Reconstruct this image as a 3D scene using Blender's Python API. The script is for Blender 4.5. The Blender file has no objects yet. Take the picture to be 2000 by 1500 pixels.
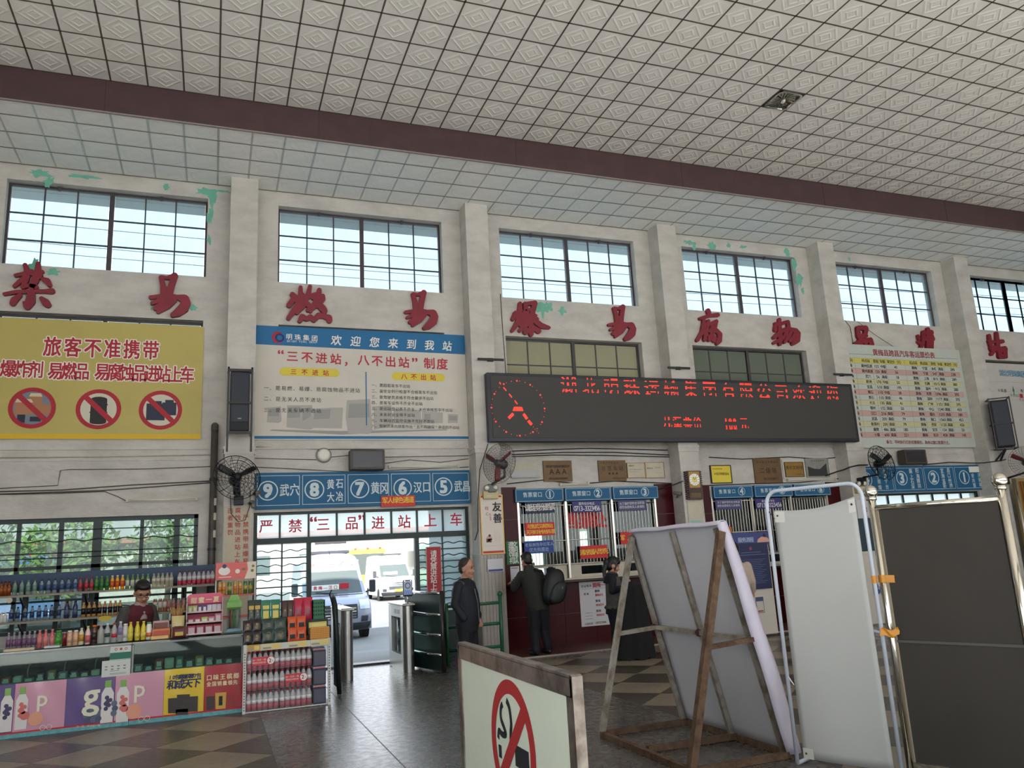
import bpy, bmesh, math, random
import numpy as np
from mathutils import Matrix, Vector
random.seed(7)
scene = bpy.context.scene
COL = scene.collection
PI = math.pi

# ------------------------------------------------------------------ camera
cam_d = bpy.data.cameras.new('camera'); cam = bpy.data.objects.new('camera', cam_d); COL.objects.link(cam)
cam_d.sensor_width = 36.0; cam_d.lens = 36.0 * 1539.43 / 2000.0; cam_d.clip_end = 400
_R = Vector((0.936209, -0.347490, -0.052574)); _U = Vector((-0.025281, -0.215794, 0.976111)); _F = Vector((0.350534, 0.912515, 0.210814))
cam.matrix_world = Matrix(((_R.x, _U.x, -_F.x, -2.34886), (_R.y, _U.y, -_F.y, -13.03348), (_R.z, _U.z, -_F.z, 1.58925), (0, 0, 0, 1)))
scene.camera = cam

# ------------------------------------------------------------------ world, sun, exposure
world = bpy.data.worlds.new('sky'); scene.world = world; world.use_nodes = True
wn = world.node_tree; wn.nodes.clear()
w_out = wn.nodes.new('ShaderNodeOutputWorld'); w_bg = wn.nodes.new('ShaderNodeBackground')
w_tc = wn.nodes.new('ShaderNodeTexCoord'); w_sep = wn.nodes.new('ShaderNodeSeparateXYZ'); w_rmp = wn.nodes.new('ShaderNodeValToRGB')
wn.links.new(w_tc.outputs['Generated'], w_sep.inputs[0]); wn.links.new(w_sep.outputs['Z'], w_rmp.inputs[0])
w_rmp.color_ramp.elements[0].position = 0.0; w_rmp.color_ramp.elements[0].color = (0.95, 0.97, 1.0, 1)
w_rmp.color_ramp.elements[1].position = 0.9; w_rmp.color_ramp.elements[1].color = (0.56, 0.76, 1.0, 1)
wn.links.new(w_rmp.outputs[0], w_bg.inputs[0]); wn.links.new(w_bg.outputs[0], w_out.inputs[0])
w_bg.inputs[1].default_value = 2.0
sun_d = bpy.data.lights.new('sun', 'SUN'); sun = bpy.data.objects.new('sun', sun_d); COL.objects.link(sun)
sun_d.energy = 13.0; sun_d.angle = 0.01; sun_d.color = (1.0, 0.975, 0.94)
_sd = Vector((0.18, 1.0, -0.69)).normalized()
sun.rotation_euler = _sd.to_track_quat('-Z', 'Y').to_euler()
vs = scene.view_settings
vs.view_transform = 'Standard'; vs.look = 'None'; vs.gamma = 1.0; vs.use_curve_mapping = False
vs.exposure = 0.62
scene.cycles.max_bounces = 9; scene.cycles.diffuse_bounces = 6; scene.cycles.transparent_max_bounces = 16
scene.cycles.use_adaptive_sampling = True; scene.cycles.adaptive_threshold = 0.03
scene.cycles.caustics_reflective = False; scene.cycles.caustics_refractive = False
scene.cycles.sample_clamp_indirect = 8.0
scene.cycles.use_denoising = True

# ------------------------------------------------------------------ materials
def lin(c):
    o = []
    for v in c[:3]:
        v = v / 255.0
        o.append(v / 12.92 if v <= 0.04045 else ((v + 0.055) / 1.055) ** 2.4)
    return (o[0], o[1], o[2], 1.0)
MATS = {}
def M(name, col=(200, 200, 200), rough=0.6, metal=0.0, var=0.0, scale=6.0, bump=0.0, bscale=None, emit=0.0, coat=0.0, col2=None, spec=0.5, trans=0.0, stretch=None, detail=4.0):
    if name in MATS: return MATS[name]
    m = bpy.data.materials.new(name); m.use_nodes = True; nt = m.node_tree
    b = nt.nodes['Principled BSDF']
    b.inputs['Base Color'].default_value = lin(col); b.inputs['Roughness'].default_value = rough; b.inputs['Metallic'].default_value = metal
    b.inputs['Specular IOR Level'].default_value = spec
    if coat: b.inputs['Coat Weight'].default_value = coat; b.inputs['Coat Roughness'].default_value = 0.08
    if trans: b.inputs['Transmission Weight'].default_value = trans
    if emit:
        b.inputs['Emission Color'].default_value = lin(col); b.inputs['Emission Strength'].default_value = emit
    if var or bump or col2:
        tc = nt.nodes.new('ShaderNodeTexCoord'); mp = nt.nodes.new('ShaderNodeMapping')
        nt.links.new(tc.outputs['Object'], mp.inputs[0])
        if stretch: mp.inputs['Scale'].default_value = stretch
        n = nt.nodes.new('ShaderNodeTexNoise'); n.inputs['Scale'].default_value = scale; n.inputs['Detail'].default_value = detail; n.inputs['Roughness'].default_value = 0.62
        nt.links.new(mp.outputs[0], n.inputs['Vector'])
        if var or col2:
            r = nt.nodes.new('ShaderNodeValToRGB')
            c1 = lin(col); c2 = lin(col2) if col2 else tuple(max(0, x * (1 - var)) for x in c1[:3]) + (1,)
            r.color_ramp.elements[0].position = 0.34; r.color_ramp.elements[0].color = c2
            r.color_ramp.elements[1].position = 0.60; r.color_ramp.elements[1].color = c1
            nt.links.new(n.outputs[0], r.inputs[0]); nt.links.new(r.outputs[0], b.inputs['Base Color'])
        if bump:
            n2 = nt.nodes.new('ShaderNodeTexNoise'); n2.inputs['Scale'].default_value = bscale or scale * 3; n2.inputs['Detail'].default_value = 3
            nt.links.new(mp.outputs[0], n2.inputs['Vector'])
            bp = nt.nodes.new('ShaderNodeBump'); bp.inputs['Strength'].default_value = bump; bp.inputs['Distance'].default_value = 0.02
            nt.links.new(n2.outputs[0], bp.inputs['Height']); nt.links.new(bp.outputs[0], b.inputs['Normal'])
    MATS[name] = m; return m
def glass_mat(name, tint, clear=0.85, gloss=0.08, haze=0.0, haze_col=(255, 255, 255), rough=0.02, dirt=0.0, tl=0.6):
    """thin pane: clear part + mirror part + hazy (scattering) part"""
    if name in MATS: return MATS[name]
    m = bpy.data.materials.new(name); m.use_nodes = True; nt = m.node_tree; nt.nodes.clear()
    out = nt.nodes.new('ShaderNodeOutputMaterial')
    tr = nt.nodes.new('ShaderNodeBsdfTransparent'); c = lin(tint); tr.inputs[0].default_value = (c[0] * clear, c[1] * clear, c[2] * clear, 1)
    gl = nt.nodes.new('ShaderNodeBsdfGlossy'); gl.inputs['Roughness'].default_value = rough
    mx = nt.nodes.new('ShaderNodeMixShader'); mx.inputs[0].default_value = gloss
    nt.links.new(tr.outputs[0], mx.inputs[1]); nt.links.new(gl.outputs[0], mx.inputs[2]); last = mx
    if haze:
        tlb = nt.nodes.new('ShaderNodeBsdfTranslucent'); tlb.inputs[0].default_value = lin(haze_col)
        df = nt.nodes.new('ShaderNodeBsdfDiffuse'); df.inputs[0].default_value = lin(haze_col)
        m1 = nt.nodes.new('ShaderNodeMixShader'); m1.inputs[0].default_value = 1 - tl
        nt.links.new(tlb.outputs[0], m1.inputs[1]); nt.links.new(df.outputs[0], m1.inputs[2])
        m2 = nt.nodes.new('ShaderNodeMixShader'); nt.links.new(mx.outputs[0], m2.inputs[1]); nt.links.new(m1.outputs[0], m2.inputs[2])
        m2.inputs[0].default_value = haze
        if dirt:
            tc = nt.nodes.new('ShaderNodeTexCoord'); mp = nt.nodes.new('ShaderNodeMapping'); mp.inputs['Scale'].default_value = (1, 1, 0.35)
            n = nt.nodes.new('ShaderNodeTexNoise'); n.inputs['Scale'].default_value = 3.5; n.inputs['Detail'].default_value = 6
            mr = nt.nodes.new('ShaderNodeMapRange'); mr.inputs[1].default_value = 0.3; mr.inputs[2].default_value = 0.75; mr.inputs[3].default_value = max(0, haze - dirt); mr.inputs[4].default_value = min(1, haze + dirt)
            nt.links.new(tc.outputs['Object'], mp.inputs[0]); nt.links.new(mp.outputs[0], n.inputs['Vector']); nt.links.new(n.outputs[0], mr.inputs[0]); nt.links.new(mr.outputs[0], m2.inputs[0])
        last = m2
    nt.links.new(last.outputs[0], out.inputs[0])
    MATS[name] = m; return m

# ------------------------------------------------------------------ mesh helpers
class MB:
    def __init__(s): s.v = []; s.f = []
    def add(s, v, f):
        n = len(s.v); s.v += [tuple(p) for p in v]; s.f += [tuple(i + n for i in q) for q in f]; return s
    def box(s, x0, x1, y0, y1, z0, z1):
        return s.add([(x0, y0, z0), (x1, y0, z0), (x1, y1, z0), (x0, y1, z0), (x0, y0, z1), (x1, y0, z1), (x1, y1, z1), (x0, y1, z1)],
                     [(0, 3, 2, 1), (4, 5, 6, 7), (0, 1, 5, 4), (1, 2, 6, 5), (2, 3, 7, 6), (3, 0, 4, 7)])
    def bbox(s, x0, x1, y0, y1, z0, z1, b=0.01):
        """box with bevelled front/back edges along y and x (chamfer all vertical+horizontal silhouettes)"""
        vs_ = []
        for z, k in ((z0, b), (z0 + b, 0), (z1 - b, 0), (z1, b)):
            vs_ += [(x0 + k + b * 0, y0 + k, z), (x1 - k, y0 + k, z), (x1 - k, y1 - k, z), (x0 + k, y1 - k, z)]
        fs = [(3, 2, 1, 0), (12, 13, 14, 15)]
        for l in range(3):
            for i in range(4):
                j = (i + 1) % 4; fs.append((l * 4 + i, l * 4 + j, l * 4 + 4 + j, l * 4 + 4 + i))
        return s.add(vs_, fs)
    def bar(s, p0, p1, w, h, up=(0, 0, 1)):
        p0 = Vector(p0); p1 = Vector(p1); d = (p1 - p0).normalized(); u = Vector(up)
        a = d.cross(u)
        if a.length < 1e-4: a = d.cross(Vector((1, 0, 0)))
        a.normalize(); c = a.cross(d).normalized(); a *= w / 2; c *= h / 2
        v = [p0 - a - c, p0 + a - c, p0 + a + c, p0 - a + c, p1 - a - c, p1 + a - c, p1 + a + c, p1 - a + c]
        return s.add(v, [(0, 3, 2, 1), (4, 5, 6, 7), (0, 1, 5, 4), (1, 2, 6, 5), (2, 3, 7, 6), (3, 0, 4, 7)])
    def cyl(s, p0, p1, r0, r1=None, n=12, cap=True):
        if r1 is None: r1 = r0
        p0 = Vector(p0); p1 = Vector(p1); d = (p1 - p0).normalized()
        a = d.cross(Vector((0, 0, 1)))
        if a.length < 1e-3: a = Vector((1, 0, 0))
        a.normalize(); b = d.cross(a)
        v = []
        for p, r in ((p0, r0), (p1, r1)):
            for i in range(n):
                t = 2 * PI * i / n; v.append(p + a * (r * math.cos(t)) + b * (r * math.sin(t)))
        f = [(i, (i + 1) % n, n + (i + 1) % n, n + i) for i in range(n)]
        if cap: f += [tuple(range(n - 1, -1, -1)), tuple(range(n, 2 * n))]
        return s.add(v, f)
    def tube(s, pts, r, n=8, closed=False):
        pts = [Vector(p) for p in pts]; m = len(pts); v = []; f = []
        up = None
        for i, p in enumerate(pts):
            if closed: d = pts[(i + 1) % m] - pts[i - 1]
            else: d = pts[min(i + 1, m - 1)] - pts[max(i - 1, 0)]
            d = d.normalized() if d.length > 1e-9 else Vector((0, 0, 1))
            if up is None:
                up = d.orthogonal().normalized()
            up = (up - d * up.dot(d))
            up = up.normalized() if up.length > 1e-6 else d.orthogonal().normalized()
            b = d.cross(up); rr = r[i] if isinstance(r, (list, tuple)) else r
            for k in range(n):
                t = 2 * PI * k / n; v.append(p + up * (rr * math.cos(t)) + b * (rr * math.sin(t)))
        for i in range(m if closed else m - 1):
            j = (i + 1) % m
            for k in range(n):
                l = (k + 1) % n; f.append((i * n + k, i * n + l, j * n + l, j * n + k))
        if not closed: f += [tuple(range(n - 1, -1, -1)), tuple(range((m - 1) * n, m * n))]
        return s.add(v, f)
    def lathe(s, prof, n=14, o=(0, 0, 0)):
        v = []; f = []; m = len(prof)
        for (r, z) in prof:
            for i in range(n):
                t = 2 * PI * i / n; v.append((o[0] + r * math.cos(t), o[1] + r * math.sin(t), o[2] + z))
        for j in range(m - 1):
            for i in range(n):
                k = (i + 1) % n; f.append((j * n + i, j * n + k, j * n + n + k, j * n + n + i))
        f += [tuple(range(n - 1, -1, -1)), tuple(range((m - 1) * n, m * n))]
        return s.add(v, f)
    def sphere(s, c, r, nu=14, nv=9):
        if not isinstance(r, (list, tuple)): r = (r, r, r)
        v = []; f = []
        for j in range(1, nv):
            a = PI * j / nv
            for i in range(nu):
                t = 2 * PI * i / nu; v.append((c[0] + r[0] * math.sin(a) * math.cos(t), c[1] + r[1] * math.sin(a) * math.sin(t), c[2] + r[2] * math.cos(a)))
        for j in range(nv - 2):
            for i in range(nu):
                k = (i + 1) % nu; f.append((j * nu + i, (j + 1) * nu + i, (j + 1) * nu + k, j * nu + k))
        t0 = len(v); v += [(c[0], c[1], c[2] + r[2]), (c[0], c[1], c[2] - r[2])]
        for i in range(nu):
            k = (i + 1) % nu; f.append((t0, i, k)); f.append((t0 + 1, (nv - 2) * nu + k, (nv - 2) * nu + i))
        return s.add(v, f)
    def prism(s, poly, y0, y1):
        """polygon of (x,z), counter-clockwise seen from -y, extruded from y0 (front) to y1"""
        n = len(poly); v = [(p[0], y0, p[1]) for p in poly] + [(p[0], y1, p[1]) for p in poly]
        f = [tuple(range(n)), tuple(range(2 * n - 1, n - 1, -1))] + [(i, n + i, n + (i + 1) % n, (i + 1) % n) for i in range(n)]
        return s.add(v, f)
    def flat(s, poly, y):
        return s.add([(p[0], y, p[1]) for p in poly], [tuple(range(len(poly)))])
    def rect(s, x0, x1, z0, z1, y):
        return s.flat([(x0, z0), (x1, z0), (x1, z1), (x0, z1)], y)
    def disc(s, cx, cz, r, y, n=28, rz=None):
        rz = rz or r
        return s.flat([(cx + r * math.cos(2 * PI * i / n), cz + rz * math.sin(2 * PI * i / n)) for i in range(n)], y)
    def ring(s, cx, cz, r0, r1, y, n=36, a0=0, a1=2 * PI, depth=0.0):
        full = abs(a1 - a0 - 2 * PI) < 1e-6; m = n if full else n + 1; v = []
        for i in range(m):
            t = a0 + (a1 - a0) * i / n; v += [(cx + r0 * math.cos(t), y, cz + r0 * math.sin(t)), (cx + r1 * math.cos(t), y, cz + r1 * math.sin(t))]
        f = []
        for i in range(n):
            j = (i + 1) % m; f.append((2 * i, 2 * i + 1, 2 * j + 1, 2 * j))
        return s.add(v, f)
    def line(s, x0, z0, x1, z1, w, y):
        d = Vector((x1 - x0, z1 - z0)); d.normalize(); n = Vector((-d.y, d.x)) * (w / 2)
        return s.flat([(x0 - n.x, z0 - n.y), (x1 - n.x, z1 - n.y), (x1 + n.x, z1 + n.y), (x0 + n.x, z0 + n.y)], y)
    def xf(s, mat):
        s.v = [tuple(mat @ Vector(p)) for p in s.v]; return s
    def grid(s, fn, nu, nv):
        v = [fn(i / nu, j / nv) for j in range(nv + 1) for i in range(nu + 1)]
        f = [(j * (nu + 1) + i, j * (nu + 1) + i + 1, (j + 1) * (nu + 1) + i + 1, (j + 1) * (nu + 1) + i) for j in range(nv) for i in range(nu)]
        return s.add(v, f)
    def mesh(s, name, mat, smooth=False):
        me = bpy.data.meshes.new(name); me.from_pydata(s.v, [], s.f); me.validate()
        if mat is not None: me.materials.append(mat)
        if smooth: me.polygons.foreach_set('use_smooth', [True] * len(me.polygons))
        me.update(); return me

def world_of(o):
    m = o.matrix_basis.copy()
    if o.parent: m = world_of(o.parent) @ o.matrix_parent_inverse @ m
    return m
def attach(o, p):
    o.parent = p; o.matrix_parent_inverse = world_of(p).inverted()
def obj(name, mb, mat, parent=None, smooth=False, local=False):
    me = mb if isinstance(mb, bpy.types.Mesh) else mb.mesh(name, mat, smooth)
    o = bpy.data.objects.new(name, me); COL.objects.link(o)
    if parent is not None:
        if local: o.parent = parent
        else: attach(o, parent)
    return o
def smooth_by_angle(o, ang=0.7):
    me = o.data
    bm = bmesh.new(); bm.from_mesh(me)
    bmesh.ops.recalc_face_normals(bm, faces=bm.faces)
    for f in bm.faces: f.smooth = True
    for e in bm.edges:
        if len(e.link_faces) == 2 and e.calc_face_angle(0) > ang: e.smooth = False
    bm.to_mesh(me); bm.free(); return o
def tag(o, label=None, cat=None, group=None, kind=None):
    if label: o['label'] = label
    if cat: o['category'] = cat
    if group: o['group'] = group
    if kind: o['kind'] = kind
    return o
def thing(name, label, cat, loc=(0, 0, 0), rz=0.0, group=None):
    o = bpy.data.objects.new(name, None); COL.objects.link(o); o.empty_display_size = 0.1
    o.location = loc; o.rotation_euler = (0, 0, rz); return tag(o, label, cat, group)
def struct(name, mb, mat, smooth=False):
    return tag(obj(name, mb, mat, None, smooth), kind='structure')
def struct_empty(name, loc=(0, 0, 0)):
    o = bpy.data.objects.new(name, None); COL.objects.link(o); o.location = loc; o.empty_display_size = 0.1
    return tag(o, kind='structure')
def copy_tree(o, parent=None):
    c = o.copy(); COL.objects.link(c); c.parent = parent
    if parent is not None: c.matrix_parent_inverse = o.matrix_parent_inverse.copy()
    for ch in list(o.children): copy_tree(ch, c)
    return c

# ------------------------------------------------------------------ lettering
GL = {}
def glyph(ch, off=0.0):
    k = (ch, off)
    if k not in GL:
        c = bpy.data.curves.new('g', 'FONT'); c.body = ch; c.resolution_u = 2; c.offset = off
        o = bpy.data.objects.new('g', c); m = o.to_mesh()
        v = [(p.co.x, p.co.y) for p in m.vertices]; f = [tuple(q.vertices) for q in m.polygons]
        o.to_mesh_clear(); bpy.data.objects.remove(o); bpy.data.curves.remove(c)
        cjk = ord(ch) > 0x2E7F or ch in '、，。：'
        if v:
            xs = [p[0] for p in v]
            if cjk: cx, cy = 0.5, 0.36
            else: cx, cy = (min(xs) + max(xs)) / 2, 0.345
        else: cx = cy = 0
        GL[k] = ([(p[0] - cx, p[1] - cy) for p in v], f)
    return GL[k]
def put(mb, ch, cx, cz, size, y, off=0.0, sx=1.0, shear=0.0):
    v, f = glyph(ch, 0.0)
    sh = [(0, 0)] if abs(off) < .008 else [(-off, -off), (off, -off), (off, off), (-off, off)]
    for i_, (a, b) in enumerate(sh):
        if v: mb.add([(cx + size * (sx * p[0] + a) + shear * size * p[1], y - .00012 * i_, cz + size * (p[1] + b)) for p in v], f)
def text(mb, t, y, off=0.0, k=1.12, sx=1.0, shear=0.0):
    """t = [string, x first, z first, x last, z last, glyph height]"""
    st, xa, za, xb, zb, h = t; n = len(st); cj = any(ord(c) > 0x2E7F for c in st)
    sz = h * (k if cj else 1.40)
    for i, ch in enumerate(st):
        u = i / (n - 1) if n > 1 else 0
        if ch == ' ': continue
        put(mb, ch, xa + (xb - xa) * u, za + (zb - za) * u, sz, y, off, sx, shear)
    return mb
def vtext(mb, st, xa, za, xb, zb, size, y, off=0.0, sx=1.0):
    n = len(st)
    for i, ch in enumerate(st):
        u = i / (n - 1) if n > 1 else 0
        put(mb, ch, xa + (xb - xa) * u, za + (zb - za) * u, size, y, off, sx)
    return mb

def letters(parent, mat, entries, y, off=0.0, k=1.12, sx=1.0, shear=0.0, big=0.085):
    """print on a sign: large characters one mesh each, fine print joined"""
    small = MB()
    for t in entries:
        st, xa, za, xb, zb, h = t; n = len(st)
        if h < big: text(small, t, y, off, k, sx, shear); continue
        sz = h * (k if any(ord(c) > 0x2E7F for c in st) else 1.40)
        for i, ch in enumerate(st):
            u = i / (n - 1) if n > 1 else 0
            if ch == ' ': continue
            m = MB(); put(m, ch, xa + (xb - xa) * u, za + (zb - za) * u, sz, y, off, sx, shear); obj('letter', m, mat, parent)
    if small.v: tag(obj('lettering', small, mat, parent), kind='stuff')
def vletters(parent, mat, st, xa, za, xb, zb, size, y, off=0.0, sx=1.0):
    n = len(st)
    for i, ch in enumerate(st):
        u = i / (n - 1) if n > 1 else 0
        m = MB(); put(m, ch, xa + (xb - xa) * u, za + (zb - za) * u, size, y, off, sx); obj('letter', m, mat, parent)

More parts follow.
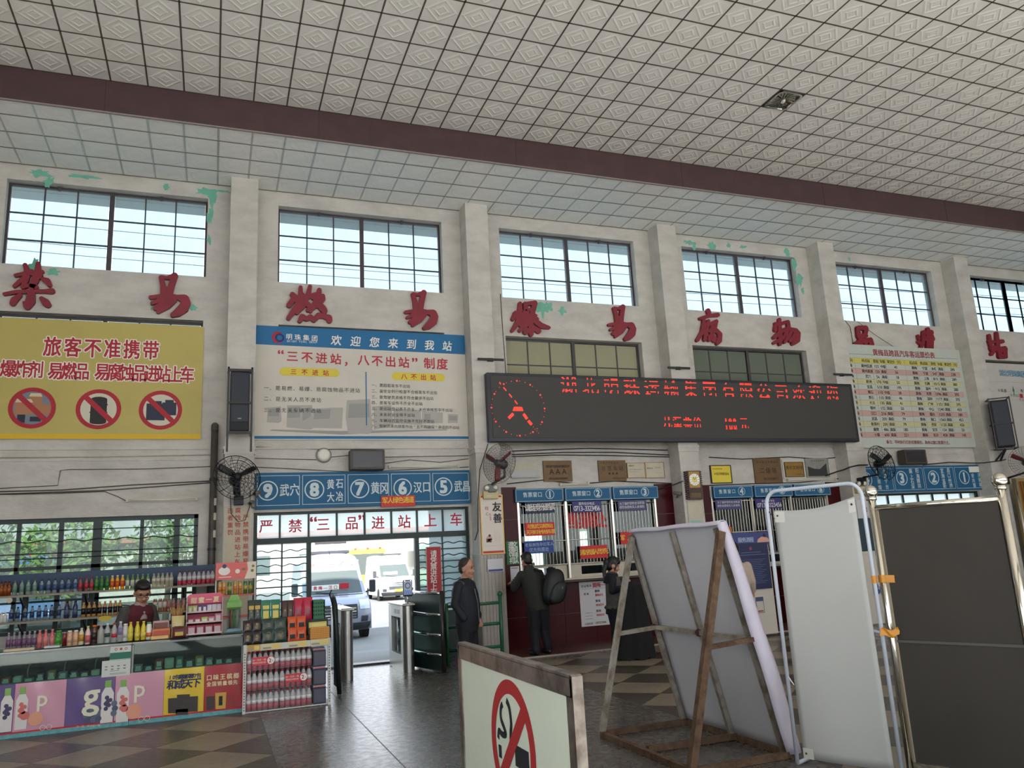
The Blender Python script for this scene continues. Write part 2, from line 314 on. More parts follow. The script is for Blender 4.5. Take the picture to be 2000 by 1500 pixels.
# measured wall layout (metres: x along the wall, z up)
D={'yi_shift':[[4.078,0.0],[8.067,-0.016]],'chars':{'禁':[[[-5.094,6.221,0.063],[-5.062,6.134,0.084],[-5.069,5.986,0.08],[-5.101,5.868,0.058]],[[-5.206,6.049,0.05],[-5.11,6.078,0.063],[-5.0,6.129,0.059]],[[-5.056,6.05,0.076],[-5.145,5.959,0.067],[-5.212,5.879,0.05]],[[-4.926,6.256,0.064],[-4.923,6.146,0.089],[-4.955,5.974,0.101],[-4.991,5.861,0.067]],[[-4.998,6.087,0.055],[-4.864,6.135,0.051]],[[-4.955,6.101,0.063],[-4.892,6.08,0.076],[-4.964,5.973,0.088]],[[-4.85,6.02,0.055],[-4.79,5.992,0.089],[-4.756,5.935,0.068]],[[-5.102,5.879,0.071],[-5.012,5.906,0.05],[-4.932,5.885,0.071]],[[-5.329,5.748,0.049],[-5.185,5.789,0.058],[-4.962,5.815,0.054],[-4.806,5.826,0.059],[-4.722,5.838,0.088]],[[-5.13,5.741,0.058],[-5.197,5.664,0.095],[-5.215,5.611,0.078]],[[-4.982,5.793,0.092],[-4.993,5.656,0.133],[-5.024,5.575,0.099]],[[-5.05,5.569,0.05],[-5.071,5.634,0.037]],[[-4.848,5.712,0.058],[-4.786,5.649,0.109],[-4.761,5.619,0.092]]],'易':[[[-3.217,6.166,0.076],[-3.187,6.039,0.084],[-3.175,5.885,0.093]],[[-3.211,6.175,0.058],[-3.133,6.166,0.053],[-3.027,6.203,0.094]],[[-3.024,6.212,0.098],[-3.07,6.025,0.098],[-3.098,5.89,0.106]],[[-3.156,6.001,0.04],[-3.098,6.001,0.044]],[[-3.156,5.875,0.101],[-2.977,5.858,0.066],[-2.868,5.834,0.138],[-2.841,5.774,0.133],[-2.877,5.683,0.155],[-2.958,5.601,0.127],[-3.028,5.559,0.079]],[[-3.357,5.828,0.061],[-3.266,5.845,0.066],[-3.151,5.864,0.084]],[[-3.334,5.731,0.052],[-3.226,5.787,0.075],[-3.131,5.832,0.084]],[[-3.282,5.654,0.074],[-3.166,5.749,0.092],[-3.073,5.825,0.084]],[[-3.241,5.599,0.061],[-3.107,5.708,0.101],[-3.014,5.803,0.08]]],'燃':[[[-1.203,6.022,0.084],[-1.127,5.945,0.103],[-1.04,6.033,0.066]],[[-1.071,6.16,0.061],[-1.073,5.996,0.084],[-1.126,5.829,0.098],[-1.264,5.607,0.074]],[[-1.259,5.832,0.084],[-1.17,5.966,0.089]],[[-0.918,6.181,0.066],[-0.942,6.052,0.085],[-1.018,5.859,0.098],[-1.13,5.712,0.074]],[[-1.126,5.899,0.079],[-0.953,5.999,0.085],[-0.8,6.057,0.071]],[[-0.996,5.907,0.08],[-0.909,5.819,0.098],[-0.905,5.754,0.075]],[[-0.764,6.13,0.076],[-0.778,5.992,0.099],[-0.866,5.822,0.098],[-0.948,5.765,0.075]],[[-0.866,5.986,0.071],[-0.707,6.027,0.076],[-0.701,5.973,0.076],[-0.8,5.849,0.085]],[[-0.8,5.92,0.099],[-0.712,5.808,0.122],[-0.679,5.767,0.099]],[[-1.082,5.571,0.074],[-1.043,5.643,0.097],[-0.974,5.61,0.079],[-0.909,5.644,0.093],[-0.855,5.596,0.079],[-0.778,5.682,0.094],[-0.69,5.675,0.084],[-0.606,5.649,0.108],[-0.598,5.603,0.094]]],'爆':[[[2.885,6.128,0.068],[2.87,5.967,0.093],[2.818,5.758,0.103],[2.702,5.594,0.066]],[[2.725,5.817,0.077],[2.789,5.936,0.088]],[[2.978,5.994,0.067],[2.887,5.813,0.077]],[[2.818,5.758,0.072],[2.905,5.661,0.062]],[[2.986,6.129,0.078],[3.003,5.975,0.104],[3.01,5.872,0.093]],[[2.991,6.124,0.068],[3.188,6.158,0.089]],[[3.185,6.147,0.094],[3.124,5.982,0.109],[3.102,5.851,0.104]],[[3.005,6.006,0.052],[3.14,6.03,0.052]],[[2.915,5.835,0.067],[3.078,5.889,0.078],[3.181,5.907,0.068]],[[2.889,5.749,0.067],[3.073,5.811,0.093],[3.203,5.841,0.078]],[[3.075,5.85,0.104],[2.96,5.702,0.103],[2.849,5.602,0.066]],[[3.127,5.827,0.104],[3.281,5.719,0.109],[3.441,5.689,0.057]],[[3.072,5.798,0.093],[3.077,5.67,0.108],[3.069,5.541,0.087]],[[2.958,5.574,0.092],[3.063,5.643,0.077]],[[3.118,5.672,0.083],[3.221,5.613,0.103]]],'腐':[[[7.014,6.232,0.106],[7.027,6.173,0.092]],[[6.802,6.057,0.069],[7.049,6.135,0.069],[7.239,6.162,0.084]],[[6.886,6.068,0.069],[6.872,5.954,0.082],[6.811,5.769,0.086],[6.675,5.594,0.072]],[[6.995,6.018,0.069],[6.928,5.889,0.082],[6.857,5.794,0.073]],[[6.972,5.932,0.069],[7.185,6.021,0.079]],[[7.185,6.021,0.074],[7.136,5.9,0.083],[7.098,5.806,0.073]],[[7.073,5.919,0.06],[7.007,5.802,0.069]],[[6.902,5.785,0.096],[6.856,5.618,0.086]],[[6.981,5.8,0.073],[7.165,5.821,0.096],[7.233,5.745,0.11],[7.206,5.618,0.11],[7.143,5.548,0.077]],[[7.04,5.758,0.069],[6.959,5.618,0.082]],[[7.051,5.736,0.068],[7.104,5.648,0.082]],[[6.967,5.682,0.073],[7.079,5.59,0.059]]],'物':[[[8.784,6.148,0.077],[8.759,5.985,0.095],[8.741,5.772,0.109],[8.71,5.606,0.08]],[[8.667,6.051,0.072],[8.767,6.033,0.081],[8.901,6.088,0.072]],[[8.677,6.047,0.067],[8.637,5.908,0.085]],[[8.581,5.741,0.076],[8.724,5.842,0.085],[8.907,5.946,0.072]],[[8.564,5.623,0.066],[8.671,5.675,0.076]],[[8.992,6.097,0.101],[8.999,5.998,0.086],[8.888,5.826,0.086],[8.795,5.727,0.066]],[[8.991,5.95,0.086],[9.184,5.922,0.101],[9.232,5.867,0.106],[9.187,5.722,0.124],[9.049,5.633,0.09]],[[9.055,5.906,0.077],[8.965,5.783,0.086],[8.839,5.652,0.066]],[[9.167,5.899,0.072],[9.075,5.764,0.086],[8.979,5.689,0.067]]],'品':[[[10.883,6.067,0.089],[10.89,5.881,0.135]],[[10.904,6.079,0.094],[11.122,6.08,0.121]],[[11.127,6.069,0.116],[11.061,5.895,0.099]],[[10.887,5.868,0.109],[11.095,5.904,0.089]],[[10.747,5.707,0.078],[10.982,5.777,0.104],[11.207,5.814,0.11],[11.234,5.722,0.094]],[[10.79,5.684,0.088],[10.931,5.677,0.088]],[[11.042,5.759,0.109],[11.055,5.657,0.093]],[[10.921,5.826,0.083],[10.813,5.723,0.067]],[[11.199,5.741,0.11],[11.137,5.583,0.109]],[[10.799,5.646,0.108],[10.811,5.544,0.108]]],'进':[[[12.975,6.144,0.109],[12.888,5.71,0.14]],[[12.831,6.05,0.087],[13.066,6.081,0.115]],[[12.789,5.919,0.097],[13.068,5.932,0.125]],[[12.828,6.069,0.103],[12.738,5.81,0.102],[12.648,5.678,0.075]],[[13.059,5.986,0.104],[12.985,5.714,0.103]],[[12.638,5.979,0.059],[12.643,5.907,0.07]],[[12.613,5.831,0.07],[12.697,5.776,0.086]],[[12.606,5.671,0.07],[12.731,5.618,0.091],[13.038,5.609,0.092]]],'站':[[[14.914,6.089,0.091],[14.899,5.907,0.118],[14.917,5.741,0.118]],[[14.864,5.948,0.073],[15.038,5.942,0.073]],[[14.91,5.774,0.135],[15.002,5.801,0.118]],[[14.875,5.634,0.089],[15.007,5.745,0.073]],[[15.175,6.158,0.097],[15.144,5.918,0.13],[15.12,5.75,0.146]],[[15.17,5.948,0.119],[15.334,5.969,0.091]],[[15.119,5.744,0.141],[15.361,5.782,0.142]],[[15.339,5.753,0.147],[15.321,5.624,0.135]],[[15.151,5.696,0.118],[15.124,5.589,0.118],[15.329,5.597,0.118]]]},'yellow':[['旅客不准携带',-4.661,4.972,-3.321,4.972,0.31],['爆炸剂',-5.207,4.618,-4.852,4.613,0.265],['易燃品',-4.598,4.602,-4.248,4.605,0.27],['易腐蚀品进站上车',-3.978,4.607,-2.788,4.596,0.278]],'yellow_rings':[[-4.863,4.041,0.0],[-3.997,4.035,0.0],[-3.147,4.033,0.0]],'yr':0.302,'wb':[['明珠集团',-1.25,5.292,-0.84,5.284,0.096],['BRIGHT PEARL GROUP',-1.273,5.217,-0.806,5.217,0.038],['欢迎您来到我站',-0.481,5.264,1.455,5.247,0.188],['“',-1.382,4.971,-1.382,4.971,0.177],['三不进站',-1.196,4.958,-0.493,4.936,0.179],['，',-0.268,4.918,-0.268,4.918,0.182],['八不出站',-0.029,4.938,0.667,4.919,0.185],['”',0.86,4.915,0.86,4.915,0.187],['制度',1.12,4.92,1.353,4.915,0.196],['三不进站',-1.175,4.698,-0.656,4.693,0.094],['八不出站',0.665,4.673,1.178,4.668,0.099]],'wl':[['一、是易燃、易爆、易腐蚀物品不进站',-1.603,4.419,-0.133,4.407,0.075],['二、是无关人员不进站',-1.6,4.24,-0.772,4.231,0.074],['三、是无关车辆不进站',-1.598,4.055,-0.773,4.052,0.073],['一、是超载客车不出站',0.132,4.509,0.736,4.501,0.06],['二、是安全例行检查不合格客车不出站',0.13,4.407,1.213,4.398,0.06],['三、是驾驶员资格不符合要求不出站',0.128,4.301,1.144,4.294,0.06],['四、是客车证件不齐全不出站',0.127,4.205,0.945,4.198,0.06],['五、是出站登记表不齐全，未经审核签字不出站',0.125,4.104,1.479,4.091,0.06],['六、未系好安全带不出站',0.124,4.001,0.805,3.996,0.059],['七、车辆动态监控设施不完好不出站',0.122,3.9,1.142,3.892,0.059],['八、驾驶员未向旅客作出“五不两确保”承诺的不出站',0.121,3.806,1.59,3.787,0.06]],'wb_band':[5.142777324066502,5.110642655275811],'wb_logo':[-1.426,5.273],'wb_pills':[[-1.396,-0.434,4.632,4.769],[0.452,1.394,4.605,4.744]],'wb_div':[[0.01,4.735],[0.008,3.815]],'wb_strip':[3.601303003427381,3.566504963329027],'wb_bus':[[[-1.57,4.095],[-1.37,4.119],[-1.359,3.877],[-1.397,3.846],[-1.586,3.855]],[[-1.275,4.14],[-0.875,4.147],[-0.865,3.759],[-0.914,3.738],[-1.281,3.777]],[[-0.875,4.085],[-0.558,4.111],[-0.377,4.113],[-0.399,3.761],[-0.875,3.769]],[[-0.315,4.239],[0.076,4.268],[0.109,3.733],[0.047,3.67],[-0.299,3.679],[-0.337,3.948]],[[0.136,4.142],[0.43,4.168],[0.465,3.829],[0.13,3.743]],[[0.471,4.105],[0.941,4.09],[0.956,3.833],[0.466,3.85]],[[0.962,4.069],[1.334,4.052],[1.327,3.868],[0.956,3.854]],[[1.422,4.031],[1.611,4.022],[1.594,3.87],[1.416,3.868]]],'wb_wind':[[[-1.561,4.075],[-1.399,4.088],[-1.398,3.957],[-1.569,3.955]],[[-1.255,4.11],[-1.071,4.119],[-1.07,3.94],[-1.273,3.928]],[[-0.846,4.065],[-0.578,4.085],[-0.598,3.924],[-0.855,3.912]],[[-0.275,4.177],[0.054,4.193],[0.061,3.952],[-0.297,3.938]],[[-1.032,4.083],[-0.895,4.116],[-0.895,3.962],[-1.031,3.879]],[[1.005,4.026],[1.114,4.027],[1.109,3.898],[1.001,3.897]],[[1.443,3.999],[1.587,3.994],[1.584,3.913],[1.44,3.912]]],'led':[['湖北明珠运输集团有限公司欢迎您',3.553,4.479,9.481,4.46,0.313],['儿童票价',5.511,3.826,6.17,3.82,0.241],['100',6.811,3.801,7.008,3.803,0.219],['元',7.222,3.812,7.222,3.812,0.249]],'led_clock':[2.556,4.057,0.499],'led_rect':[2.003,10.029,3.466,4.68],'price_title':['黄梅县跨县汽车客运票价表',11.246,5.517,12.927,5.512,0.144],'price_foot':['备注：平时执行打折优惠票价，具体以窗口售票为主。',11.206,3.524,13.009,3.504,0.076],'price_rows':[5.316075578547131,3.6760954552642016],'price_cols':[10.938,11.215,11.405,11.771,12.313,12.626,12.906,13.112,13.474],'price_rect':[10.744,13.887,3.375,5.678],'plat':[['9',-1.558,2.764],['8',-0.844,2.767],['7',-0.12,2.765],['6',0.59,2.764],['5',1.295,2.77]],'plat_t':[['武穴',-1.307,2.764,-1.152,2.768,0.195],['黄石',-0.588,2.844,-0.445,2.855,0.16],['大冶',-0.588,2.638,-0.447,2.648,0.159],['黄冈',0.132,2.768,0.28,2.765,0.197],['汉口',0.846,2.765,0.997,2.77,0.189],['武昌',1.555,2.768,1.699,2.765,0.193]],'plat_div':[-1.052,-0.334,0.379,1.087],'plat_r':0.156,'jun':[0.223,0.791,2.457,2.635],'jun_t':['军人绿色通道',0.287,2.558,0.725,2.564,0.106],'transom':[['严',-1.566,2.219,-1.566,2.219,0.205],['禁',-1.124,2.21,-1.124,2.21,0.208],['三',-0.689,2.216,-0.689,2.216,0.21],['品',-0.233,2.221,-0.233,2.221,0.213],['进',0.198,2.211,0.198,2.211,0.215],['站',0.639,2.212,0.639,2.212,0.218],['上',1.085,2.216,1.085,2.216,0.221],['车',1.539,2.217,1.539,2.217,0.223]],'transom_q':[['“',-0.842,2.24,-0.842,2.24,0.21],['”',-0.067,2.24,-0.067,2.24,0.214]],'transom_x':[-1.754,-1.362,-0.918,-0.474,-0.025,0.418,0.854,1.298,1.733],'qing':[0.987,1.225,0.93,1.774],'qing_t':[(1.1057795703843554,1.6765786928721498),(1.090066072684495,1.0260680825881794)],'tick3':[[[2.578,3.498,2.455,2.717],['售票窗口',2.766,2.591,3.045,2.593,0.09],[3.236,2.598]],[[3.533,4.447,2.454,2.712],['售票窗口',3.716,2.583,3.995,2.586,0.092],[4.187,2.585]],[[4.494,5.442,2.45,2.708],['售票窗口',4.673,2.583,4.962,2.585,0.094],[5.161,2.584]]],'tick_r':0.081,'tick4':[[[6.664,7.576,2.415,2.671],['售票窗口',6.827,2.555,7.127,2.56,0.084],[7.312,2.55]],[[7.622,8.532,2.4,2.662],['售票窗口',7.803,2.545,8.097,2.55,0.086],[8.28,2.548]],[[8.588,9.5,2.406,2.662],['售票窗口',8.769,2.547,9.064,2.552,0.088],[9.249,2.546]]],'signs':{'id':[[2.767,3.316,2.273,2.468],['请出示身份证购票',2.816,2.369,3.277,2.379,0.131]],'tel':[[3.673,4.254,2.259,2.459],['服务投诉电话',3.828,2.412,4.091,2.411,0.055],['0713-3323456',3.724,2.33,4.201,2.325,0.091]],'ins':[[4.596,5.192,2.261,2.447],['为了维护您的合法权益',4.65,2.386,5.126,2.398,0.053],['请您自愿购买人身保险',4.644,2.324,5.119,2.326,0.053]],'wuhan':[[2.745,3.302,1.883,2.108],['可售武汉高铁站',2.822,2.044,3.234,2.046,0.08],['天河机场专线车票',2.796,1.945,3.27,1.946,0.079]],'old':[[2.711,3.261,1.581,1.796],['老弱病残孕妇军人',2.754,1.728,3.232,1.732,0.064],['优先购票处',2.835,1.642,3.135,1.643,0.076]],'fire':[[3.77,4.311,1.443,1.666],['消防救援人员优先',3.804,1.552,4.28,1.559,0.101]],'army':[[4.596,5.131,1.659,1.879],['军人优先',4.639,1.773,5.071,1.77,0.104]],'ins4':[[6.707,7.295,2.217,2.411],['为了维护您的合法权益',6.774,2.354,7.246,2.356,0.049],['请您自愿购买人身保险',6.765,2.289,7.237,2.288,0.048]],'tel4':[[7.632,8.259,2.207,2.406],['服务投诉电话',7.81,2.354,8.069,2.357,0.046],['0713-3323456',7.694,2.275,8.234,2.275,0.086]]},'shoupiao':[['售',3.684,2.124,3.684,2.124,0.287],['票',3.972,2.114,3.972,2.114,0.289],['处',4.238,2.12,4.238,2.12,0.291]],'wenming':[[2.396,2.603,1.418,1.81]],'poster':[3.694,4.35,0.285,1.046],'ledge3':[(2.6990148042593822,1.1423414687799145),(3.9880898608707045,1.1228775556345827)],'plaques':{'aaa':[3.16,3.721,2.82,3.197],'demo':[4.258,4.826,2.81,3.193],'c1':[4.857,5.223,2.867,3.134],'c2':[5.243,5.635,2.86,3.14],'holder':[2.537,3.075,2.908,3.157],'gold':[6.691,7.139,2.738,3.062],'second':[7.706,8.368,2.709,3.206],'youth':[8.459,8.914,2.824,3.115],'cloth':[8.98,9.567,2.808,3.186],'wframe':[8.416,9.616,2.788,3.183]},'clock':[5.841,6.267,2.408,2.931],'clock_face':[6.071,2.745],'pill3note':[5.858,6.293,1.945,2.423],'pill3green':[5.899,6.237,1.946,2.083],'p1sign':[-2.186,-1.794,1.675,2.526],'p1cols':[['违者重罚',-2.112,2.445,-2.109,2.124],['腐蚀物品进站上车',-2.005,2.448,-2.0,1.692],['严禁携带易爆易',-1.891,2.341,-1.885,1.699]],'youshan':[1.849,2.248,1.603,2.561],'ys_t':[[2.115,2.38],[2.116,2.177]],'tv':[[-0.301,0.26,3.051,3.381],[11.463,12.066,3.022,3.336]],'lamp':[-0.692,3.322],'speakerL':[-2.167,-1.86,3.565,4.563],'speakerR':[13.74,14.236,3.296,4.384],'fans':[[-2.057,2.879],[2.013,3.059],[10.165,2.977],[14.038,2.994]],'qr':[1.928,2.202,1.323,1.528],'wechat':[2.435,2.594,1.107,1.384],'tubes':[[[-3.561,2.665],[-2.587,2.662]],[[0.367,3.118],[1.584,3.116]],[[3.456,2.766],[4.036,2.776]],[[8.477,2.762],[9.704,2.757]]],'wires':[[[-5.219,3.317],[-3.913,3.322],[-2.363,3.343]],[[-5.187,2.88],[-4.469,2.909],[-4.449,3.124],[-4.338,3.137],[-3.352,3.132],[-2.343,3.16]],[[-5.184,2.836],[-4.419,2.841],[-3.481,2.897],[-2.338,2.938]],[[-5.181,2.8],[-3.887,2.822],[-2.337,2.914]],[[-5.181,2.793],[-4.546,2.793],[-3.853,2.806],[-3.679,2.727],[-3.567,2.664]],[[-1.759,3.462],[-0.628,3.416],[1.78,3.443]],[[-1.756,3.283],[-0.808,3.25]],[[-0.587,3.29],[-0.264,3.322]],[[0.313,3.284],[1.774,3.3]],[[0.311,3.181],[0.73,3.237],[1.265,3.189],[1.771,3.246]],[[-1.754,3.145],[-0.216,3.043],[1.765,3.104]]],'wires3':[[[2.582,3.375],[4.095,3.416],[5.833,3.37]],[[2.578,3.311],[3.573,3.343],[4.617,3.337],[5.936,3.271]],[[2.576,3.275],[3.368,3.297],[4.399,3.281],[5.819,3.242]],[[2.453,2.798],[3.138,2.849],[3.836,2.762],[4.57,2.805],[5.989,2.731]],[[6.685,3.236],[7.458,3.189],[8.588,3.222],[9.362,3.174],[9.905,3.212]],[[6.617,2.689],[7.634,2.699],[8.762,2.698],[9.826,2.764]]],'plat5':[10.589,13.902,2.431,3.006],'plat5_n':[['3',11.482,2.745],['2',12.393,2.743],['1',13.304,2.736]],'plat5_t':[['苏州',10.828,2.899,11.017,2.91,0.099],['宁波',10.823,2.787,11.029,2.799,0.099],['南宁',10.837,2.682,11.032,2.692,0.099],['烟台',10.837,2.56,11.035,2.569,0.098],['襄阳',11.757,2.892,11.941,2.897,0.107],['上海',11.76,2.772,11.944,2.777,0.106],['石狮',11.763,2.668,11.94,2.676,0.106],['深圳',11.757,2.56,11.942,2.569,0.106],['宜昌',12.668,2.888,12.859,2.893,0.109],['海口',12.671,2.773,12.856,2.781,0.108],['温州',12.671,2.657,12.855,2.667,0.108],['新洲',12.677,2.557,12.862,2.567,0.108],['安庆',13.566,2.765,13.769,2.776,0.099],['共青',13.566,2.655,13.758,2.665,0.099],['晋城',13.571,2.55,13.763,2.563,0.099]],'plat5_cover':[13.485,13.833,2.841,2.97],'plat5_div':[11.241,12.119,13.022],'sign6':['湖北明珠集团运输有限公司',15.104,5.182,16.709,5.155,0.154],'sign6_t':[['小卖部',14.915,4.759,15.115,4.749,0.078],['售票厅',15.672,4.761,15.879,4.757,0.079],['安全出口',15.292,4.648,15.536,4.639,0.066],['灭火器',15.564,4.543,15.736,4.535,0.072]],'sign6_ar':[15.395,4.761],'sign6_red':[15.626,4.637],'brack':[[1.886,2.365,4.896,4.971],[5.693,6.186,4.872,4.946],[9.68,10.158,4.867,4.93]],'peel':[]}
E={'top':[('amber',[-4.961,-4.919,-4.876]),('mint_water',[-4.81,-4.729,-4.654,-4.578]),('blue_water',[-4.497,-4.415,-4.338,-4.255,-4.177,-4.093]),('red_drink',[-4.032,-3.959,-3.896]),('green_tea',[-3.834,-3.771,-3.703]),('orange_juice',[-3.64,-3.576,-3.512]),('jasmine_tea',[-3.449,-3.384,-3.32,-3.255,-3.19]),('pale_gold',[-3.113,-3.057,-3.0,-2.94,-2.886]),('red_water',[-2.776,-2.712,-2.647,-2.585,-2.522,-2.459,-2.397,-2.339])],'mid':[('white_milk',[-5.001,-4.938,-4.894]),('navy_water',[-4.827,-4.753,-4.667,-4.586,-4.505,-4.429,-4.358,-4.27]),('tall_blue',[-4.177,-4.077]),('dark_coffee',[-3.976,-3.909,-3.847,-3.779,-3.716,-3.648,-3.585,-3.527]),('white_jar',[-3.084,-3.018,-2.959]),('pink_jar',[-2.905,-2.845,-2.779,-2.712,-2.64,-2.567,-2.493])],'ctr':[('violet_soda',[-4.382,-4.33,-4.282,-4.234,-4.186,-4.138]),('pink_drink',[-4.089,-4.032,-3.969]),('green_jelly',[-3.907]),('red_can',[-3.848]),('peach_tea',[-3.799,-3.74]),('gold_label',[-3.685]),('pink_milk',[-3.621]),('orange_cap',[-3.557]),('clear_cup',[-3.492]),('green_label_water',[-3.427]),('red_label_water',[-3.358]),('violet_water',[-3.297]),('white_bottle',[-3.245]),('yellow_milk',[-3.193,-3.122,-3.06]),('white_carton',[-3.002])],'pb':[-4.524,-4.243,-3.768,-3.297,-2.811,-2.397,-1.978],'bottles':[[-4.306,0.292,0.219],[-4.171,0.295,0.214],[-3.368,0.274,0.221],[-3.218,0.264,0.222]],'peach':[[-4.037,0.171,0.069],[-3.104,0.138,0.078],[-3.2,0.18,0.038],[-4.141,0.213,0.043]],'badge':[[-3.967,0.075,0.027],[-3.907,0.075,0.027],[-3.03,0.05,0.028],[-2.969,0.051,0.028]],'berries':[[-3.558,0.195,0.031],[-3.506,0.202,0.031],[-3.453,0.208,0.031],[-3.567,0.147,0.031],[-3.515,0.147,0.031],[-3.462,0.154,0.031],[-3.547,0.102,0.031],[-3.495,0.102,0.031],[-3.448,0.103,0.031],[-3.301,0.241,0.031],[-3.292,0.19,0.031],[-3.302,0.142,0.031]],'gp':[['g',-3.527,0.378,0.145],['p',-3.984,0.39,0.086],['p',-3.054,0.392,0.096]],'ptxt':[['10包高端槟榔7包',-2.752,0.451,-2.456,0.444,0.05],['和成天下',-2.733,0.372,-2.48,0.369,0.094],['口味王槟榔',-2.346,0.408,-2.059,0.402,0.06],['全国销量领先',-2.348,0.339,-2.066,0.333,0.048],['点一瓶，新力这一瓶。',-3.641,0.045,-3.411,0.033,0.022]],'packs_y':[[[-2.766,0.234],[-2.676,0.23],[-2.67,0.07],[-2.76,0.08]],[[-2.677,0.263],[-2.544,0.255],[-2.538,0.068],[-2.671,0.08]],[[-2.543,0.229],[-2.458,0.226],[-2.458,0.065],[-2.538,0.07]],[[-2.684,0.11],[-2.558,0.106],[-2.556,0.044],[-2.682,0.052]]],'packs_r':[[[-2.37,0.211],[-2.282,0.208],[-2.279,0.064],[-2.366,0.067]],[[-2.278,0.24],[-2.16,0.237],[-2.166,0.062],[-2.27,0.066]],[[-2.152,0.207],[-2.077,0.205],[-2.074,0.074],[-2.146,0.075]]]}

# ------------------------------------------------------------------ palette
wall_m = M('painted_plaster', (209, 204, 195), 0.85, var=0.20, scale=2.4, bump=0.5, bscale=13, detail=10, stretch=(.7, 1, 1.5))
plaster_side = wall_m
mint_m = M('mint_underpaint', (120, 190, 165), 0.8, var=0.12, scale=9)
stain_m = M('grey_stain', (160, 150, 138), 0.9, var=0.2, scale=14)
tile_main_m = M('embossed_tile', (238, 233, 225), 0.7, var=0.07, scale=2.0, bump=0.15, bscale=60)
tile_low_m = M('pvc_tile', (246, 247, 242), 0.4, var=0.07, scale=2.5, bump=0.2, bscale=30)
grid_main_m = M('dusty_grid', (96, 86, 76), 0.6, var=0.25, scale=8)
grid_dark_m = M('dull_grid', (112, 112, 106), 0.6)  # darker tone of the low grid, for strips and gaps without the reflection
grid_low_m = M('window_glint_grid', (206, 208, 204), 0.3, 0.5, var=0.2, scale=3)  # window reflection put into the bright base colour of these strips
beam_m = M('brown_beam', (78, 56, 55), 0.6, var=0.16, scale=3.0)
frame_dark = M('dark_steel_frame', (72, 66, 70), 0.5, var=0.2, scale=10)
green_m = M('dark_green_paint', (22, 46, 42), 0.45, var=0.25, scale=9)
redtile_m = M('dark_red_tile', (70, 13, 18), 0.3, var=0.12, scale=3, spec=.2)
concrete_m = M('rear_concrete', (190, 188, 184), 0.85, var=0.1, scale=2)
sky_glass = glass_mat('dusty_sky_dimming_glass', (232, 247, 254), 0.80, 0.04, haze=0.12, haze_col=(225, 240, 240), dirt=0.08, rough=0.05)  # dust haze; clarity and blue tint also set to dim the sky
low_glass = glass_mat('frosted_office_glass', (190, 190, 165), 0.3, 0.06, haze=0.85, haze_col=(200, 196, 164), dirt=0.05, tl=0.3)
dark_glass = glass_mat('curtained_glass', (150, 165, 150), 0.2, 0.06, haze=0.8, haze_col=(136, 144, 128), dirt=0.05, tl=0.2)
frost_glass = glass_mat('frosted_transom_glass', (240, 248, 248), 0.85, 0.03, haze=0.45, haze_col=(240, 248, 247), tl=0.9)
door_glass = glass_mat('gate_side_glass', (240, 250, 250), 0.92, 0.04, haze=0.10, haze_col=(210, 235, 235), dirt=0.08, tl=0.75)
shop_glass = glass_mat('shop_window_glass', (215, 228, 222), 0.66, 0.05, haze=0.12, haze_col=(150, 165, 160), dirt=0.10)
clear_glass = glass_mat('showcase_glass', (215, 235, 228), 0.90, 0.05, rough=0.02)

# ------------------------------------------------------------------ floor
def floor_mat(name, base, speck, rough, spec=.38, bump=.05):
    m = bpy.data.materials.new(name); m.use_nodes = True; nt = m.node_tree; b = nt.nodes['Principled BSDF']
    tc = nt.nodes.new('ShaderNodeTexCoord')
    v = nt.nodes.new('ShaderNodeTexVoronoi'); v.inputs['Scale'].default_value = 55
    n = nt.nodes.new('ShaderNodeTexNoise'); n.inputs['Scale'].default_value = 1.3; n.inputs['Detail'].default_value = 6
    nt.links.new(tc.outputs['Object'], v.inputs['Vector']); nt.links.new(tc.outputs['Object'], n.inputs['Vector'])
    r = nt.nodes.new('ShaderNodeValToRGB'); r.color_ramp.elements[0].position = 0.0; r.color_ramp.elements[0].color = lin(speck); r.color_ramp.elements[1].position = 0.35; r.color_ramp.elements[1].color = lin(base)
    nt.links.new(v.outputs['Distance'], r.inputs[0])
    mx = nt.nodes.new('ShaderNodeMixRGB'); mx.blend_type = 'MULTIPLY'; mx.inputs[0].default_value = 0.55
    nr = nt.nodes.new('ShaderNodeValToRGB'); nr.color_ramp.elements[0].position = 0.3; nr.color_ramp.elements[0].color = (0.55, 0.53, 0.5, 1); nr.color_ramp.elements[1].position = 0.65; nr.color_ramp.elements[1].color = (1, 1, 1, 1)
    nt.links.new(n.outputs[0], nr.inputs[0]); nt.links.new(r.outputs[0], mx.inputs[1]); nt.links.new(nr.outputs[0], mx.inputs[2]); nt.links.new(mx.outputs[0], b.inputs['Base Color'])
    rr = nt.nodes.new('ShaderNodeMapRange'); rr.inputs[3].default_value = rough - 0.08; rr.inputs[4].default_value = rough + 0.14
    n3 = nt.nodes.new('ShaderNodeTexNoise'); n3.inputs['Scale'].default_value = 14; n3.inputs['Detail'].default_value = 5
    nt.links.new(tc.outputs['Object'], n3.inputs['Vector']); nt.links.new(n3.outputs[0], rr.inputs[0]); nt.links.new(rr.outputs[0], b.inputs['Roughness'])
    bp = nt.nodes.new('ShaderNodeBump'); bp.inputs['Strength'].default_value = bump; bp.inputs['Distance'].default_value = 0.008
    nt.links.new(n3.outputs[0], bp.inputs['Height']); nt.links.new(bp.outputs[0], b.inputs['Normal'])
    b.inputs['Specular IOR Level'].default_value = spec
    return m
fl_plain = floor_mat('terrazzo_grey', (94, 90, 84), (74, 70, 65), 0.24, .55, .065)
fl_dark = floor_mat('terrazzo_dark', (76, 70, 62), (60, 55, 49), 0.30)
fl_light = floor_mat('terrazzo_sand', (142, 131, 113), (120, 110, 95), 0.32)
